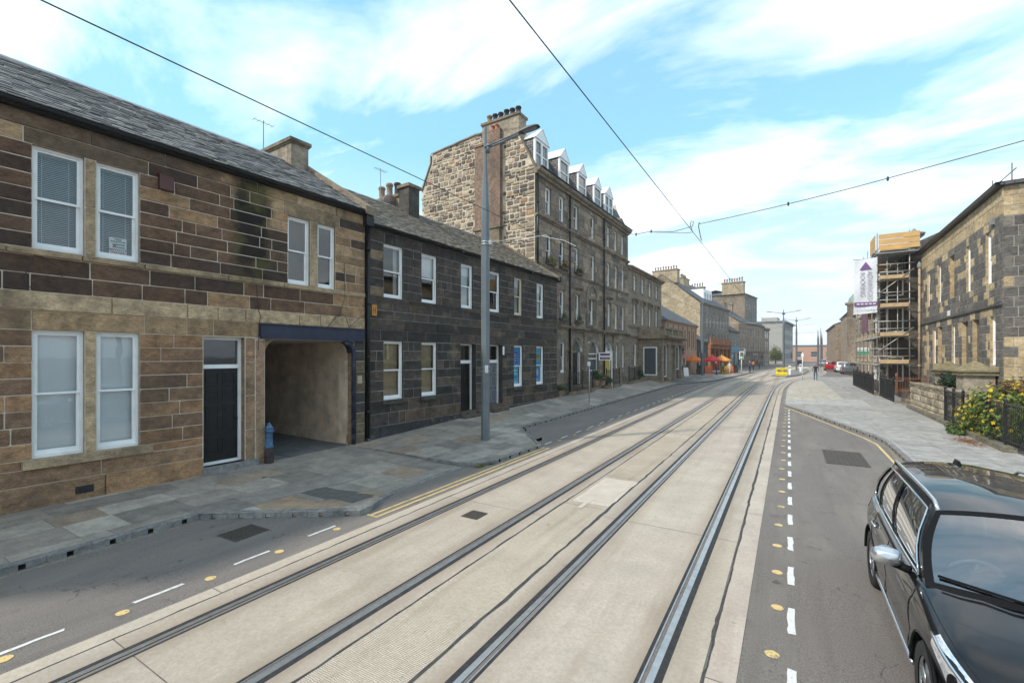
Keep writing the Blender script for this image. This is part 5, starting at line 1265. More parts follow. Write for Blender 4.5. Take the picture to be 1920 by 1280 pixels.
for k, (x, z, cols, lab) in enumerate(((1.75, 8.72, YLF, 'window box overflowing with bright yellow flowers under the first second-floor window'), (3.6, 8.72, RDF + YLF, 'window box with red and yellow flowers under the second-floor window beside the pipe'),
        (5.9, 8.72, RDF + GRN, 'window box with dark red leaves under the third second-floor window'), (3.62, 5.33, GRN, 'small window box of green plants on the first-floor sill nearest the dark house'), (6.0, 5.33, GRN, 'small window box of green plants on the first-floor sill above the arched doorway'))):
    q = tag(empty('window_box', tuple(wpt(C, x, -0.16, z)), C['_rz']), lab, 'window box', 'window boxes on the tenement')
    MB().box(-0.48, 0.48, -0.13, 0.12, 0.02, 0.22).build('box', BOXM, q)
    big = z > 7
    leaf_cloud('foliage', q, [(-0.2, -0.05, 0.35, 0.4, 0.25, 0.3), (0.25, -0.05, 0.3, 0.35, 0.25, 0.28)] if big else [(0, 0, 0.38, 0.45, 0.15, 0.3)], 420 if big else 160, 0.05, cols + GRN[:2] if big else GRN)
# gable: polygon of the end wall, rubble stones, brick flue
GP = [(0.0, -0.5), (0.0, 14.35), (1.02, 16.4), (1.12, 16.95), (3.9, 17.38), (4.45, 17.42), (8.34, 17.08), (8.36, 16.5), (9.24, 14.7), (9.24, -0.5)]
def inside(P, x, y):
    c = False
    for i in range(len(P)):
        (x1, y1), (x2, y2) = P[i - 1], P[i]
        if (y1 > y) != (y2 > y) and x < (x2 - x1) * (y - y1) / (y2 - y1) + x1: c = not c
    return c
gw = MB(); gw.face([(0.012, y, z) for y, z in GP[::-1]][::-1] if False else [(0.012, y, z) for y, z in GP]); gw.face([(CL_, y, z) for y, z in GP][::-1]); gw.box(0.02, CL_ - 0.02, 9.0, 9.24, -0.5, 14.5, 'lr')
gw.build('gable_wall', paint('rubble_mortar', (0.52, 0.44, 0.335), 0.95, var=0.25, scale=3, bump=0.5), C)
M['sG'] = stone('rubble_stone', 'object', soot_amt=0.35, soot=(0.05, 0.045, 0.04), soot_scale=0.6, grain=0.2)
M['sGa'] = stone('rubble_stone_joined', 'attr', soot_amt=0.35, soot=(0.05, 0.045, 0.04), soot_scale=0.6, grain=0.2)
sG = Stones(C, M['sG'], M['sGa'], 0.03, rot=-1)
z = 8.2; RB = [(0.22, 0.18, 0.145), (0.16, 0.136, 0.116), (0.28, 0.228, 0.175), (0.12, 0.106, 0.095), (0.36, 0.285, 0.205), (0.47, 0.385, 0.285), (0.36, 0.235, 0.145)]
WT = [5, 5, 4, 3, 3, 2.0, 1.0]
while z < 17.3:
    h = R.choice([0.14, 0.18, 0.22, 0.26, 0.32, 0.36]); y = 0.04
    while y < 9.2:
        l = R.uniform(0.18, 0.62); 
        if y == 0.04: l = R.choice([0.45, 0.62])
        zz = z + R.uniform(-0.035, 0.035); m_ = min(0.15, l * 0.45, h * 0.45)
        if all(inside(GP, yy_, z_) for yy_ in (y + m_, y + l - m_) for z_ in (zz + m_, zz + h - m_)) and not (2.2 < y + l / 2 < 4.45 and z < 16.6):
            c = R.choices(RB, WT)[0]
            if y > 4.4 and R.random() < 0.3: c = R.choice(RB[4:6])
            g_ = R.uniform(0.85, 1.15); sG.put(y, y + l, zz, zz + h, tuple(q * g_ for q in c), R.uniform(-0.02, 0.008), 1, 0.0)
        y += l
    z += h
sG.finish(300, 7)
BRK = masonry('red_brick', (0.24, 0.135, 0.095), (0.14, 0.09, 0.07), (0.34, 0.27, 0.2), 0.225, 0.08, 0.014, soot_amt=0.55)
fl2 = MB(); fl2.box(-0.30, 0.02, 2.35, 4.32, 11.2, 16.55); fl2.box(-0.36, 0.02, 2.29, 4.38, 16.45, 16.6); fl2.box(-0.25, 0.02, 2.38, 3.34, 16.6, 17.3)
flu = fl2.build('brick_flue', BRK, C); MB().box(-0.42, 0.02, 2.25, 4.42, 11.06, 11.2).build('flue_ledge', SKEW, flu)
MB().box(-0.34, 0.02, 2.37, 4.29, 8.2, 11.06).build('flue_base', SKEW, flu)
pots(flu, 2.55, 3.2, -0.12, 17.3, 2, 0.35, 0.12, M['potred'], 'y')
stk = MB(); stk.box(-0.05, 0.85, 1.12, 3.90, 16.6, 17.85); stk = stk.build('chimney', stone('tenement_stack', 'const', (0.36, 0.31, 0.24), soot_amt=0.4, soot_scale=0.8), C)
MB().box(-0.13, 0.93, 1.04, 3.98, 17.85, 18.0).build('chimney_cap', SKEW, stk); pots(stk, 1.2, 3.85, 0.4, 18.0, 6, 0.62, 0.19, [M['potdark'], M['potdark'], M['pot']], 'y', 0.05)
sk = MB()
for (p, q) in zip(GP[1:9], GP[2:9]):
    mb = MB(); n_ = Vector((0, -(q[1] - p[1]), q[0] - p[0])).normalized() * 0.10
    P4 = [(p[0], p[1]), (q[0], q[1]), (q[0] + n_.y, q[1] + n_.z), (p[0] + n_.y, p[1] + n_.z)]
    mb.face([(-0.06, a, b) for a, b in P4][::-1]); mb.face([(0.35, a, b) for a, b in P4]); mb.face([(-0.06, *P4[3]), (-0.06, *P4[2]), (0.35, *P4[2]), (0.35, *P4[3])][::-1])
    mb.build('skew_stone', SKEW, C)
M['slF'] = slate('slate_far', (0.075, 0.075, 0.08), (0.10, 0.10, 0.105), 'uv'); M['slC'] = slate('slate_mansard', (0.05, 0.05, 0.054), (0.068, 0.066, 0.066), 'uv')
rf = MB(); rf.face([(0.3, 0.0, 14.36), (CL_, 0.0, 14.36), (CL_, 1.02, 16.4), (0.3, 1.02, 16.4)]); rf.face([(0.3, 1.02, 16.4), (CL_, 1.02, 16.4), (CL_, 3.9, 17.3), (0.3, 3.9, 17.3)])
rf.face([(0.3, 3.9, 17.3), (CL_, 3.9, 17.3), (CL_, 8.34, 17.0), (0.3, 8.34, 17.0)]); rf.face([(0.3, 8.34, 17.0), (CL_, 8.34, 17.0), (CL_, 9.24, 14.6), (0.3, 9.24, 14.6)])
rf.build('roof', M['slC'], C); gutter(C, 0.0, CL_, -0.40, 14.42, 0.07)
def dormer(b, x0, x1, z0, z1, zt, y, dep, two=False):
    d = MB(); w_ = 0.14
    d.box(x0, x0 + w_, y, y + 0.12, z0, z1); d.box(x1 - w_, x1, y, y + 0.12, z0, z1); d.box(x0 + w_, x1 - w_, y, y + 0.12, z0, z0 + 0.12, 'lr'); d.box(x0 + w_, x1 - w_, y, y + 0.12, z1 - 0.16, z1, 'lr')
    if two: d.box((x0 + x1) / 2 - 0.09, (x0 + x1) / 2 + 0.09, y, y + 0.12, z0 + 0.12, z1 - 0.16, 'tb')
    xm = (x0 + x1) / 2; d.face([(x0 - 0.06, y - 0.04, z1), (x1 + 0.06, y - 0.04, z1), (xm, y - 0.04, zt)])
    d.face([(x0 - 0.08, y - 0.06, z1 - 0.02), (xm, y - 0.06, zt + 0.05), (xm, y + dep, zt + 0.05), (x0 - 0.08, y + dep, z1 - 0.02)][::-1])
    d.face([(x1 + 0.08, y - 0.06, z1 - 0.02), (xm, y - 0.06, zt + 0.05), (xm, y + dep, zt + 0.05), (x1 + 0.08, y + dep, z1 - 0.02)])
    o = d.build('dormer', M['white'], b)
    dcm = _cache.setdefault('dcm', None) or masonry('dormer_cheek_slate', (0.16, 0.16, 0.165), (0.30, 0.29, 0.28), (0.05, 0.05, 0.05), 0.25, 0.16, 0.02); _cache['dcm'] = dcm
    ck = MB(); ck.face([(x0 + 0.01, y + 0.1, z0), (x0 + 0.01, y + 0.1, z1), (x0 + 0.01, y + dep, z1), (x0 + 0.01, y + dep, z0)]); ck.build('dormer_cheek', dcm, o); ck = MB(); ck.face([(x1 - 0.01, y + 0.1, z0), (x1 - 0.01, y + dep, z0), (x1 - 0.01, y + dep, z1), (x1 - 0.01, y + 0.1, z1)])
    ck.build('dormer_cheek', dcm, o)
    MB().face([(x0 + w_, y + 0.07, z0 + 0.1), (x1 - w_, y + 0.07, z0 + 0.1), (x1 - w_, y + 0.07, z1 - 0.14), (x0 + w_, y + 0.07, z1 - 0.14)]).build('pane', M['pane_far'], o)
    m_ = (z0 + z1) / 2; MB().box(x0 + w_, x1 - w_, y + 0.03, y + 0.09, m_ - 0.04, m_ + 0.04).build('meeting_rail', M['white'], o)
for (a, b, t) in ((0.12, 1.8, True), (3.35, 4.75, False), (6.28, 7.68, False), (9.16, 10.58, False), (11.4, 13.2, True)): dormer(C, a, b, 14.5, 16.25, 17.0, 0.05, 1.4, t)
pd_ = MB(); pd_.face([(13.4, -0.05, 14.36), (16.9, -0.05, 14.36), (15.15, -0.05, 15.15)]); pd_.face([(13.4, -0.05, 14.36), (15.15, -0.05, 15.15), (15.15, 1.0, 15.5), (13.4, 0.2, 14.4)][::-1]); pd_.face([(16.9, -0.05, 14.36), (15.15, -0.05, 15.15), (15.15, 1.0, 15.5), (16.9, 0.2, 14.4)])
pd_.build('pediment', M['trimC'], C)

# ------------------------------------------------------------------ building 4: three storeys with the balustraded porch
D = bframe('porch_house', -12.995 + sin(radians(1.7)) * 16.92, 24.06 + cos(radians(1.7)) * 16.92, 1.7, 'three-storey grey house with a balustraded stone porch next to the tall tenement')
DL = 11.4
mD = masonry('house_ashlar', (0.33, 0.27, 0.205), (0.26, 0.215, 0.17), (0.17, 0.145, 0.12), 0.85, 0.33, 0.010, soot_amt=0.45, soot=(0.06, 0.052, 0.046))
tD = stone('house_trim', 'const', (0.33, 0.27, 0.205), soot_amt=0.6, soot=(0.04, 0.036, 0.033))
w2 = [(1.25, 2.45), (3.7, 4.95), (6.2, 7.4), (8.7, 9.9)]
wD = [(a + 0.2, b - 0.1, 9.22, 10.66) for a, b in w2] + [(a + 0.2, b - 0.1, 5.95, 7.92) for a, b in w2] + [(1.6, 2.5, 1.9, 4.2)]
wall(D, 0, DL, -0.5, 11.0, wD, mD, reveal=0.2, rmat=tD)
for o_ in wD: sash(D, *o_, 0.1, R.choice([None, 'half', 'blind', 'curtain']))
MB().box(0, DL, 1.0, 1.02, -0.5, 11).build('interior_wall', M['room'], D)
for (a, b, c, e) in wD[:8]:
    if c > 9: MB().ring(a - 0.16, b + 0.16, c - 0.14, e + 0.16, 0.15, -0.05, 0.012).build('architrave', tD, D)
    else:
        MB().ring(a - 0.16, b + 0.16, c - 0.02, e + 0.16, 0.15, -0.05, 0.012).build('architrave', tD, D); cornice(D, a - 0.3, b + 0.3, e + 0.35, 0.26, 0.16, tD, 'window_hood')
        for xx in (a - 0.24, b + 0.10): MB().box(xx, xx + 0.14, -0.2, 0.012, e + 0.08, e + 0.35).build('bracket', tD, D)
cornice(D, 0, DL, 11.0, 0.42, 0.3, tD); cornice(D, 0, DL, 5.65, 0.14, 0.25, tD, 'string_course'); cornice(D, 0, 2.6, 4.75, 0.16, 0.22, tD, 'string_course')
rf = MB(); rf.face([(0, -0.35, 11.3), (DL, -0.35, 11.3), (DL, 4.5, 12.4), (0, 4.5, 12.4)]); rf.face([(0, 9, 11.3), (0, 4.5, 12.4), (DL, 4.5, 12.4), (DL, 9, 11.3)][::-1]); rf.face([(DL, 0.02, -0.5), (DL, 9, -0.5), (DL, 9, 11.3), (DL, 4.5, 12.4), (DL, 0.02, 11.3)])
rf.build('roof', M['slF'], D)
cD = MB().box(-0.3, 0.9, 3.6, 5.2, 11.5, 13.5).build('chimney', masonry('chimney_stone', (0.33, 0.27, 0.19), (0.25, 0.21, 0.15), (0.4, 0.33, 0.24), 0.5, 0.28), D)
MB().box(-0.4, 1.0, 3.5, 5.3, 13.5, 13.68).build('chimney_cap', SKEW, cD)
MB().face([(2.98 + 0.12, -2.2, 0.2), (2.98 + 0.12, -2.2, 4.2), (2.98 + 0.12, 0, 4.2), (2.98 + 0.12, 0, 0.2)]).build('porch_wall', mD, D)
MB().ring(0.45, 1.75, 1.2, 3.9, 0.1, 0, 0.06).build('porch_frame', M['white'], D, loc=(3.04, -0.02, 0), rz=-pi / 2); MB().face([(3.06, -0.5, 1.25), (3.06, -1.7, 1.25), (3.06, -1.7, 3.85), (3.06, -0.5, 3.85)]).build('porch_glazing', M['pane_far'], D)
# porch: columns and piers carrying an entablature with balusters
x0, x1, yp = 3.0, 11.0, -2.5
MB().box(x0 + 0.1, x1 - 0.1, yp + 0.15, 0.0, 4.15, 4.7).build('porch_beam', tD, D)
MB().extrude_x([(0.0, 4.7), (yp - 0.28, 4.7), (yp - 0.42, 4.85), (yp - 0.42, 4.98), (0.0, 5.02)], x0 - 0.3, x1 + 0.3).build('porch_cornice', tD, D)
MB().box(x0 + 0.05, x1 - 0.05, yp + 0.1, yp + 0.32, 5.02, 5.14).build('balustrade_base', tD, D); MB().box(x0, x1, yp + 0.06, yp + 0.36, 5.66, 5.8).build('balustrade_rail', tD, D)
MB().box(x0 + 0.05, x0 + 0.3, yp + 0.33, 0, 5.02, 5.8).build('balustrade_side', tD, D)
bal = MB().lathe([(0.06, 0), (0.05, 0.04), (0.085, 0.16), (0.075, 0.26), (0.04, 0.36), (0.04, 0.44), (0.06, 0.52)], 0, 0, 8).mesh('baluster', tD, True)
k = x0 + 0.45
while k < x1 - 0.3: inst('baluster', bal, D, (k, yp + 0.21, 5.14)); k += 0.30
for xx in (x0, 5.9, 8.4, x1 - 0.45): MB().box(xx, xx + 0.45, yp + 0.02, yp + 0.4, 5.02, 5.84).build('balustrade_pier', tD, D)
for xx in (x0 + 0.1, 5.3, 7.9, x1 - 0.55): MB().box(xx, xx + 0.45, yp + 0.2, yp + 0.6, 0.4, 4.15).box(xx - 0.05, xx + 0.5, yp + 0.15, yp + 0.65, 3.95, 4.15).box(xx - 0.06, xx + 0.51, yp + 0.14, yp + 0.66, 0.4, 0.75).build('porch_pier', tD, D)
MB().box(x0 + 0.5, 5.3, yp + 0.45, yp + 0.5, 1.1, 4.1).build('porch_glazing', M['pane_far'], D); MB().ring(x0 + 0.55, 5.3, 1.0, 4.15, 0.1, yp + 0.4, yp + 0.5).build('porch_frame', M['white'], D)
MB().box(5.75, 7.9, yp + 0.45, yp + 0.6, 0.4, 4.15).build('porch_wall', mD, D); MB().ring(8.4, 10.4, 1.6, 4.1, 0.1, yp + 0.4, yp + 0.5).build('porch_frame', M['white'], D); MB().box(8.4, 10.4, yp + 0.46, yp + 0.5, 0.4, 4.1).build('porch_glazing', M['pane_far'], D)

# ------------------------------------------------------------------ generic block for the street beyond
def block(name, label, x, y, ang, L_, depth, zb, he, rows, cols, mat, trim, roof='pitch', rise=2.5, left=True, frame=None, sidewall=None, chim=(), rmat=None, win_w=0.95, gable_rows=(), margin=0.8, hood=False, pane=None, group=None, side_cols=0):
    b = bframe(name, x, y, ang, label, left, group)
    step = (L_ - 2 * margin) / max(cols, 1); ops = []
    for (z0, z1) in rows:
        for k in range(cols): c = margin + step * (k + 0.5); ops.append((c - win_w / 2, c + win_w / 2, z0, z1))
    wall(b, 0, L_, zb, he, ops, mat, reveal=0.18, rmat=trim)
    for o_ in ops: far_window(b, *o_, 0.1, frame, pane)
    MB().box(0, L_, 0.6, 0.62, zb, he).build('interior_wall', M['dark'], b)  # dark sheet standing for the unlit rooms
    sw = sidewall or mat; gm = MB()
    if roof == 'pitch':
        for xx, fl3 in ((0.0, 1), (L_, -1)): gm.face([(xx, 0.012, zb), (xx, depth, zb), (xx, depth, he), (xx, depth / 2, he + rise), (xx, 0.012, he)][::fl3])
    else:
        for xx, fl3 in ((0.0, 1), (L_, -1)): gm.face([(xx, 0.012, zb), (xx, depth, zb), (xx, depth, he), (xx, 0.012, he)][::fl3])
    gm.face([(0, depth, zb), (0, depth, he), (L_, depth, he), (L_, depth, zb)]); gm.build('end_wall', sw, b)
    rm = rmat or M['slF']; r = MB()
    if roof == 'pitch':
        r.extrude_x([(-0.3, he - 0.02), (depth / 2, he + rise), (depth + 0.2, he - 0.02), (depth + 0.2, he + 0.1), (depth / 2, he + rise + 0.14), (-0.3, he + 0.1)][::-1], -0.05, L_ + 0.05)
    elif roof == 'hip':
        a, c = (0 - 0.3, L_ + 0.3), (-0.3, depth + 0.3); i = depth / 2
        p = [(a[0], c[0], he), (a[1], c[0], he), (a[1], c[1], he), (a[0], c[1], he)]; q = [(a[0] + i, depth / 2, he + rise), (a[1] - i, depth / 2, he + rise)]
        r.face([p[0], p[1], q[1], q[0]]); r.face([p[1], p[2], q[1]]); r.face([p[2], p[3], q[0], q[1]]); r.face([p[3], p[0], q[0]])
    else: r.box(-0.15, L_ + 0.15, -0.15, depth, he, he + 0.4)
    r.build('roof', rm, b)
    cornice(b, -0.03, L_ + 0.03, he - 0.22, 0.25, 0.22, trim)
    for (cx, cy, w_, d_, h_, n) in chim:
        zc = he if roof == 'flat' else he + rise * (1 - abs(cy - depth / 2) / (depth / 2))
        ch = MB().box(cx, cx + w_, cy - d_ / 2, cy + d_ / 2, zc - 1.2, zc + h_).build('chimney', sw, b)
        MB().box(cx - 0.1, cx + w_ + 0.1, cy - d_ / 2 - 0.1, cy + d_ / 2 + 0.1, zc + h_, zc + h_ + 0.15).build('chimney_cap', trim, ch)
        if n:
            if d_ > w_: pots(ch, cy - d_ / 2 + 0.1, cy + d_ / 2 - 0.1, cx + w_ / 2, zc + h_ + 0.15, n, 0.75, 0.15, M['pot'], 'y')
            else: pots(ch, cx + 0.1, cx + w_ - 0.1, cy, zc + h_ + 0.15, n, 0.75, 0.15, M['pot'], 'x')
    return b
RUB = masonry('warm_rubble', (0.36, 0.285, 0.185), (0.24, 0.195, 0.135), (0.47, 0.385, 0.26), 0.42, 0.2, 0.03, soot_amt=0.3, soot=(0.1, 0.085, 0.065), squash=1.4, light=(0.50, 0.41, 0.28))
GRY = masonry('grey_ashlar', (0.27, 0.24, 0.205), (0.21, 0.19, 0.165), (0.14, 0.125, 0.11), 0.9, 0.33, 0.01, soot_amt=0.4)
BRN = masonry('brown_ashlar', (0.36, 0.275, 0.205), (0.29, 0.225, 0.17), (0.19, 0.155, 0.12), 0.9, 0.33, 0.01, soot_amt=0.4)
PCH = paint('peach_render', (0.42, 0.275, 0.19), 0.9, var=0.1, scale=0.6, dirt=(0.22, 0.155, 0.115), dirt_amt=0.4)
RED = masonry('red_sandstone', (0.36, 0.16, 0.075), (0.30, 0.125, 0.06), (0.22, 0.1, 0.06), 0.8, 0.35, 0.01, soot_amt=0.3)
tG = stone('grey_trim', 'const', (0.28, 0.24, 0.195), soot_amt=0.5); tP = paint('peach_trim', (0.36, 0.235, 0.165), 0.9, var=0.1)
E_ = block('peach_hall', 'low peach-rendered hall with brown pilasters and slate roof beyond the porch', -12.4, 55.5, 4.0, 15.0, 8, 0, 7.3, [(4.2, 6.5)], 6, PCH, tP, 'hip', 3.0, win_w=0.55, frame=paint('brown_frame', (0.07, 0.045, 0.035), 0.6))
for k in range(7): MB().box(0.75 + k * 2.25 - 0.12, 0.75 + k * 2.25 + 0.12, -0.12, 0.012, 3.9, 6.9).build('pilaster', tP, E_)
MB().box(0.8, 9.0, -0.12, 0.0, 3.0, 3.55).build('shop_fascia', paint('pink_fascia', (0.45, 0.16, 0.15), 0.6), E_)
for k in range(4): far_window(E_, 1.0 + k * 2.0, 2.7 + k * 2.0, 0.9, 2.9, -0.06, bar=False)
ang = radians(4.0)
block('dark_shop', 'narrow black-fronted shop between the peach hall and the red portico', -12.4 + sin(ang) * 15.2, 55.5 + cos(ang) * 15.2, 4.0, 7.0, 7, 0, 5.2, [(1.2, 3.6)], 3, paint('black_shopfront', (0.02, 0.021, 0.026), 0.6), M['trimC'], 'pitch', 2.2, win_w=0.6)
Fx, Fy = -13.0, 84.0; fa = 7.2
F_ = block('rubble_gable_house', 'three-storey grey terrace with a sunlit rubble gable and rows of chimney pots', Fx, Fy, fa, 20.0, 13.5, 0, 12.3, [(4.9, 7.2), (8.4, 10.5)], 8, GRY, tG, 'pitch', 5.5, sidewall=RUB, chim=((0.0, 11.0, 1.4, 4.2, 1.3, 5), (0.0, 6.2, 1.4, 4.5, 1.1, 9), (6.5, 5.5, 3.5, 1.2, 1.1, 6)), win_w=1.0)
dd_ = MB(); dd_.box(7, 12.5, 1.4, 5, 12.6, 15.6); dd_.build('attic_dormer', M['white'], F_)
for k in range(3): far_window(F_, 7.4 + k * 1.7, 8.5 + k * 1.7, 13.2, 15.0, 1.36)
po_ = MB(); po_.box(0.6, 15, -1.6, 0.0, 4.3, 5.0); po_.box(0.5, 15.1, -1.9, 0, 5.0, 5.2); pob = po_.build('red_portico', RED, F_)
for k in range(6): MB().box(0.7 + k * 2.75, 1.2 + k * 2.75, -1.5, -1.0, 0.2, 4.3).build('column', RED, pob)
MB().box(0.7, 14.9, -1.6, -1.35, 5.2, 6.2).build('parapet', RED, pob)
for k in range(5): far_window(F_, 1.6 + k * 2.75, 3.2 + k * 2.75, 0.9, 4.0, -0.4, M['cream'], bar=False)
MB().box(0.7, 14.9, -0.3, 0, 0.2, 4.3).build('shop_wall', RED, pob)
a7 = radians(fa); gx, gy = Fx + sin(a7) * 20.2, Fy + cos(a7) * 20.2
Q_ = block('blue_shop', 'shop with an ornate pale blue timber front and round hanging sign', gx, gy, 8.5, 7.5, 9, 0, 8.2, [(5.4, 7.2)], 2, paint('grey_render', (0.22, 0.205, 0.185), 0.9, var=0.15), tG, 'pitch', 3.2, win_w=1.0)
BL2 = paint('pale_blue_timber', (0.10, 0.24, 0.34), 0.5, var=0.15, scale=2)
mb = MB(); mb.box(0.1, 7.4, -0.35, 0, 3.7, 5.0); mb.box(0.1, 0.5, -0.3, 0, 0.2, 3.7); mb.box(7.0, 7.4, -0.3, 0, 0.2, 3.7); mb.box(3.5, 3.9, -0.3, 0, 0.2, 3.7); mb.box(0.5, 7.0, -0.2, 0, 0.2, 1.0); sfo = mb.build('shopfront', BL2, Q_)
for a in (0.5, 3.9): MB().box(a, a + 3.0, -0.12, -0.08, 1.0, 3.7).build('pane', M['pane_far'], sfo)
hs = MB().tube([(6.5, -1.5, 3.9), (6.5, -1.38, 3.9)], 0.75, 20); hs.tube([(6.5, 0, 4.7), (6.5, -1.4, 4.7)], 0.04, 6); hs.build('hanging_sign', paint('sign_white', (0.75, 0.75, 0.73), 0.5), Q_)
a8 = radians(8.5); gx2, gy2 = gx + sin(a8) * 7.7, gy + cos(a8) * 7.7
G_ = block('corner_terrace', 'three-storey brown stone terrace with dark ground-floor arches before the corner', gx2, gy2, 9.3, 24.0, 10, 0, 10.6, [(4.6, 6.6), (7.8, 9.6)], 9, BRN, tG, 'pitch', 3.5, chim=((5, 5, 2.4, 1.0, 1.4, 4), (12, 5, 2.4, 1.0, 1.6, 5), (20.5, 5, 2.6, 1.0, 1.4, 5)), win_w=0.95)
for k, c_ in enumerate(((0.02, 0.04, 0.14), (0.03, 0.09, 0.06), (0.30, 0.29, 0.27), (0.16, 0.03, 0.03))): MB().box(0.6 + k * 5.8, 5.9 + k * 5.8, -0.12, -0.02, 3.25, 3.68).build('shop_fascia', paint('fascia_%d' % k, c_, 0.5), G_)
for k in range(9): far_window(G_, 1.5 + k * 2.5, 2.6 + k * 2.5, 0.5, 3.2, -0.05, M['iron'], bar=False)
cornice(G_, 0, 24, 3.7, 0.35, 0.4, tG, 'shop_cornice')
pots(G_, 4.9, 7.3, 2.6, 11.2, 6, 0.7, 0.2, M['potred'])
H_ = block('tower_tenement', 'tall dark tenement rising above the terraces with clustered chimneys', -9.0, 124.0, 9.3, 12.0, 16, 0, 18.2, [(10.8, 12.8), (14.6, 16.8)], 4, GRY, tG, 'hip', 2.0, sidewall=masonry('tower_rubble', (0.25, 0.205, 0.155), (0.2, 0.165, 0.125), (0.3, 0.25, 0.19), 0.5, 0.25, 0.02), chim=(), win_w=1.2)
for (cx, cy, w_, d_, z0, z1, n) in ((0, 2.8, 1.2, 5.0, 17.5, 21.0, 8), (0, 11.5, 1.2, 3.6, 17.5, 20.6, 5), (-3, 13, 1.2, 5, 14, 17.0, 0)):
    c_ = MB().box(cx, cx + w_, cy - d_ / 2, cy + d_ / 2, z0, z1).build('chimney', RUB, H_); MB().box(cx - 0.15, cx + w_ + 0.15, cy - d_ / 2 - 0.15, cy + d_ / 2 + 0.15, z1, z1 + 0.25).build('chimney_cap', tG, c_)
    if n: pots(c_, cy - d_ / 2 + 0.2, cy + d_ / 2 - 0.2, cx + w_ / 2, z1 + 0.25, n, 1.1, 0.2, M['pot'], 'y')
MB().box(-3.2, 0.0, 5, 16, 0, 16.2).build('lower_wing', GRY, H_)
# rounded corner building
a9 = radians(9.3); ix, iy = gx2 + sin(a9) * 24.3, gy2 + cos(a9) * 24.3
I_ = empty('rounded_corner_block', (ix, iy, 0), radians(90 - 9.3)); tag(I_, 'grey stone block with a rounded corner at the far junction', 'building')
mb = MB(); n = 10; r_ = 7.0; base = [(0, 0)] + [(5 + r_ * sin(pi / 2 * k / n), r_ - r_ * cos(pi / 2 * k / n)) for k in range(n + 1)] + [(12, 18), (0, 18)]
mb.prism(base, 0, 10.2); mb.build('wall', BRN, I_); mb = MB(); mb.prism([(x * 1.0 + (0.25 if x > 1 else 0), y - (0.3 if y < 7 else 0)) for x, y in base], 9.9, 10.4); mb.build('cornice', tG, I_)
mb = MB(); ap = (4, 9, 13.0)
for p, q in zip(base, base[1:] + base[:1]): mb.face([(p[0], p[1], 10.4), (q[0], q[1], 10.4), ap])
mb.build('roof', M['slF'], I_)
for (x, y, an) in [(1.4, -0.03, 0), (3.6, -0.03, 0)] + [(5 + (r_ + 0.03) * sin(t), r_ - (r_ + 0.03) * cos(t), t) for t in (0.25, 0.65, 1.05, 1.4)]:
    for (z0, z1) in ((0.6, 3.3), (4.6, 6.7), (7.7, 9.4)):
        fr_ = empty('window_bay', (x, y, 0), an, I_); f_ = far_window(fr_, -0.5, 0.5, z0, z1, -0.05); 
        f_.parent = I_; f_.location = (x, y, 0); f_.rotation_euler = (0, 0, an); bpy.data.objects.remove(fr_)
MODN = paint('pale_concrete_panel', (0.34, 0.32, 0.29), 0.8, var=0.06)
J_ = block('modern_flats', 'pale modern flat-roofed apartment block in the distance', -1.6, 182, 6.0, 30, 12, 0, 14.5, [(2 + k * 3.4, 3.9 + k * 3.4) for k in range(4)], 8, MODN, MODN, 'flat', win_w=1.8, frame=M['lead'])
MB().box(3, 9, 2, 7, 14.9, 16.6).build('roof_plant', MODN, J_); MB().box(-0.6, 31, -1.0, 12, 14.9, 15.2).build('roof_edge', M['lead'], J_)
block('red_depot', 'long low red brick building closing the far end of the street', -22, 250, 90, 70, 20, 0, 7.6, [(2.5, 5)], 12, masonry('depot_brick', (0.50, 0.27, 0.19), (0.46, 0.25, 0.18), (0.42, 0.32, 0.25), 0.6, 0.2, 0.02, soot_amt=0.1), M['lead'], 'flat', win_w=2.5)  # brick lightened to carry the pale wash of distant haze
# ------------------------------------------------------------------ right side: chequered house, scaffolded house, far terraces
r1a = radians(1.0); R1L = 14.4
K = bframe('chequered_house', 7.3 + sin(r1a) * R1L, 25.64 + cos(r1a) * R1L, 1.0, 'two-storey house of dark and cream patched stone behind the flowering bush', left=False)
def ku(a, b, c, e): return (R1L - b, R1L - a, c, e)
upK = [ku(1.27, 2.0, 6.12, 8.34), ku(4.06, 4.75, 6.12, 8.32), ku(9.38, 10.06, 6.14, 8.34), ku(12.05, 12.75, 6.14, 8.32)]
loK = [ku(0.79, 1.47, 2.65, 4.70), ku(6.60, 7.22, 2.6, 4.70), ku(10.56, 11.3, 2.6, 4.70), ku(12.3, 12.88, 2.6, 4.70)]
blK = [ku(6.70, 7.56, 6.12, 8.38), ku(2.81, 3.78, 2.3, 4.72), ku(4.42, 5.41, 2.3, 4.72), ku(9.12, 10.03, 2.3, 4.72)]
opK = upK + loK + blK
CRM = stone('cream_reveal', 'const', (0.46, 0.36, 0.22), soot_amt=0.15)
wall(K, 0, R1L, -0.3, 9.78, opK, paint('pale_mortar', (0.34, 0.31, 0.27), 0.95, var=0.2), reveal=0.2, rmat=CRM)
M['sK'] = stone('patched_stone', 'object', soot_amt=0.25, soot=(0.05, 0.047, 0.045), grain=0.3); M['sKa'] = stone('patched_stone_joined', 'attr', soot_amt=0.25, soot=(0.05, 0.047, 0.045), grain=0.3)
sK = Stones(K, M['sK'], M['sKa'], 0.014)
KD = [(0.15, 0.138, 0.128), (0.19, 0.172, 0.155), (0.125, 0.117, 0.112), (0.165, 0.15, 0.138)]; KC = [(0.50, 0.39, 0.24), (0.54, 0.43, 0.275), (0.46, 0.355, 0.215)]
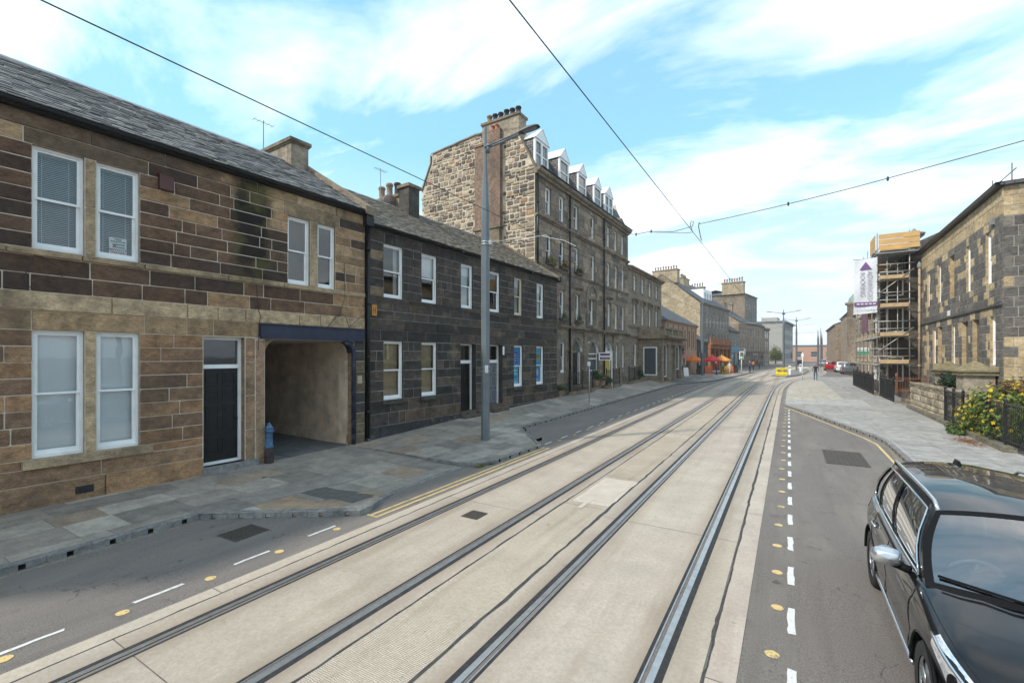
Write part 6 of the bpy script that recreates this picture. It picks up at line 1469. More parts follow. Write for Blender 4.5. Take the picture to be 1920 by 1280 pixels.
def pickK(x, z):
    u = R1L - x; r = R.random()
    near = any(o[0] - 0.30 < x < o[1] + 0.30 and o[2] - 0.35 < z < o[3] + 0.35 for o in upK + loK[:1])
    c = R.choice(KC) if (z > 8.75 or (near and r < 0.6) or r < 0.14) else R.choice(KD)
    if z < 8.75 and u < 0.7 and z > 2.9: c = R.choice(KD)
    g_ = R.uniform(0.9, 1.1); return tuple(q * g_ for q in c)
for zs, a_, b_ in ((levels(8.72, 9.78, 0.53), 0.9, 1.6), (levels(8.34, 8.72, 0.38), 0.5, 0.9), (levels(6.12, 8.34, 0.37), 0.35, 0.75), (levels(5.2, 6.12, 0.31), 0.4, 0.9), (levels(4.72, 5.06, 0.34), 0.5, 1.0), (levels(2.6, 4.72, 0.354), 0.35, 0.75), (levels(0.2, 2.6, 0.4), 0.5, 1.0)):
    sK.lay(0, R1L, zs, opK, a_, b_, pickK, jit=0.003)
sK.finish(300, 7)
MB().extrude_x([(0.02, 5.06), (-0.07, 5.08), (-0.07, 5.16), (0.02, 5.2)], 0, R1L).build('string_course', stone('dark_string', 'const', (0.1, 0.095, 0.09), soot_amt=0.3), K)
for o_ in upK + loK: sash(K, *o_, 0.10, R.choice(['blind', 'curtain', 'half']), bars=1)
for k, (a, b, c, e) in enumerate(blK): MB().box(a, b, 0.17, 0.2, c, e).build('blind_window', CRM if k == 0 else M['sK'], K, color=(0.16, 0.145, 0.13))
MB().box(0, R1L - 0.1, 1.0, 1.02, -0.3, 9.78).build('interior_wall', M['room'], K)
# end wall facing the camera: dressed quoins with rough panels between
ew = MB(); ew.face([(R1L - 0.014, 0.012, -0.3), (R1L - 0.014, 8, -0.3), (R1L - 0.014, 8, 9.9), (R1L - 0.014, 0.012, 9.9)]); ew.face([(0, 0.01, -0.3), (0, 0.01, 9.9), (0, 8, 9.9), (0, 8, -0.3)]); ew.face([(0, 8, -0.3), (0, 8, 9.9), (R1L, 8, 9.9), (R1L, 8, -0.3)]); ew.build('end_wall', paint('pale_mortar', (0.3, 0.3, 0.3)), K)
sE = Stones(K, M['sK'], M['sKa'], 0.016, rot=1)
z = 0.2; k = 0
while z < 9.75:
    h = 0.40; y = 0.02
    while y < 5:
        l = (0.42 if k % 2 else 0.30) if y < 0.1 else R.uniform(0.4, 0.9)
        cream = z > 8.6 or z < 3.6 and R.random() < 0.6 or R.random() < 0.06
        rough_ = y > 0.35 and not cream and k % 2 == 0
        c = R.choice(KC) if cream else (R.choice([(0.2, 0.155, 0.12), (0.15, 0.125, 0.105), (0.24, 0.17, 0.12)]) if rough_ else R.choice(KD))
        sE.put(y, y + l, z, min(z + h, 9.8), tone(c, 0.9, 1.1), 0.015 if rough_ else 0.0, 1 if rough_ else 0, R1L); y += l
    z += h; k += 1
sE.finish(90, 8)
ev = MB(); ev.extrude_x([(0.02, 9.78), (-0.22, 9.80), (-0.26, 9.93), (0.02, 9.98)], -0.05, R1L + 0.1); ev.build('eaves_gutter', M['black'], K)
rf = MB(); i_ = 4; p = [(-0.1, -0.25, 9.95), (R1L + 0.2, -0.25, 9.95), (R1L + 0.2, 8.2, 9.95), (-0.1, 8.2, 9.95)]; q = [(4, 4, 11.0), (R1L - 4, 4, 11.0)]
rf.face([p[0], p[1], q[1], q[0]]); rf.face([p[1], p[2], q[1]]); rf.face([p[2], p[3], q[0], q[1]]); rf.face([p[3], p[0], q[0]]); rf.box(R1L - 0.0, R1L + 0.18, -0.1, 8, 9.82, 9.95); rf.build('roof', M['slF'], K)
downpipe(K, R1L - 14.25, 1.5, 8.9, -0.1, 0.07, paint('buff_pipe', (0.42, 0.33, 0.23), 0.6)); MB().lathe([(0.09, 8.85), (0.12, 8.9), (0.12, 9.1), (0.02, 9.35)], R1L - 14.25, -0.1, 10).build('pipe_head', M['lead'], K, True)
MB().tube([(R1L + 0.05, 0.62, 1.0), (R1L + 0.06, 0.62, 2.6), (R1L + 0.07, 0.78, 3.6), (R1L + 0.06, 1.3, 4.4)], 0.03, 8).build('cable', M['iron'], K)
MB().box(R1L - 1.1, R1L - 0.85, -0.1, 0, 8.5, 8.8).build('alarm_box', M['lead'], K)
MB().box(R1L - 8.0, R1L - 7.4, -0.012, -0.004, 5.22, 5.5).build('name_plate', paint('plate_white', (0.7, 0.7, 0.68), 0.5), K)
sc_ = MB()
for (x, y) in ((2.5, 1.5), (5, 1.5), (2.5, 3), (5, 3)): sc_.tube([(R1L - x - 2, y, 10.2), (R1L - x - 2, y, 12.0)], 0.03, 6)
for z in (11.0, 11.6): sc_.tube([(R1L - 7.4, 1.5, z), (R1L - 4, 1.5, z)], 0.025, 6); sc_.tube([(R1L - 7.4, 3, z), (R1L - 4, 3, z)], 0.025, 6)
sc_.build('roof_guard_rail', M['lead'], K)
# scaffolded house
R2a = 1.6
W = bframe('scaffolded_house', 7.55, 58.0, R2a, 'stone house darkened for shade and wrapped in scaffolding beside the chequered house', left=False)
mW = masonry('shade_darkened_stone', (0.13, 0.11, 0.09), (0.10, 0.085, 0.072), (0.08, 0.07, 0.06), 0.7, 0.3, 0.012, soot_amt=0.5)  # stone coloured darker to stand for the shade between the scaffold boards
opW = [(1.2 + k * 2.4, 2.3 + k * 2.4, z0, z1) for k in range(7) for (z0, z1) in ((1.2, 3.4), (4.6, 6.8), (7.7, 9.3))]
wall(W, 0, 17.4, -0.3, 10.4, opW, mW, rmat=mW)
for o_ in opW: far_window(W, *o_, 0.1)
MB().box(0, 17.4, 0.8, 0.82, -0.3, 10.4).build('interior_wall', M['dark'], W)
wm = MB(); wm.face([(17.4, 0.01, -0.3), (17.4, 9, -0.3), (17.4, 9, 10.4), (17.4, 4.5, 12.5), (17.4, 0.01, 10.4)]); wm.build('end_wall', mW, W); wm = MB(); wm.face([(0, 0.01, -0.3), (0, 0.01, 10.4), (0, 4.5, 12.5), (0, 9, 10.4), (0, 9, -0.3)]); wm.build('end_wall', mW, W)
MB().extrude_x([(-0.3, 10.3), (4.5, 12.4), (9.2, 10.3), (9.2, 10.45), (4.5, 12.6), (-0.3, 10.45)][::-1], 0, 17.4).build('roof', M['slF'], W)
cornice(W, 0, 17.45, 10.0, 0.35, 0.35, tG); downpipe(W, 17.2, 0.5, 10, -0.12, 0.07); downpipe(W, 16.95, 0.5, 10, -0.12, 0.05, M['lead'])
bay = MB(); bay.box(13.4, 17.3, -1.5, 0, -0.3, 9.0); bay.build('bay_front', paint('shadowed_bay_stone', (0.085, 0.068, 0.055), 0.95, var=0.4, scale=2), W)  # bay tone carries the same shade behind the scaffold
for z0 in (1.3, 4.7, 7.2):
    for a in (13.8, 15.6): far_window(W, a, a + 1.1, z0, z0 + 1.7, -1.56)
    far = MB()
    MB().ring(0.35, 1.25, z0, z0 + 1.7, 0.08, 0, 0.06).build('window', M['white'], W, loc=(17.37, -1.55, 0), rz=pi / 2)
MB().lathe([(0.5, 10.45), (0.5, 10.6), (0.18, 10.7), (0.22, 10.95), (0.55, 11.25), (0.6, 11.4), (0.3, 11.5), (0.12, 11.65), (0.0, 11.8)], 17.0, 0.3, 14).build('stone_urn', tG, W, True)
# scaffolding
SX = tag(empty('scaffolding', (5.2, 39.6, gz(40))), 'steel tube scaffolding with timber boards in front of the shaded stone house', 'scaffolding')
TUB = paint('galvanised_tube', (0.42, 0.40, 0.37), 0.5, 0.6, var=0.2, scale=8, dirt=(0.30, 0.2, 0.12), dirt_amt=0.5); BRD = paint('scaffold_board', (0.46, 0.34, 0.20), 0.85, var=0.2, scale=4); PLY = paint('plywood_orange', (0.56, 0.34, 0.13), 0.8, var=0.12, scale=2)
lifts = [2.3, 4.15, 6.1, 8.0, 9.9]; ysS = [0, 2.2, 4.4, 6.6, 8.8, 11.0]; xsS = [0.0, 1.7]
tub = {}
def stube(a, b, r=0.035): return MB().tube([a, b], r, 7).build('tube', TUB, SX, True)
for y in ysS:
    for x in xsS: stube((x, y, 0), (x, y, 11.2 if y == 0 else 10.8))
    for z in lifts: stube((-0.25, y - 0.06, z - 0.05), (1.95, y - 0.06, z - 0.05))
for z in lifts:
    for x in xsS: stube((x - 0.05, -0.3, z - 0.12), (x - 0.05, 11.3, z - 0.12))
    if z < 9:
        for h in (0.5, 1.0): stube((-0.05, -0.3, z + h), (-0.05, 11.3, z + h), 0.03); stube((-0.3, -0.06, z + h), (1.95, -0.06, z + h), 0.03)
    for k in range(5): MB().box(0.12 + k * 0.30, 0.40 + k * 0.30, -0.3, 11.3, z, z + 0.045).build('board', BRD, SX)
    MB().box(0.03, 0.07, 0.0, 11.2, z + 0.045, z + 0.25).build('toe_board', BRD, SX); MB().box(0.15, 1.65, -0.09, -0.05, z + 0.045, z + 0.27).build('toe_board', BRD, SX)
stube((0.55, 0.12, 0), (0.55, 0.12, 10.2), 0.03); stube((1.1, 0.1, 0), (1.1, 0.1, 9), 0.03)
for k in range(4): stube((0, -0.1 + 2.2 * k, lifts[k] - 1.2), (0, 2.1 + 2.2 * k, lifts[k] + 0.6), 0.03)
for z in (3.0, 6.9): stube((-0.1, -0.12, z), (1.9, -0.12, z + 1.7), 0.03)
for j, (z, x) in enumerate(((2.4, 0.2), (4.2, 0.45), (6.15, 0.2))):     # ladders between the lifts
    ld = MB()
    for dx_ in (0, 0.38): ld.tube([(x + dx_, 0.5, z - 2.2), (x + dx_, 0.9, z + 1.0)], 0.022, 6)
    for k in range(11): t = (k + 0.5) / 11; ld.tube([(x, 0.5 + 0.4 * t, z - 2.2 + 3.2 * t), (x + 0.38, 0.5 + 0.4 * t, z - 2.2 + 3.2 * t)], 0.014, 5)
    ld.build('ladder', TUB, SX)
for k in range(3):
    MB().box(0.06, 2.2, -0.14, -0.11, 10.0 + k * 0.36, 10.33 + k * 0.36).build('hoarding_panel', PLY, SX)
    MB().box(-0.13, -0.10, -0.1, 2.1, 10.0 + k * 0.36, 10.33 + k * 0.36).build('hoarding_panel', PLY, SX)
MB().box(-0.1, 2.3, -0.3, 3.0, 9.72, 9.78).build('sheeting', M['lead'], SX)
# banner hung out towards the road
bn = tag(empty('roofing_banner', (4.55, 39.35, 0)), 'white vertical banner with purple triangle and lettering hung from the scaffolding', 'banner')
BNW = paint('banner_white', (0.68, 0.69, 0.73), 0.6, var=0.03); PUR = paint('banner_purple', (0.17, 0.08, 0.22), 0.6); GRP = paint('banner_grey', (0.38, 0.36, 0.42), 0.6)
bs = MB(); nn = 10
for i in range(nn):
    for j in range(4):
        def bp(i, j): u = j / 4; v = i / nn; return (-0.62 + 1.24 * u - 0.06 * (1 - u) * v, 0.03 * sin(u * 5 + v * 7), 9.75 - 3.75 * v + 0.1 * (u - 1))
        bs.face([bp(i + 1, j), bp(i + 1, j + 1), bp(i, j + 1), bp(i, j)])
bs.build('sheet', BNW, bn)
MB().face([(-0.36, -0.06, 8.95), (0.34, -0.06, 8.95), (0.0, -0.06, 9.5)]).build('triangle_logo', PUR, bn)
text_obj('lettering', 'ADVANCED', 0.36, GRP, bn, (0.20, -0.06, 7.85), (pi / 2, pi / 2, 0), spacing=1.05, sx=1.0)
text_obj('lettering', 'ROOFING', 0.36, GRP, bn, (-0.20, -0.06, 7.98), (pi / 2, pi / 2, 0), spacing=1.05, sx=1.0)
MB().box(-0.64, 0.62, -0.055, -0.05, 6.48, 6.74).build('stripe', PUR, bn)
for k in range(5): MB().box(-0.5 + k * 0.22, -0.34 + k * 0.22, -0.065, -0.055, 6.57, 6.65).build('small_print', BNW, bn)
for k in range(7): MB().box(-0.5 + k * 0.145, -0.42 + k * 0.15, -0.055, -0.05, 6.16 + 0.02 * (k % 2), 6.2 + 0.02 * (k % 2)).build('small_print', GRP, bn)
for z in (9.72, 6.0): MB().tube([(-0.7, 0.05, z), (0.9, 0.22, z)], 0.03, 7).build('outrigger_tube', TUB, bn, True)
# second, plum-coloured sheet lower down on the street side
pb = MB().box(0, 0.02, 0, 3.4, 4.6, 6.2).build('site_sheet', paint('plum_sheet', (0.16, 0.07, 0.10), 0.7, var=0.15), None, loc=(5.08, 43.0, gz(43)))
tag(pb, 'plum-coloured site sheet tied along the street side of the scaffolding', 'sheet')
# terraces beyond on the right
OLD = masonry('old_grey_stone', (0.38, 0.30, 0.225), (0.30, 0.24, 0.185), (0.22, 0.18, 0.145), 0.7, 0.3, 0.012, soot_amt=0.4)
block('stone_villa', 'brown stone villa beyond the scaffolding with a low slate roof', 8.6, 86.0, 2.5, 26, 9, 0, 9.0, [(1.5, 3.8), (5.2, 7.4)], 8, OLD, tG, 'hip', 1.8, left=False, win_w=1.1)
T_ = block('domed_block', 'grey stone block with a small domed turret and finial far down the street', 9.3, 116.0, 1.0, 29, 12, 0, 10.6, [(1.5, 3.8), (4.9, 6.6), (7.6, 9.4)], 8, OLD, tG, 'hip', 2.2, left=False, win_w=1.3)
tu = MB().lathe([(1.5, 0), (1.5, 10.9), (1.8, 11.1), (1.8, 11.4), (1.3, 11.5)], 27.3, 0.6, 16).build('turret', OLD, T_, True)
MB().lathe([(1.4, 11.5), (1.25, 12.1), (0.8, 12.7), (0.2, 13.1), (0.1, 13.4), (0.04, 14.6), (0.0, 14.7)], 27.3, 0.6, 16).build('dome', paint('copper_green', (0.20, 0.27, 0.24), 0.6, var=0.15), tu, True)
block('far_terrace', 'pale stone terrace with awnings at the far right end of the street', 8.7, 146.0, 0.5, 29, 12, 0, 9.6, [(4.2, 6.2), (7, 8.8)], 9, BRN, tG, 'pitch', 2.5, left=False, win_w=1.2)
# estate agent style board on the villa (green and white)
eb = tag(empty('sale_board', (7.6, 63.5, gz(63))), 'green and white property board on a post beside the stone villa', 'sign')
MB().tube([(0, 0, 0), (0, 0, 3.6)], 0.04, 6).build('post', M['cream'], eb); MB().box(-1.0, 0.1, -0.05, -0.02, 2.9, 3.6).build('board', paint('board_white', (0.75, 0.76, 0.75), 0.5), eb); MB().box(-1.0, 0.1, -0.055, -0.05, 2.9, 3.2).build('board_band', paint('board_green', (0.05, 0.35, 0.22), 0.5), eb)

# ------------------------------------------------------------------ garden walls, piers, railings, bush on the right
gwl = tag(empty('garden_wall', (5.55, 24.2, gz(24))), 'rough pale rubble garden wall along the right pavement', 'wall')
GL = 7.4
MB().box(0, 0.42, 0, GL, -0.2, 1.42).build('core', paint('wall_core_mortar', (0.30, 0.26, 0.2), 0.95, var=0.25, scale=4), gwl)
wb = gwl; wb['_rz'] = 0.0
sW = Stones(wb, M['sK'], M['sKa'], 0.03, rot=-1)
z = 0.1
while z < 1.5:
    h = R.uniform(0.2, 0.34); y = 0.0
    while y < GL - 0.1:
        l = min(R.uniform(0.25, 0.7), GL - y); c = R.choice([(0.40, 0.34, 0.25), (0.33, 0.28, 0.21), (0.27, 0.235, 0.19), (0.46, 0.40, 0.30), (0.2, 0.175, 0.15)])
        sW.put(y, y + l, z, z + h, tone(c, 0.9, 1.1), -0.03 + R.uniform(-0.02, 0.02), 1, 0.0); y += l
    z += h
z = 0.1
sW2 = Stones(wb, M['sK'], M['sKa'], 0.03)
while z < 1.45:
    sW2.put(0.02, 0.40, z, z + 0.3, (0.33, 0.29, 0.22), -0.03, 1); z += 0.3
sW.finish(200, 5); sW2.finish(20, 5)
MB().box(-0.06, 0.48, -0.05, GL, 1.42, 1.52).build('coping', SKEW, gwl)
def pier(x, y, w_, h, lab):
    p = tag(empty('gate_pier', (x, y, gz(y))), lab, 'gate pier', 'stone gate piers')
    st_ = stone('pier_stone', 'const', (0.36, 0.315, 0.25), soot_amt=0.35)
    MB().box(-w_ / 2, w_ / 2, -w_ / 2, w_ / 2, -0.1, h).build('shaft', st_, p)
    c = MB(); e = w_ / 2 + 0.12; c.box(-e, e, -e, e, h, h + 0.14); c.box(-e - 0.06, e + 0.06, -e - 0.06, e + 0.06, h + 0.14, h + 0.2)
    for (a, b) in (((-e, -e), (e, -e)), ((e, -e), (e, e)), ((e, e), (-e, e)), ((-e, e), (-e, -e))): c.face([(*a, h + 0.2), (*b, h + 0.2), (0, 0, h + 0.62)])
    c.build('cap', stone('mossy_cap', 'const', (0.26, 0.22, 0.14), soot_amt=0.4, light=(0.2, 0.17, 0.06), light_amt=0.5), p)
pier(6.75, 26.6, 0.95, 2.08, 'broad stone gate pier with a mossy pyramid cap behind the bush'); pier(6.75, 30.3, 0.85, 2.0, 'further stone gate pier with pyramid cap beside the ivy')
iv = tag(empty('ivy', (6.35, 28.3, gz(28))), 'dark green ivy hanging over the rubble wall between the piers', 'ivy')
leaf_cloud('foliage', iv, [(0, 0, 1.75, 0.45, 1.0, 0.5), (-0.3, 0.4, 1.3, 0.3, 0.6, 0.4)], 1400, 0.055, [(0.02, 0.05, 0.018), (0.03, 0.06, 0.02), (0.015, 0.035, 0.014)]); MB().tube([(0, 0, 0), (0, 0, 1.6)], 0.05, 6).build('stem', BOXM, iv)
lg = tag(empty('kerb_ledge', (5.30, 18.6, gz(20))), 'low mossy stone ledge at the foot of the railings', 'ledge')
for k in range(12): MB().box(0, 0.30, k * 1.05, k * 1.05 + 1.03, -0.1, 0.30 + 0.0066 * k).build('coping_stone', stone('mossy_ledge', 'const', (0.20, 0.185, 0.14), soot_amt=0.3, light=(0.14, 0.15, 0.05), light_amt=0.5) if k == 0 else bpy.data.materials['mossy_ledge'], lg)
def railing(name, label, x, y, rz, L_, h, n, z0=0.0, mat=None, spear=True, post=2.2, cat='railing', group=None):
    r = tag(empty(name, (x, y, z0), rz), label, cat, group); m_ = mat or M['iron']
    bar = MB(); bar.tube([(0, 0, 0.02), (0, 0, h)], 0.011, 6)
    if spear: bar.lathe([(0.011, h), (0.022, h + 0.03), (0.0, h + 0.11)], 0, 0, 6)
    bme = bar.mesh('bar', m_)
    for k in range(n): inst('bar', bme, r, ((k + 0.5) * L_ / n, 0, 0))
    for z in (0.12, h - 0.12): MB().box(0, L_, -0.018, 0.018, z, z + 0.03).build('rail', m_, r)
    k = 0.0
    while k <= L_ + 0.01:
        MB().lathe([(0.04, 0), (0.04, h), (0.055, h + 0.02), (0.03, h + 0.08), (0.06, h + 0.14), (0.02, h + 0.22), (0.0, h + 0.25)], k, 0, 8).build('post', m_, r, True); k += post
    return r
railing('iron_railing', 'black spear-topped railing on the ledge nearest the car', 5.5, 17.6, pi / 2, 3.0, 1.15, 24, 0.32 + gz(19), post=1.5)
railing('iron_railing', 'short black railing set in the ledge in front of the rubble wall', 5.42, 22.6, pi / 2, 2.2, 1.15, 16, 0.32 + gz(23), post=1.1)
railing('iron_railing', 'black railing at the foot of the scaffolding', 5.15, 33.6, pi / 2, 4.4, 1.2, 34, 0.2 + gz(36))
railing('iron_railing', 'close-set black railing along the far end of the scaffolding', 4.95, 39.3, pi / 2, 11, 1.25, 80, 0.2 + gz(42))
railing('garden_fence', 'rust brown garden fence behind the black railing', 5.9, 37.6, 0.0, 1.9, 1.0, 15, 0.5 + gz(37), paint('rusty_iron', (0.28, 0.11, 0.05), 0.8, var=0.3), False)
stp = tag(empty('garden_steps', (5.45, 33.0, gz(33))), 'pale stone steps between the rubble wall and the scaffolding', 'steps')
for k in range(4): MB().box(k * 0.3, 1.5, 0, 2.2, -0.1 if k == 0 else k * 0.17, (k + 1) * 0.17).build('step', SKEW, stp)
low = tag(empty('boundary_wall', (5.0, 38.9, gz(42))), 'low stone boundary wall under the far railings', 'wall')
for k in range(12): MB().box(0, 0.3, k * 1.0, k * 1.0 + 0.98, -0.1, 0.24 + R.uniform(-0.02, 0.02)).build('coping_stone', SKEW, low)
bu = tag(empty('flowering_bush', (6.15, 21.0, gz(21))), 'large green bush with yellow flowers spilling over the railings', 'bush')
BG = [(0.15, 0.20, 0.04), (0.11, 0.16, 0.034), (0.20, 0.215, 0.045), (0.07, 0.11, 0.025)]
blobs = [(0, 0, 1.05, 1.05, 1.6, 1.0), (-0.45, -0.9, 0.8, 0.6, 1.0, 0.75), (-0.55, 0.9, 0.75, 0.6, 1.0, 0.75), (0.4, 0.2, 1.45, 0.9, 1.4, 0.8), (-0.5, 0.2, 1.35, 0.55, 1.0, 0.65), (0.5, -0.9, 1.3, 0.8, 1.0, 0.85)]
leaf_cloud('foliage', bu, blobs, 13000, 0.06, BG)
leaf_cloud('reddish_tips', bu, [(0.3, 0.2, 2.0, 0.9, 1.2, 0.22), (0.1, -0.5, 1.9, 0.7, 0.7, 0.2)], 900, 0.045, [(0.22, 0.08, 0.05), (0.2, 0.12, 0.05), (0.12, 0.11, 0.03)])
fw = MB()
for _ in range(130):
    b_ = R.choice(blobs); d = Vector((-abs(R.gauss(0.4, 1)), R.gauss(-0.5, 1), R.gauss(0.6, 0.8))).normalized(); p = Vector(b_[:3]) + Vector((d.x * b_[3], d.y * b_[4], d.z * b_[5])) * R.uniform(0.9, 1.06)
    u = d.orthogonal().normalized(); v = d.cross(u); s_ = R.uniform(0.025, 0.05); fw.col = R.choice([(0.70, 0.50, 0.01), (0.74, 0.55, 0.02), (0.62, 0.40, 0.01)])
    for k in range(5):
        t = k * 1.2566; a = u * cos(t) + v * sin(t); t2 = t + 0.9; b2 = u * cos(t2) + v * sin(t2); fw.face([p, p + a * s_, p + (a + b2) * s_ * 0.75 + d * 0.01, p + b2 * s_])
tag(fw.build('flowers', M['leaf'], bu, color_attr=True), kind='stuff')
sm_ = MB()
for _ in range(26): a = R.uniform(0, 6.28); sm_.tube([(R.uniform(-0.2, 0.2), R.uniform(-0.3, 0.3), 0), (cos(a) * 0.4, sin(a) * 0.6, 0.7), (cos(a) * 0.7, sin(a) * 1.0, 1.3)], [0.02, 0.014, 0.007], 5)
sm_.build('stems', BOXM, bu)
sh = tag(empty('low_shrub', (5.25, 22.4, gz(22))), 'low green shrub spreading onto the pavement by the ledge', 'shrub')
leaf_cloud('foliage', sh, [(0, 0, 0.28, 0.42, 0.7, 0.28), (-0.1, -0.5, 0.22, 0.35, 0.5, 0.2)], 1500, 0.05, [(0.10, 0.15, 0.035), (0.08, 0.13, 0.03), (0.06, 0.10, 0.025)]); MB().tube([(0, 0, 0), (0, 0, 0.25)], 0.02, 5).build('stem', BOXM, sh)
lt = MB()
for _ in range(500):
    x, y = R.gauss(4.98, 0.16), R.gauss(20.2, 0.55); a = R.uniform(0, 6.28); s_ = R.uniform(0.02, 0.045); z = pzr(x, y) + 0.006 + R.uniform(0, 0.02); lt.col = R.choice([(0.30, 0.12, 0.04), (0.24, 0.10, 0.04), (0.36, 0.17, 0.06)])
    lt.face([(x + s_ * cos(a), y + s_ * sin(a), z), (x - s_ * 0.5 * sin(a), y + s_ * 0.5 * cos(a), z + 0.006), (x - s_ * cos(a), y - s_ * sin(a), z), (x + s_ * 0.5 * sin(a), y - s_ * 0.5 * cos(a), z + 0.004)])
tag(lt.build('leaf_litter', M['leaf'], color_attr=True), 'orange fallen leaves gathered under the bush', 'leaves', kind='stuff')
# ------------------------------------------------------------------ street furniture on the left
def grid(mb, G, flip=False, skip=None, closed=False):
    """shared-vertex sheet through a table of points"""
    i = len(mb.v); n, m = len(G), len(G[0])
    for row in G: mb.v.extend([tuple(p) for p in row])
    for a in range(n - 1):
        for b in range(m - 1):
            if skip and skip(a, b): continue
            q = (i + a * m + b, i + a * m + b + 1, i + (a + 1) * m + b + 1, i + (a + 1) * m + b)
            mb.f.append(q[::-1] if flip else q); mb.c.append(mb.col); mb.m.append(mb.mi)
    return mb
GREY = paint('grey_pole_paint', (0.135, 0.155, 0.17), 0.45, 0.1, var=0.12, scale=2.5, dirt=(0.22, 0.23, 0.23), dirt_amt=0.3)
GALV = paint('galvanised_steel', (0.40, 0.42, 0.43), 0.4, 0.7, var=0.15, scale=6)
def tram_pole(label, x, y, z, h, r, arms, rz=0.0, detail=True):
    p = tag(empty('tram_pole', (x, y, z), rz), label, 'lamp post', 'tram poles with street lamps')
    seg = 8 if detail else 8
    MB().lathe([(r, -0.1), (r, h * 0.72), (r * 0.98, h * 0.73), (r * 0.42, h * 0.90), (r * 0.30, h), (0.0, h + 0.02)], 0, 0, seg).build('mast', GREY, p)
    for (ax, ay, zz, ln) in arms:
        d = Vector((ax, ay, 0)).normalized()
        a0 = Vector((0, 0, zz)); a1 = a0 + d * ln + Vector((0, 0, 0.16 * ln))
        arm = MB()
        for s_ in (-1, 1): off = Vector((-d.y, d.x, 0)) * 0.06 * s_; arm.tube([a0 + off, a1 + off], 0.028, 8)
        arm.tube([a0 + d * 0.1 + Vector((0, 0, -0.18)), a0 + d * 0.12 + Vector((0, 0, 0.1))], 0.07, 8)
        arm = arm.build('lamp_arm', GREY, p, True)
        hd = MB(); side = Vector((-d.y, d.x, 0)); secs = []
        upv = Vector((0, 0, 1)); slope = Vector((d.x, d.y, 0.12)).normalized()
        for t, w_, hh in ((0, 0.07, 0.05), (0.1, 0.13, 0.07), (0.35, 0.16, 0.08), (0.6, 0.15, 0.05), (0.72, 0.10, 0.02)):
            c = a1 + slope * t; secs.append([c - side * w_, c - side * w_ * 0.8 + upv * hh, c + side * w_ * 0.8 + upv * hh, c + side * w_, c - side * w_])
        grid(hd, secs); hd.face([secs[0][k] for k in range(4)]); hd.face([secs[-1][k] for k in (3, 2, 1, 0)])
        ho = hd.build('lamp_head', paint('lamp_head_grey', (0.07, 0.075, 0.08), 0.5), arm)
        gl_ = MB(); A0, A1 = a1 + slope * 0.16 - Vector((0, 0, 0.006)), a1 + slope * 0.62 - Vector((0, 0, 0.006)); gl_.face([A0 - side * 0.11, A1 - side * 0.11, A1 + side * 0.11, A0 + side * 0.11]); gl_.build('lamp_lens', M['lead'], arm)
    return p
P1 = tram_pole('tall grey lamp post standing on the left pavement nearest the camera', -8.68, 12.58, 0.27, 10.45, 0.145, [(1, 0.08, 9.75, 1.25)], pi / 8 * 0)
for z in (6.50, 6.58): MB().lathe([(0.152, z - 0.02), (0.158, z), (0.152, z + 0.02)], 0, 0, 12).build('clamp_band', GALV, P1)
MB().box(0.13, 0.26, -0.04, 0.04, 6.48, 6.62).build('wire_bracket', GALV, P1)
for z in (2.27, 2.42): MB().lathe([(0.151, z - 0.008), (0.154, z), (0.151, z + 0.008)], 0, 0, 12).build('sign_band', GALV, P1)
MB().box(0.10, 0.22, -0.175, -0.155, 2.22, 2.47).build('notice_plate', paint('notice_white', (0.7, 0.7, 0.7), 0.5), P1)
tram_pole('grey tram pole beside the orange parasols', -9.25, 61.5, 0.5, 9.6, 0.17, [(1, 0, 9.2, 1.2)])
tram_pole('grey twin-armed tram pole on the traffic island', -0.55, 73.0, 0.5, 8.9, 0.14, [(1, 0, 8.4, 1.4), (-1, 0, 8.4, 1.4)])
tram_pole('further grey twin-armed tram pole behind the traffic island', 1.2, 92.0, 0.5, 9.2, 0.14, [(1, 0, 8.6, 1.4), (-1, 0, 8.6, 1.4)])
P5 = tram_pole('grey tram pole on the right kerb carrying the span wire', 8.0, 8.72, gz(8) + 0.1, 8.0, 0.13, [])
# overhead line
WIRE = paint('copper_wire_dark', (0.035, 0.033, 0.033), 0.6); INS = paint('white_insulator', (0.70, 0.71, 0.70), 0.35)
def sag(a, b, s_, n=12): a, b = Vector(a), Vector(b); return [a.lerp(b, k / n) - Vector((0, 0, s_ * 4 * (k / n) * (1 - k / n))) for k in range(n + 1)]
yw = [-14, 0, 11.2, 25, 40, 50, 62, 75, 92]
for nm, f, sup in (('left', cl, 11.95), ('right', cr, 11.2)):
    o = MB().tube([(f(y) - 0.11 + (0.05 if nm == 'right' else 0), y, 5.9 + (gz(y) if y > 0 else 0)) for y in yw], 0.0065, 6).build('contact_wire', WIRE)
    tag(o, 'dark overhead contact wire above the %s-hand tram track' % nm, 'wire', 'overhead line')
sw = tag(empty('span_wire', (-8.68, 12.58, 6.82)), 'span wire strung across the street from the lamp post over both tram tracks', 'wire')
def wl(pts): return [Vector(p) - Vector((-8.68, 12.58, 6.82)) for p in pts]
pa, pb_, pc, pd2 = (-8.45, 12.53, 6.82), (-5.1, 11.85, 6.42), (-2.35, 11.32, 6.02), (-1.9, 11.22, 6.06)
pe, pf_ = (-1.72, 11.1, 6.06), (7.9, 8.75, 6.85)
MB().tube(wl([pa, (-7.3, 12.3, 6.72)]), 0.009, 6).build('strand', GALV, sw); MB().tube(wl([(-7.3, 12.3, 6.72), (-6.1, 12.05, 6.62)]), 0.006, 6).build('insulator_rod', INS, sw)
MB().tube(wl([(-6.3, 12.1, 6.63), (-5.5, 11.95, 6.36), (-5.12, 11.92, 6.14)]), 0.0055, 6).build('insulator_rod', INS, sw)
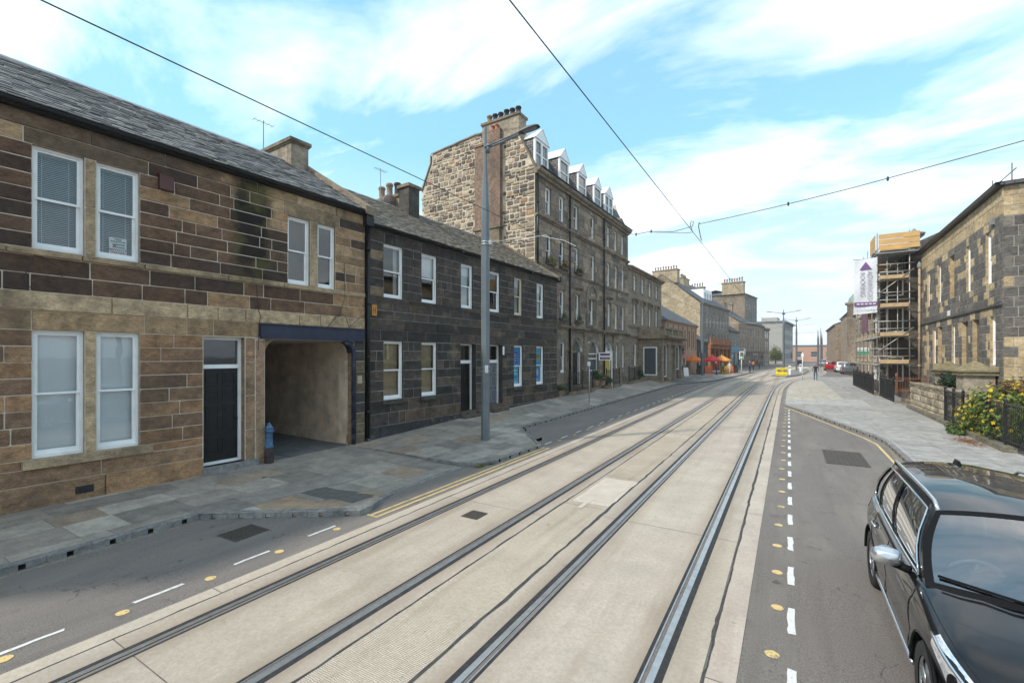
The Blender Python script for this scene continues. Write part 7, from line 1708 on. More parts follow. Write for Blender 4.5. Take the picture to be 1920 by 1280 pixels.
MB().tube(wl([(-6.1, 12.05, 6.62), pb_, (-4.2, 11.67, 6.30), (-3.3, 11.5, 6.13), (-2.9, 11.42, 6.13), pc, pd2]), 0.007, 6).build('strand', WIRE, sw)
MB().tube(wl([(-2.95, 11.43, 6.12), (-2.0, 11.25, 5.93), (-1.9, 11.2, 5.92)]), 0.010, 6).build('steady_arm', GALV, sw)
MB().tube(wl([pd2, (-1.88, 11.2, 6.16), (-1.93, 11.2, 6.18), (-1.95, 11.2, 6.1), (-1.9, 11.2, 5.93)]), 0.008, 6).build('dropper', WIRE, sw)
MB().tube(wl([(-1.86, 12.2, 5.94), (-1.84, 11.9, 6.0), (-1.8, 11.4, 6.08), (-1.74, 11.1, 6.09), pe]), 0.009, 6).build('dropper', WIRE, sw)
MB().tube(wl(sag(pe, (1.0, 10.42, 6.14), 0.02, 4) + sag((1.0, 10.42, 6.14), pf_, 0.05, 8)[1:]), 0.007, 6).build('strand', WIRE, sw)
for p in ((-3.3, 11.5, 6.13), (-2.9, 11.42, 6.13), (0.0, 10.66, 6.09), (1.5, 10.3, 6.17), (-5.1, 11.85, 6.42)):
    MB().lathe([(0.008, -0.04), (0.018, -0.025), (0.018, 0.025), (0.008, 0.04)], 0, 0, 8).build('fitting', WIRE, sw, loc=tuple(Vector(p) - Vector((-8.68, 12.58, 6.82))))
for k, (y, xl, xr_) in enumerate(((61.5, -9.1, 7.5), (73.0, -9.5, 3.0), (92, -7, 9))):
    o = MB().tube(sag((xl, y, 7.3), (xr_, y, 7.3), 0.35), 0.011, 5).build('cross_wire', INS if k == 0 else WIRE)
    tag(o, ['pale cross wire over the tracks near the parasols', 'cross wire above the traffic island', 'furthest cross wire over the tram tracks'][k], 'wire', 'overhead line')
# guard post at the pend
gpst = tag(empty('guard_post', tuple(wpt(A, 4.88, -0.16, 0.14)), 0.4), 'flaking blue and black cast-iron guard post at the archway corner', 'bollard')
PEEL = paint('peeling_blue', (0.05, 0.12, 0.22), 0.65, var=0.5, scale=16, dirt=(0.02, 0.02, 0.024), dirt_amt=1.0)
MB().lathe([(0.115, -0.1), (0.12, 0.3), (0.10, 0.42)], 0, 0, 12).build('foot', paint('flaking_black', (0.03, 0.02, 0.02), 0.7, var=0.5, scale=14, dirt=(0.13, 0.06, 0.05), dirt_amt=0.7), gpst, True)
MB().lathe([(0.105, 0.42), (0.12, 0.46), (0.10, 0.50), (0.085, 0.80), (0.09, 0.82)], 0, 0, 12).build('shaft', PEEL, gpst, True)
MB().lathe([(0.09, 0.82), (0.125, 0.85), (0.125, 0.89), (0.09, 0.91), (0.115, 0.94), (0.115, 0.97), (0.08, 1.0), (0.05, 1.05), (0.02, 1.10), (0.0, 1.11)], 0, 0, 12).build('head', PEEL, gpst, True)
wd = tag(empty('kerb_weeds', (-7.1, 10.05, 0.06)), 'tuft of weeds growing at the kerb corner of the crossing', 'weeds')
leaf_cloud('foliage', wd, [(0, 0, 0.04, 0.14, 0.25, 0.06), (0.12, 0.35, 0.03, 0.1, 0.15, 0.05)], 320, 0.03, [(0.16, 0.17, 0.04), (0.2, 0.17, 0.05), (0.1, 0.12, 0.03)], flat=0.25)
# ---- front of the tenement: steps, railings, plants, boards
ZP = 0.62
def steps(label, y0, y1, x_out, x_in, n, z0, rise=0.16):
    s_ = tag(empty('entrance_steps', (x_out, y0, 0)), label, 'steps', 'stone steps up to the tenement doors')
    st_ = stone('step_stone_%d' % int(y0), 'const', (0.30, 0.25, 0.19), soot_amt=0.35)
    for k in range(n): MB().box(-(x_out - x_in) , -k * 0.32, 0, y1 - y0, z0 - 0.4 if k == 0 else z0 + k * rise, z0 + (k + 1) * rise).build('step', st_, s_)
    return s_
steps('worn stone steps up to the arched tenement doorway with potted plants', 29.3, 31.6, -11.3, -12.9, 3, 0.50)
steps('stone steps up to the yellow door', 35.2, 37.2, -11.4, -12.8, 4, 0.56)
plw = tag(empty('area_wall', (-11.45, 24.3, 0)), 'low buff stone plinth under the tenement railings', 'wall')
for k, (a, b) in enumerate(((1.2, 2.6), (2.62, 4.0), (4.02, 4.9), (7.5, 8.7), (8.72, 10.6), (13.1, 14.6), (14.62, 16.4))): MB().box(0, 0.28, a, b, 0.2, 0.84 + 0.006 * a).build('coping_stone', SKEW, plw)
railing('iron_railing', 'ornate black railing before the first tenement window', -11.32, 25.5, pi / 2, 3.7, 1.1, 26, 0.85, post=1.85)
railing('iron_railing', 'black railing beside the red path and yellow door', -11.32, 31.9, pi / 2, 3.0, 1.05, 20, 0.88, post=1.5)
railing('iron_railing', 'black stair railing between the yellow door and the porch', -11.32, 37.4, pi / 2, 3.3, 1.1, 22, 0.9, post=1.65)
for k, (x, y, c, h, lab) in enumerate(((-11.75, 30.9, GRN, 0.9, 'tall leafy plant in a pot on the tenement steps'), (-11.45, 31.5, [(0.12, 0.14, 0.05), (0.35, 0.3, 0.2), (0.06, 0.09, 0.03)], 0.55, 'pale flowering pot plant at the end of the steps'), (-11.4, 32.4, [(0.06, 0.085, 0.04), (0.09, 0.11, 0.06)], 0.6, 'grey-green bushy pot plant beneath the sale board'),
        (-11.4, 41.0, GRN, 0.8, 'green potted shrub beside the porch'), (-11.6, 24.6, [(0.10, 0.10, 0.04), (0.07, 0.09, 0.03)], 0.35, 'straggling weeds in the corner by the dark house'), (-11.3, 44.5, GRN, 1.0, 'dark green shrub in a tub before the porch'), (-11.3, 48.0, GRN, 1.1, 'bushy green shrub in a tub at the far side of the porch'))):
    q = tag(empty('potted_plant', (x, y, pzl(x, y) + (0.25 if k < 2 else 0.0)), 0), lab, 'plant', 'pot plants along the tenement front')
    MB().lathe([(0.13, 0), (0.19, 0.3), (0.21, 0.3), (0.21, 0.34), (0.17, 0.34)], 0, 0, 12).build('pot', M['pot'], q)
    leaf_cloud('foliage', q, [(0, 0, 0.34 + h * 0.5, 0.38, 0.42, h * 0.55), (0.1, 0.2, 0.34 + h * 0.35, 0.3, 0.35, h * 0.4)], 700, 0.055, c); MB().tube([(0, 0, 0.3), (0.03, 0, 0.34 + h * 0.6)], 0.02, 5).build('stem', BOXM, q)
fs = tag(empty('sale_board', (-11.2, 32.75, 0.66), 0.12), 'white and purple property sale board on a white post in front of the tenement', 'sign')
MB().box(-0.035, 0.035, -0.035, 0.035, -0.1, 2.75).build('post', M['white'], fs)
MB().box(-0.98, -0.04, -0.035, -0.015, 2.05, 2.65).build('board', M['white'], fs)
for z, h in ((2.42, 0.15), (2.13, 0.17)): MB().box(-0.88, -0.14, -0.042, -0.035, z, z + h).build('purple_band', paint('plum_print', (0.12, 0.02, 0.12), 0.5), fs)
text_obj('lettering', 'FOR SALE', 0.13, paint('print_white', (0.7, 0.7, 0.7), 0.5), fs, (-0.51, -0.046, 2.215), (pi / 2, 0, 0))
ps = tag(empty('parking_sign', (-9.75, 24.6, pzl(-9.75, 24.6))), 'thin white post with a small square plate at the pavement edge', 'sign')
MB().tube([(0, 0, -0.05), (0, 0, 2.3)], 0.035, 8).build('post', GALV, ps, True); MB().box(-0.09, 0.09, -0.05, -0.036, 2.12, 2.36).build('plate', M['white'], ps)
# ---- cafe terrace further on
def parasol(x, y, col, lab, h=2.6, r=1.35):
    p = tag(empty('parasol', (x, y, pzl(x, y))), lab, 'parasol', 'parasols on the cafe terrace')
    MB().tube([(0, 0, 0.05), (0, 0, h + 0.1)], 0.03, 8).build('pole', M['cream'], p, True); MB().lathe([(0.3, 0), (0.3, 0.05), (0.05, 0.1)], 0, 0, 12).build('base', M['iron'], p)
    c = MB(); n = 8; m_ = paint('parasol_' + lab.split()[0], col, 0.8, var=0.08)
    for k in range(n):
        a, b = 2 * pi * k / n, 2 * pi * (k + 1) / n
        q = [(r * cos(a), r * sin(a), h - 0.75), (r * cos(b), r * sin(b), h - 0.75)]
        c.face([q[0], q[1], (0, 0, h)]); c.face([(q[0][0], q[0][1], h - 0.93), (q[1][0], q[1][1], h - 0.93), q[1], q[0]])
    c.build('canopy', m_, p)
parasol(-11.0, 65.5, (0.62, 0.16, 0.02), 'orange parasol behind the grey tram pole'); parasol(-9.3, 70.3, (0.60, 0.03, 0.04), 'red parasol in the middle of the cafe terrace'); parasol(-8.3, 72.5, (0.66, 0.27, 0.04), 'amber parasol nearest the blue shop')
ORB = paint('orange_plastic', (0.66, 0.11, 0.02), 0.5); YLB = paint('amber_plastic', (0.66, 0.34, 0.02), 0.5)
for k, (x, y, c, lab) in enumerate(((-9.4, 67.6, ORB, 'orange slotted barrier at the cafe edge left of the walkers'), (-7.7, 70.4, YLB, 'amber slotted barrier behind the walkers'), (-7.2, 71.8, ORB, 'small orange barrier to the right of the walkers'))):
    b = tag(empty('cafe_barrier', (x, y, pzl(x, y)), 0.3), lab, 'barrier', 'plastic barriers on the cafe terrace')
    MB().extrude_x([(-0.25, 0), (0.25, 0), (0.14, 1.05), (-0.14, 1.05)], -0.5, 0.5).build('body', c, b); MB().box(-0.35, 0.35, -0.26, 0.26, 0.35, 0.55).build('slot', M['lead'], b)
for k, (x, y, lab) in enumerate(((-11.2, 60.2, 'long planter with orange trim and clipped greenery before the parasols'), (-10.2, 66.8, 'green planter under the red parasol'), (-6.9, 75.5, 'row planter of dark greenery before the blue shop'))):
    q = tag(empty('planter', (x, y, pzl(x, y)), pi / 2 - 0.1), lab, 'planter', 'planters on the cafe terrace')
    MB().box(-1.5, 1.5, -0.25, 0.25, 0, 0.7).build('trough', ORB if k == 0 else BOXM, q); leaf_cloud('foliage', q, [(-0.8, 0, 0.95, 0.8, 0.3, 0.35), (0.8, 0, 0.95, 0.8, 0.3, 0.35)], 500, 0.08, GRN)
ts = tag(empty('dark_tree', (-11.6, 57.6, 0.6)), 'small dark tree with maroon blossom in front of the peach hall', 'tree')
MB().tube([(0, 0, -0.2), (0.05, 0, 1.2), (0.0, 0.1, 2.4)], [0.11, 0.08, 0.05], 8).build('trunk', BOXM, ts, True)
leaf_cloud('crown', ts, [(0, 0, 2.7, 0.9, 0.9, 0.9), (0.4, 0.3, 3.2, 0.7, 0.7, 0.6), (-0.4, -0.5, 1.7, 0.6, 0.6, 0.7)], 2200, 0.09, [(0.02, 0.03, 0.014), (0.035, 0.05, 0.02), (0.14, 0.015, 0.04)])
for k, (x, y, lab) in enumerate(((-11.2, 52.4, 'dense dark hedge bush at the end of the porch'), (-11.0, 54.2, 'mottled green bush beside the stone trough'))):
    q = tag(empty('bush', (x, y, pzl(x, y))), lab, 'bush'); MB().tube([(0, 0, 0), (0, 0, 1)], 0.04, 6).build('stem', BOXM, q)
    leaf_cloud('foliage', q, [(0, 0, 0.9, 0.7, 0.9, 0.9), (0.1, 0.5, 1.3, 0.5, 0.6, 0.6)], 1500, 0.08, [(0.02, 0.035, 0.015), (0.04, 0.055, 0.02), (0.09, 0.10, 0.05)])
tr_ = tag(empty('stone_trough', (-10.9, 46.6, pzl(-10.9, 46.6)), pi / 2), 'dark rectangular trough planter on the pavement before the porch', 'planter')
MB().box(-1.1, 1.1, -0.3, 0.3, 0, 0.62).box(-1.15, 1.15, -0.34, 0.34, 0.62, 0.7).build('trough', M['iron'], tr_); leaf_cloud('foliage', tr_, [(0, 0, 0.85, 1.0, 0.28, 0.2)], 500, 0.06, GRN)
ab_ = tag(empty('pavement_board', (-10.7, 58.4, pzl(-10.7, 58.4)), 0.6), 'white folding pavement board beside the planter', 'sign')
for s_ in (-1, 1): MB().face([(-0.3, s_ * 0.28, 0), (0.3, s_ * 0.28, 0), (0.3, s_ * 0.03, 1.05), (-0.3, s_ * 0.03, 1.05)][::-s_]).build('panel', M['white'], ab_)
# traffic light and island clutter
tl = tag(empty('traffic_light', (-5.55, 70.5, gz(70) + 0.11), 0.15), 'traffic light showing green with a white-edged backboard', 'traffic light')
MB().tube([(0, 0, 0), (0, 0, 3.1)], 0.055, 8).build('post', M['white'], tl, True); MB().box(-0.28, 0.28, -0.03, 0.0, 2.05, 3.15).build('backboard', M['white'], tl); MB().box(-0.15, 0.15, -0.16, -0.03, 2.15, 3.05).build('housing', M['iron'], tl)
def emit(name, c, s_):
    m = bpy.data.materials.new(name); m.use_nodes = True; b = m.node_tree.nodes['Principled BSDF']; b.inputs['Base Color'].default_value = (*c, 1); b.inputs['Emission Color'].default_value = (*c, 1); b.inputs['Emission Strength'].default_value = s_; return m
for z, m_ in ((2.88, M['potred']), (2.6, M['pot']), (2.32, emit('green_signal', (0.05, 0.75, 0.4), 1.5))): MB().tube([(0, -0.2, z), (0, -0.16, z)], 0.1, 12).build('lamp', m_, tl)
yb_ = tag(empty('yellow_barrier', (-0.75, 68.4, gz(68) + 0.12), 0.1), 'bright yellow plastic barrier block on the tip of the traffic island', 'barrier')
YP = paint('yellow_plastic', (0.72, 0.55, 0.01), 0.45)
for k in range(2): MB().extrude_x([(-0.3, 0), (0.3, 0), (0.3, 0.25), (0.16, 0.45), (0.14, 1.0), (-0.14, 1.0), (-0.16, 0.45), (-0.3, 0.25)], -0.62 + k * 0.64, 0.0 + k * 0.64).build('block', YP, yb_)
for k in range(2): MB().box(-0.5 + k * 0.64, -0.12 + k * 0.64, -0.32, 0.32, 0.62, 0.8).build('slot', M['lead'], yb_)
for k, (x, y, h, lab) in enumerate(((0.15, 70.5, 1.25, 'short white bollard behind the yellow barrier'), (1.6, 83, 1.2, 'furthest white bollard on the island'))):
    b = tag(empty('island_bollard', (x, y, gz(y) + 0.12)), lab, 'bollard', 'bollards on the traffic island'); MB().box(-0.13, 0.13, -0.1, 0.1, 0, h).build('body', M['white'], b); MB().tube([(0, -0.12, h - 0.3), (0, -0.1, h - 0.3)], 0.11, 14).build('disc', paint('sign_blue', (0.02, 0.08, 0.4), 0.5) if k % 2 else M['lead'], b)
wp = tag(empty('white_post', (1.35, 60.2, gz(60) + 0.05)), 'thin white post at the pavement edge beside the right-hand track', 'post'); MB().tube([(0, 0, 0), (0, 0, 3.0)], 0.04, 8).build('shaft', M['white'], wp, True); MB().box(-0.12, 0.12, -0.06, -0.04, 2.55, 2.9).build('plate', M['white'], wp)
for k in range(6):
    x, y = 4.6 + k * 0.45 + R.uniform(-1, 1), 118 + k * 9; tram_pole('slim distant pole in the row beyond the traffic island', x + 1.4, y, 0.5, 8.6, 0.12, [])
# green trees closing the view
for k, (x, y, h, lab) in enumerate(((-3.5, 168, 6.5, 'yellow-green tree below the pale flats'), (-1.0, 205, 8.0, 'dark green tree left of the far red building'), (15, 190, 9, 'green tree beyond the right-hand terrace'))):
    t = tag(empty('tree', (x, y, 0.48)), lab, 'tree', 'trees at the end of the street'); MB().tube([(0, 0, 0), (0.1, 0, h * 0.5), (0, 0.1, h * 0.8)], [0.2, 0.14, 0.06], 7).build('trunk', BOXM, t, True)
    leaf_cloud('crown', t, [(0, 0, h * 0.5, 2.2, 2.2, h * 0.48), (1.2, 0.5, h * 0.36, 1.6, 1.6, h * 0.33), (-1.1, -0.4, h * 0.36, 1.6, 1.6, h * 0.34)], 2600, 0.2, [(0.14, 0.15, 0.03), (0.1, 0.12, 0.03)] if k == 0 else GRN)
# ------------------------------------------------------------------ cars
def curve(tab, x):
    tab = sorted(tab); return smooth_tab(tab, x)
HW = [(-2.28, 0.70), (-2.15, 0.80), (-1.9, 0.875), (-1.4, 0.915), (0, 0.925), (1.2, 0.92), (1.7, 0.895), (2.0, 0.82), (2.18, 0.70), (2.28, 0.52)]
ZT = [(-2.28, 0.92), (-2.15, 1.02), (-1.9, 1.07), (-1.0, 1.055), (0.2, 1.03), (0.95, 1.035), (1.4, 0.985), (1.8, 0.92), (2.05, 0.84), (2.2, 0.74), (2.28, 0.62)]
AX = (1.40, -1.37); WR = 0.355
def car_surf(x, f):
    """body side surface: f 0 at the sill to 1 at the shoulder, up to 2 at the centre line of the top"""
    hw, zt = curve(HW, x), curve(ZT, x); zs = zt - 0.055
    zb = 0.30 + 0.05 * max(0, abs(x) - 1.9) / 0.38
    for a in AX:
        d = abs(x - a)
        if d < 0.425: zb = max(zb, 0.36 + sqrt(max(0.0, 0.425 ** 2 - d * d)) * 0.93)
    if f <= 1:
        z = zb + (zs - zb) * f
        q = (z - 0.30) / 0.68; y = hw - 0.055 * (1 - min(1, q * 3.2)) ** 2 - 0.045 * max(0, q - 0.72) / 0.28 + 0.012 * math.exp(-((z - 0.86) / 0.05) ** 2) - 0.018 * math.exp(-((z - 0.58) / 0.10) ** 2)
        return Vector((x, y, z))
    t = f - 1; crown = 0.055 if x > 0.7 else 0.02
    y0 = hw - 0.045
    y = y0 * (1 - t ** 1.25); z = zs + 0.055 * min(1, t * 5) ** 0.6 + crown * (1 - (y / y0) ** 2) * 0.9
    if x > 1.0: z += 0.016 * math.exp(-((y - y0 * 0.62) / 0.05) ** 2)
    return Vector((x, y, z))
BX = (1.02, -2.04); RX = (0.30, -1.86)
def belt(s, k=1): x = lerp(BX[0], BX[1], s); return Vector((x, (curve(HW, x) - 0.105) * k, curve(ZT, x) - 0.002))
def roofe(s, k=1):
    x = lerp(RX[0], RX[1], s); return Vector((x, k * curve([(0, 0.600), (0.3, 0.640), (0.7, 0.640), (1, 0.585)], s), curve([(0, 1.515), (0.18, 1.575), (0.42, 1.605), (0.75, 1.59), (1, 1.53)], s)))
def cab(s, t, k=1):
    p = belt(s, k).lerp(roofe(s, k), t); p.y += k * 0.055 * sin(pi * min(t, 1)) ; return p
def crownx(u): return 1 - u * u
def roofp(s, u):
    e = roofe(s, 1); fx = 0.10 * crownx(u) * max(0, 1 - s * 5) - 0.06 * crownx(u) * max(0, s * 5 - 4)
    return Vector((e.x + fx, e.y * u, e.z + 0.075 * (1 - abs(u) ** 2.2)))
def screen(t, u):
    b = belt(0, 1); lo = Vector((b.x + 0.24 * crownx(u), b.y * u, b.z + 0.03 * crownx(u) + 0.005)); hi = roofp(0, u); p = lo.lerp(hi, t)
    p += Vector((0.35, 0, 0.5)) * 0.07 * sin(pi * t) * crownx(u); p.y += 0.055 * sin(pi * t) * u; return p
def rearp(t, u):
    b = belt(1, 1); lo = Vector((b.x - 0.12 * crownx(u), b.y * u, b.z)); hi = roofp(1, u); p = lo.lerp(hi, t); p.x -= 0.05 * sin(pi * t) * crownx(u); p.y += 0.055 * sin(pi * t) * u; return p
def breaks(lst, n):
    out = []
    for a, b in zip(lst, lst[1:]): m_ = max(1, int(n * (b - a) + 0.5)); out += [lerp(a, b, k / m_) for k in range(m_)]
    return out + [lst[-1]]
CG = glass_clear('car_glass', (0.36, 0.40, 0.40), 0.07, 0.0); CW = glass_clear('windscreen_glass', (0.62, 0.67, 0.68), 0.20, 0.0)
CHR = paint('chrome', (0.62, 0.63, 0.64), 0.16, 1.0, var=0.03); SIL = paint('satin_silver', (0.60, 0.61, 0.63), 0.25, 0.85, var=0.03); TYR = paint('tyre_rubber', (0.018, 0.018, 0.019), 0.75, var=0.2, scale=20)
TRIM = paint('black_trim', (0.008, 0.008, 0.009), 0.6, var=0.1, spec=0.08); ALLOY = paint('alloy_silver', (0.46, 0.47, 0.48), 0.3, 0.9, var=0.05); LAMP = paint('tail_lamp_red', (0.35, 0.015, 0.012), 0.12, coat=0.6); GAP = paint('panel_gap', (0.003, 0.003, 0.003), 0.8)
SEAT = paint('dark_upholstery', (0.05, 0.05, 0.053), 0.8)
def carpaint(name, c, flake=0.0):
    m, nt, b, N, L = _nodes(name); b.inputs['Base Color'].default_value = (*c, 1); b.inputs['Metallic'].default_value = flake; b.inputs['Roughness'].default_value = 0.30
    b.inputs['Coat Weight'].default_value = 1.0; b.inputs['Coat IOR'].default_value = 1.42; b.inputs['Specular IOR Level'].default_value = 0.1
    P = N('ShaderNodeNewGeometry').outputs['Position']
    L(rng(N, L, noise(N, L, P, 3, 6, 0.7), 0.4, 0.75, 0.008, 0.03), b.inputs['Coat Roughness']); return m
def make_car(label, x, y, z, rz, pm, detail=True):
    c = tag(empty('car', (x, y, z), rz), label, 'car'); step = 0.035 if detail else 0.10
    nx = int(4.56 / step); xs_ = [-2.28 + 4.56 * k / nx for k in range(nx + 1)]
    fr = [0, 0.06, 0.16, 0.3, 0.45, 0.58, 0.7, 0.8, 0.88, 0.95, 1.0, 1.04, 1.1, 1.2, 1.35, 1.5, 1.65, 1.8, 1.92, 2.0] if detail else [0, 0.15, 0.4, 0.7, 1.0, 1.1, 1.4, 2.0]
    body = MB(); G = []
    for xx in xs_:
        half = [car_surf(xx, f) for f in fr]; G.append([Vector((p.x, -p.y, p.z)) for p in half] + half[::-1][1:])
    grid(body, G, flip=True)
    body.face(G[0]); body.face(G[-1][::-1])
    # cabin frame: sides, roof
    sb = [0, 0.075, 0.43, 0.455, 0.745, 0.77, 0.925, 1]; tb = [0, 0.045, 0.90, 1.0]
    S_ = breaks(sb, 44 if detail else 14); T_ = breaks(tb, 14 if detail else 4)
    def is_win(s, t): return (0.075 < s < 0.43 or 0.455 < s < 0.745 or 0.77 < s < 0.925) and 0.045 < t < 0.90
    for k in (1, -1):
        Gs = [[cab(s, t, k) for t in T_] for s in S_]
        grid(body, Gs, flip=(k < 0), skip=lambda a, b: is_win((S_[a] + S_[a + 1]) / 2, (T_[b] + T_[b + 1]) / 2))
    U = [lerp(-1, 1, k / 16) for k in range(17)]; Sr = breaks([0, 0.1, 0.9, 1], 24 if detail else 8)
    grid(body, [[roofp(s, u) for u in U] for s in Sr], flip=True)
    bo = body.build('body', pm, c, smooth=True)
    md = bo.modifiers.new('edge', 'EDGE_SPLIT'); md.split_angle = radians(38)
    for k, side in ((1, 'near'), (-1, 'off')):
        for (a, b) in ((0.075, 0.43), (0.455, 0.745), (0.77, 0.925)):
            Sg = [lerp(a, b, i / 10) for i in range(11)]; Tg = [lerp(0.045, 0.90, i / 6) for i in range(7)]
            def ins(s, t): p = cab(s, t, k); p.y -= 0.008 * k; return p
            grid(MB(), [[0]], ) if False else None
            grid(m0 := MB(), [[ins(s, t) for t in Tg] for s in Sg], flip=(k < 0)); m0.build('side_window', CG, c, True)
        if detail:
            loop = [cab(s, 0.035, k) + Vector((0, 0.012 * k, 0)) for s in [lerp(0.05, 0.94, i / 30) for i in range(31)]] + [cab(0.945, t, k) + Vector((0, 0.012 * k, 0)) for t in (0.25, 0.5, 0.75, 0.88)] + [cab(s, 0.93, k) + Vector((0, 0.012 * k, 0)) for s in [lerp(0.93, 0.06, i / 30) for i in range(31)]] + [cab(0.052, t, k) + Vector((0, 0.012 * k, 0)) for t in (0.8, 0.6, 0.4, 0.2)]
            MB().tube(loop, 0.011, 6, closed=True).build('chrome_trim', CHR, c, True)
            for (a, b) in ((0.43, 0.455), (0.745, 0.77)):
                grid(m0 := MB(), [[cab(s, t, k) + Vector((0, 0.004 * k, 0)) for t in [lerp(0.045, 0.9, i / 6) for i in range(7)]] for s in (a - 0.006, (a + b) / 2, b + 0.006)], flip=(k < 0)); m0.build('pillar_trim', TRIM, c, True)
            rr = [roofe(s, k) + Vector((0, -0.015 * k, 0.05 if 0.03 < s < 0.97 else 0.0)) for s in [0.0, 0.05] + [lerp(0.1, 0.9, i / 16) for i in range(17)] + [0.95, 1.0]]
            MB().tube(rr, 0.018, 8).build('roof_rail', SIL, c, True)
            def on(x_, f, o=0.0015): p = car_surf(x_, f); return Vector((p.x, k * (p.y + o), p.z))
            for gx_ in (0.93, -0.22, -1.12):
                MB().tube([on(gx_ + (0.10 * (f - 0.5) if gx_ > 0 else 0), f) for f in [i / 24 for i in range(1, 25)]], 0.0035, 5).build('panel_gap', GAP, c)
            MB().tube([on(lerp(1.02, 2.02, i / 20), 1.09, 0.001) + Vector((0, 0, 0.002)) for i in range(21)], 0.0035, 5).build('panel_gap', GAP, c)
            MB().tube([Vector((xx, k * (curve(HW, xx) - 0.035), 0.31)) for xx in [lerp(0.95, -0.92, i / 12) for i in range(13)]], 0.022, 6).build('sill_strip', SIL, c, True)
            for a in AX:                 # arch lips
                MB().tube([Vector((a + 0.43 * cos(t), k * (curve(HW, a) - 0.012), 0.355 + 0.415 * sin(t))) for t in [pi * i / 18 for i in range(19)]], 0.016, 6).build('arch_lip', TRIM, c, True)
            for hx in (-0.08, -0.98):
                p = car_surf(hx, 0.83); h = MB().tube([(p.x + 0.10, k * (p.y + 0.012), p.z), (p.x + 0.06, k * (p.y + 0.035), p.z + 0.004), (p.x - 0.06, k * (p.y + 0.036), p.z + 0.006), (p.x - 0.10, k * (p.y + 0.012), p.z + 0.004)], [0.012, 0.016, 0.016, 0.012], 8); h.build('door_handle', CHR, c, True)
            mc = Vector((0.64, k * 1.03, 1.10)); mm = MB(); rows_ = []
            for i in range(9):
                t = pi * i / 8; rows_.append([mc + Vector((0.085 * -cos(t) + 0.02, 0.122 * sin(t) ** 0.6 * (abs(cos(2 * pi * j / 14)) ** 0.75) * (1 if cos(2 * pi * j / 14) > 0 else -1), 0.082 * sin(t) ** 0.6 * (abs(sin(2 * pi * j / 14)) ** 0.75) * (1 if sin(2 * pi * j / 14) > 0 else -1) + 0.01)) for j in range(15)])
            grid(mm, rows_); mo = mm.build('wing_mirror', SIL, c, True)
            MB().tube([mc + Vector((0, -0.05 * k, -0.06)), Vector((0.70, k * 0.86, 1.03))], [0.03, 0.04], 8).build('mirror_arm', TRIM, mo, True)
            MB().tube([mc + Vector((-0.062, 0, 0.01)), mc + Vector((-0.066, 0, 0.01))], 0.075, 14).build('mirror_glass', CHR, mo)
        # lamps laid on the body
        hl = MB(); grid(hl, [[Vector((p.x + 0.002, k * (p.y + 0.006), p.z + 0.004)) for p in [car_surf(xx, f) for f in (0.68, 0.78, 0.88, 0.97, 1.03)]] for xx in [lerp(1.62, 2.22, i / 10) for i in range(11)]], flip=(k > 0)); hlo = hl.build('headlight', paint('headlamp_reflector', (0.72, 0.74, 0.77), 0.18, 0.6, var=0.25, scale=30, coat=1.0), c, True)
        if detail:
            for xx in (1.92, 2.07): p = car_surf(xx, 0.86); MB().lathe([(0.055, 0), (0.055, 0.012), (0.03, 0.02)], 0, 0, 14).build('lamp_ring', TRIM, hlo, True, loc=(p.x, k * (p.y - 0.0), p.z)).rotation_euler = (-k * radians(70), 0.4, 0)
            MB().tube([Vector((q.x, k * (q.y + 0.011), q.z + 0.008)) for q in [car_surf(xx, 1.0) for xx in [lerp(1.60, 2.2, i / 10) for i in range(11)]]], 0.012, 6).build('lamp_strip', CHR, hlo, True)
        tl_ = MB(); grid(tl_, [[Vector((p.x - 0.004, k * (p.y + 0.006), p.z)) for p in [car_surf(xx, f) for f in (0.72, 0.82, 0.92, 1.0)]] for xx in [lerp(-1.98, -2.26, i / 6) for i in range(7)]], flip=(k < 0)); tl_.build('tail_lamp', LAMP, c, True)
        for a in AX:
            wo = MB(); wo.v = []; prof = [(0.235, -0.105), (0.335, -0.11), (0.352, -0.085), (0.356, -0.03), (0.356, 0.03), (0.352, 0.085), (0.335, 0.11), (0.245, 0.105), (0.235, 0.09)]
            seg = 36 if detail else 16; rows_ = [[Vector((r_ * cos(2 * pi * j / seg), yy_, r_ * sin(2 * pi * j / seg))) for j in range(seg + 1)] for r_, yy_ in prof]
            w_ = empty('wheel', (a, k * (curve(HW, a) - 0.125), 0.356), 0, c)
            grid(wo, rows_, flip=True); wo.build('tyre', TYR, w_, True)
            rim = MB(); out_ = 0.085 * k
            rim.tube([(0.232 * cos(2 * pi * j / 28), out_, 0.232 * sin(2 * pi * j / 28)) for j in range(28)], 0.014, 6, closed=True)
            for j in range(5):
                t = 2 * pi * j / 5 + 0.3
                for o_ in (-0.13, 0.13): rim.tube([(0.05 * cos(t), out_ * 0.9, 0.05 * sin(t)), (0.23 * cos(t + o_), out_ * 0.95, 0.23 * sin(t + o_))], [0.026, 0.017], 6)
            rim.tube([(0, out_ * 0.75, 0), (0, out_ * 1.02, 0)], 0.055, 12); rim.build('rim', ALLOY, w_, True)
            hb = MB(); hb.tube([(0, -0.09 * k, 0), (0, 0.03 * k, 0)], 0.225, 20); hb.build('brake_disc', TRIM, w_)
    wells = MB()
    for a in AX: wells.box(a - 0.43, a + 0.43, -0.80, 0.80, 0.32, 0.34); 
    wells.box(-2.1, 2.1, -0.70, 0.70, 0.24, 0.32)
    for a in AX:
        for k in (-1, 1):
            rows_ = [[Vector((a + 0.42 * cos(t), k * yy_, 0.36 + 0.395 * sin(t))) for yy_ in (0.60, 0.90)] for t in [pi * i / 14 for i in range(15)]]; grid(wells, rows_)
    wells.build('underbody', TRIM, c)
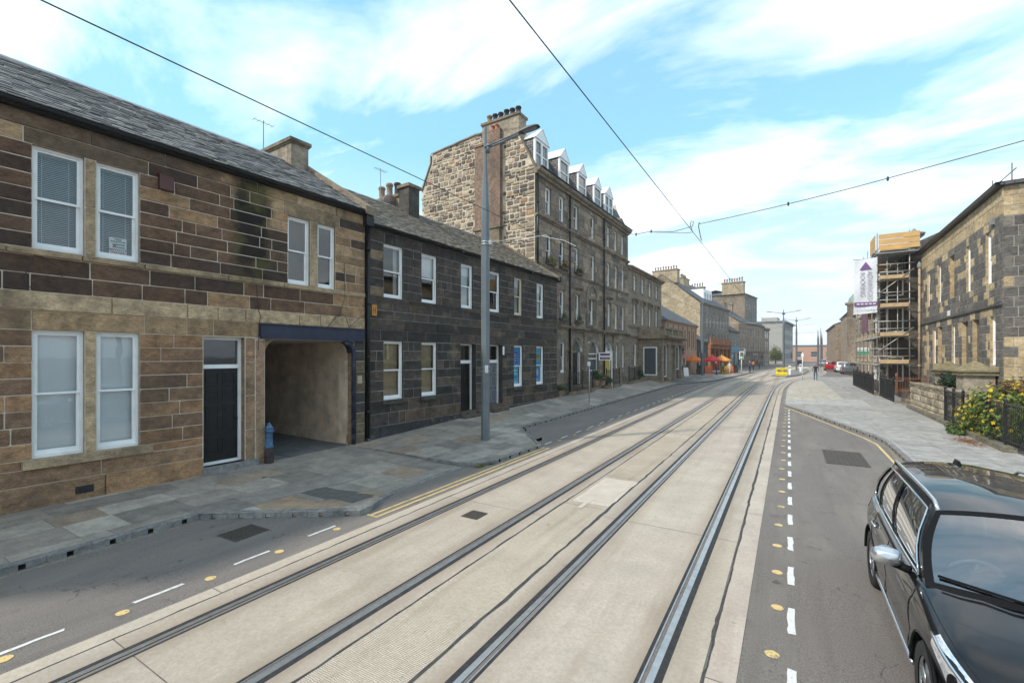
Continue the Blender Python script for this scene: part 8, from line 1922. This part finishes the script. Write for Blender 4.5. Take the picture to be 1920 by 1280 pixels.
    # screens
    Tw = breaks([0, 0.07, 0.93, 1], 14); Uw = breaks([-1, -0.93, 0.93, 1], 10)
    def sw_(a, b): return 0.07 < (Tw[a] + Tw[a + 1]) / 2 < 0.93 and abs((Uw[b] + Uw[b + 1]) / 2) < 0.93
    grid(m0 := MB(), [[screen(t, u) for u in Uw] for t in Tw], skip=sw_); m0.build('windscreen_surround', TRIM, c, True)
    grid(m0 := MB(), [[screen(t, u) for u in [lerp(-0.93, 0.93, i / 16) for i in range(17)]] for t in [lerp(0.07, 0.93, i / 10) for i in range(11)]]); m0.build('windscreen', CW, c, True)
    Tr = breaks([0, 0.25, 0.9, 1], 10); Ur = breaks([-1, -0.85, 0.85, 1], 8)
    def sr_(a, b): return 0.25 < (Tr[a] + Tr[a + 1]) / 2 < 0.9 and abs((Ur[b] + Ur[b + 1]) / 2) < 0.85
    grid(m0 := MB(), [[rearp(t, u) for u in Ur] for t in Tr], flip=True, skip=sr_); m0.build('tailgate', pm, c, True)
    grid(m0 := MB(), [[rearp(t, u) for u in [lerp(-0.85, 0.85, i / 10) for i in range(11)]] for t in [lerp(0.25, 0.9, i / 6) for i in range(7)]], flip=True); m0.build('rear_window', CG, c, True)
    ins_ = MB(); ins_.box(-2.0, 1.0, -0.78, 0.78, 0.5, 0.55); ins_.box(0.72, 1.12, -0.76, 0.76, 0.6, 0.97); ins_.box(0.62, 0.80, -0.74, 0.74, 0.86, 1.0); ins_.build('cabin_floor', SEAT, c)
    if detail:
        for yy_ in (-0.37, 0.37):
            st_ = MB(); st_.box(-0.62, -0.08, yy_ - 0.25, yy_ + 0.25, 0.55, 0.78); st_.extrude_x([(0, 0)], 0, 0) if False else None
            st_.face([(-0.55, yy_ - 0.24, 0.75), (-0.55, yy_ + 0.24, 0.75), (-0.80, yy_ + 0.2, 1.28), (-0.80, yy_ - 0.2, 1.28)]); st_.face([(-0.70, yy_ - 0.24, 0.75), (-0.92, yy_ - 0.2, 1.28), (-0.92, yy_ + 0.2, 1.28), (-0.70, yy_ + 0.24, 0.75)]); st_.box(-0.93, -0.80, yy_ - 0.13, yy_ + 0.13, 1.30, 1.46); st_.build('seat', SEAT, c)
        stw = MB(); ctr = Vector((0.46, -0.37, 1.0)); ax_ = Vector((-0.88, 0, 0.46)).normalized(); u_ = Vector((0, 1, 0)); v_ = ax_.cross(u_)
        stw.tube([ctr + (u_ * cos(t) + v_ * sin(t)) * 0.185 for t in [2 * pi * i / 24 for i in range(24)]], 0.017, 7, closed=True)
        for t in (0, pi, -pi / 2): stw.tube([ctr, ctr + (u_ * cos(t) + v_ * sin(t)) * 0.18], 0.018, 6)
        stw.tube([ctr - ax_ * 0.05, ctr + ax_ * 0.02], 0.06, 12); stw.build('steering_wheel', paint('wheel_grey', (0.12, 0.12, 0.125), 0.5), c, True)
        for (ya, yb2, t0) in ((-0.10, -0.72, 0.03), (0.62, 0.02, 0.03)):
            pts_ = [screen(t0 + 0.10 * i / 8 * (1 if ya < 0 else 1), lerp(ya, yb2, i / 8) / 0.80) + Vector((0.012, 0, 0.02)) for i in range(9)]
            MB().tube(pts_, 0.011, 6).build('wiper', TRIM, c, True)
        MB().box(0.34, 0.40, -0.12, 0.12, 1.40, 1.47).build('rear_view_mirror', TRIM, c)
        kd = MB(); grid(kd, [[Vector((p.x, yy_ * p.y / max(p.y, 0.01), p.z)) for yy_ in (1,)] for p in [car_surf(1.5, 1.5)]]) if False else None
        for k in (-1, 1):                 # kidney grille and lower intake at the nose
            gr = MB(); gr.box(2.20, 2.30, k * 0.04 if k > 0 else -0.30, 0.30 if k > 0 else -0.04, 0.50, 0.68); gr.build('grille', TRIM, c)
        ant = MB().extrude_x([(-0.03, 0), (0.03, 0), (0.008, 0.06), (-0.008, 0.06)], -0.09, 0.06); ant.build('roof_fin', pm, c, loc=(-1.62, 0, 1.635))
    return c
BLK = carpaint('black_car_paint', (0.006, 0.006, 0.007))
make_car('glossy black sport utility car with silver mirrors parked at the right', 1.83, 6.22, gz(6.2) + 0.0, -pi / 2, BLK)
make_car('silver car driving towards the camera far down the street', 7.6, 143.0, 0.49, -pi / 2, carpaint('silver_car_paint', (0.45, 0.46, 0.48), 0.5), False)
make_car('white car parked behind the railings between the red and grey cars', 7.2, 88.5, 0.49, pi / 2, carpaint('white_car_paint', (0.75, 0.75, 0.75)), False)
make_car('dark red car parked at the right with its tail towards the camera', 6.3, 97.0, 0.49, pi / 2, carpaint('red_car_paint', (0.35, 0.01, 0.015)), False)
make_car('grey car parked beside the stone villa railings', 7.4, 80.5, 0.485, pi / 2, carpaint('grey_car_paint', (0.16, 0.17, 0.18), 0.4), False)
make_car('small dark car far down the left side of the road', 2.6, 150.0, 0.49, pi / 2, carpaint('blue_car_paint', (0.03, 0.04, 0.08)), False)
# ------------------------------------------------------------------ people on the pavement and road
SKIN = paint('skin_tone', (0.45, 0.28, 0.20), 0.6, var=0.05)
def person(label, x, y, z, rz, top, legs, hair, h=1.72, stride=0.25, sleeve=True):
    s_ = h / 1.74
    V = {'pelvis': (0, 0, 0.97, 0.135), 'waist': (0, 0, 1.12, 0.125), 'chest': (0, 0.0, 1.32, 0.155), 'neck': (0, 0, 1.50, 0.055), 'head': (0, -0.015, 1.60, 0.085), 'crown': (0, -0.005, 1.68, 0.085)}
    E_l = [('pelvis', 'waist'), ('waist', 'chest'), ('chest', 'neck'), ('neck', 'head'), ('head', 'crown')]
    for k, sd in ((1, 'l'), (-1, 'r')):
        st = stride * k
        V['sh' + sd] = (0.18 * k, 0, 1.42, 0.062); V['el' + sd] = (0.245 * k, 0.03 + st * 0.25, 1.15, 0.046); V['wr' + sd] = (0.25 * k, -0.06 + st * 0.5, 0.92, 0.034); V['ha' + sd] = (0.25 * k, -0.09 + st * 0.55, 0.84, 0.036)
        V['hi' + sd] = (0.095 * k, 0, 0.90, 0.095); V['kn' + sd] = (0.10 * k, -st * 0.55 - 0.03, 0.50, 0.066); V['an' + sd] = (0.10 * k, -st * 0.9 + 0.02, 0.09, 0.045); V['to' + sd] = (0.11 * k, -st * 0.9 - 0.14, 0.04, 0.038)
        E_l += [('chest', 'sh' + sd), ('sh' + sd, 'el' + sd), ('el' + sd, 'wr' + sd), ('wr' + sd, 'ha' + sd), ('pelvis', 'hi' + sd), ('hi' + sd, 'kn' + sd), ('kn' + sd, 'an' + sd), ('an' + sd, 'to' + sd)]
    keys = list(V); me = bpy.data.meshes.new('person_body'); me.from_pydata([tuple(q * s_ for q in V[k][:3]) for k in keys], [(keys.index(a), keys.index(b)) for a, b in E_l], [])
    o = link(bpy.data.objects.new('tmp', me)); md = o.modifiers.new('skin', 'SKIN'); md.use_smooth_shade = True
    for i, k in enumerate(keys): r_ = V[k][3] * s_; me.skin_vertices[0].data[i].radius = (r_, r_ * 0.85)
    me.skin_vertices[0].data[0].use_root = True
    sb_ = o.modifiers.new('sub', 'SUBSURF'); sb_.levels = 1; sb_.render_levels = 1
    dg = bpy.context.evaluated_depsgraph_get(); dg.update(); bm_e = bpy.data.meshes.new_from_object(o.evaluated_get(dg)); bpy.data.objects.remove(o)
    for m_ in (top, legs, SKIN, TRIM): bm_e.materials.append(m_)
    for p in bm_e.polygons:
        c = p.center / s_
        p.material_index = 3 if c.z < 0.09 else (2 if c.z > 1.49 or (abs(c.x) > 0.2 and c.z < (0.93 if sleeve else 1.15)) else (1 if c.z < 0.98 and abs(c.x) < 0.21 else 0)); p.use_smooth = True
    q = tag(empty('person', (x, y, z), rz), label, 'person', 'people walking in the street'); inst('body', bm_e, q)
    hm = MB(); rows_ = [[Vector((0.098 * sin(a) * cos(b), 0.015 + 0.108 * sin(a) * sin(b) , 1.635 + 0.115 * cos(a))) * s_ for b in [pi * 2 * j / 14 for j in range(15)]] for a in [pi * i / 16 for i in range(10)]]
    grid(hm, rows_, flip=True); hm.build('hair', hair, q, True)
    return q
def clo(n, c): return paint('cloth_' + n, c, 0.9, var=0.12, scale=9)
BRH = paint('hair_brown', (0.05, 0.03, 0.02), 0.7); GYH = paint('hair_grey', (0.4, 0.39, 0.37), 0.7)
person('person in a dark jacket and blue jeans walking away on the right pavement', 2.50, 58.6, pzr(2.5, 58.6) + 0.0, pi, clo('navy_black', (0.025, 0.027, 0.035)), clo('jeans', (0.07, 0.10, 0.17)), paint('cap_pink', (0.5, 0.12, 0.12), 0.8), 1.8)
person('person in a red checked shirt walking past the parasols', -8.15, 65.6, pzl(-8.15, 65.6), 2.6, clo('red', (0.30, 0.05, 0.05)), clo('denim', (0.06, 0.09, 0.18)), GYH, 1.76)
person('person in a green top and dark trousers beside the amber barrier', -7.75, 68.9, pzl(-7.75, 68.9), 0.4, clo('green', (0.14, 0.2, 0.12)), clo('black', (0.012, 0.012, 0.013)), BRH, 1.68)
person('person in cream clothes walking by the cafe', -6.95, 69.5, pzl(-6.95, 69.5), 2.8, clo('cream', (0.62, 0.58, 0.5)), clo('offwhite', (0.55, 0.5, 0.42)), GYH, 1.72)
person('person in a navy coat walking on the far left pavement', -4.9, 76.4, pzl(-4.9, 76.4), 3.0, clo('navy', (0.04, 0.05, 0.1)), clo('dark', (0.03, 0.03, 0.05)), GYH, 1.7)
person('person in an orange top near the rounded corner', -5.0, 86.0, 0.60, 2.9, clo('orange', (0.5, 0.18, 0.04)), clo('dark', (0.03, 0.03, 0.05)), BRH, 1.7)
person('person in dark clothes furthest along the left pavement', -4.6, 96.0, 0.60, 2.9, clo('charcoal', (0.04, 0.04, 0.045)), clo('dark', (0.03, 0.03, 0.05)), BRH, 1.75)
# ------------------------------------------------------------------ thin air between the camera and the far end of the street
hm = bpy.data.materials.new('haze_air'); hm.use_nodes = True; hm.node_tree.nodes.clear()
ho_ = hm.node_tree.nodes.new('ShaderNodeOutputMaterial'); hv = hm.node_tree.nodes.new('ShaderNodeVolumePrincipled')
hv.inputs['Color'].default_value = (0.90, 0.93, 0.97, 1); hv.inputs['Density'].default_value = 0.0005; hm.node_tree.links.new(hv.outputs[0], ho_.inputs['Volume'])
hz_ = MB().box(-2600, 2600, -340, 3100, -3.2, 24.5).build('haze', hm); tag(hz_, 'pale thin haze filling the street air', 'haze', kind='stuff')
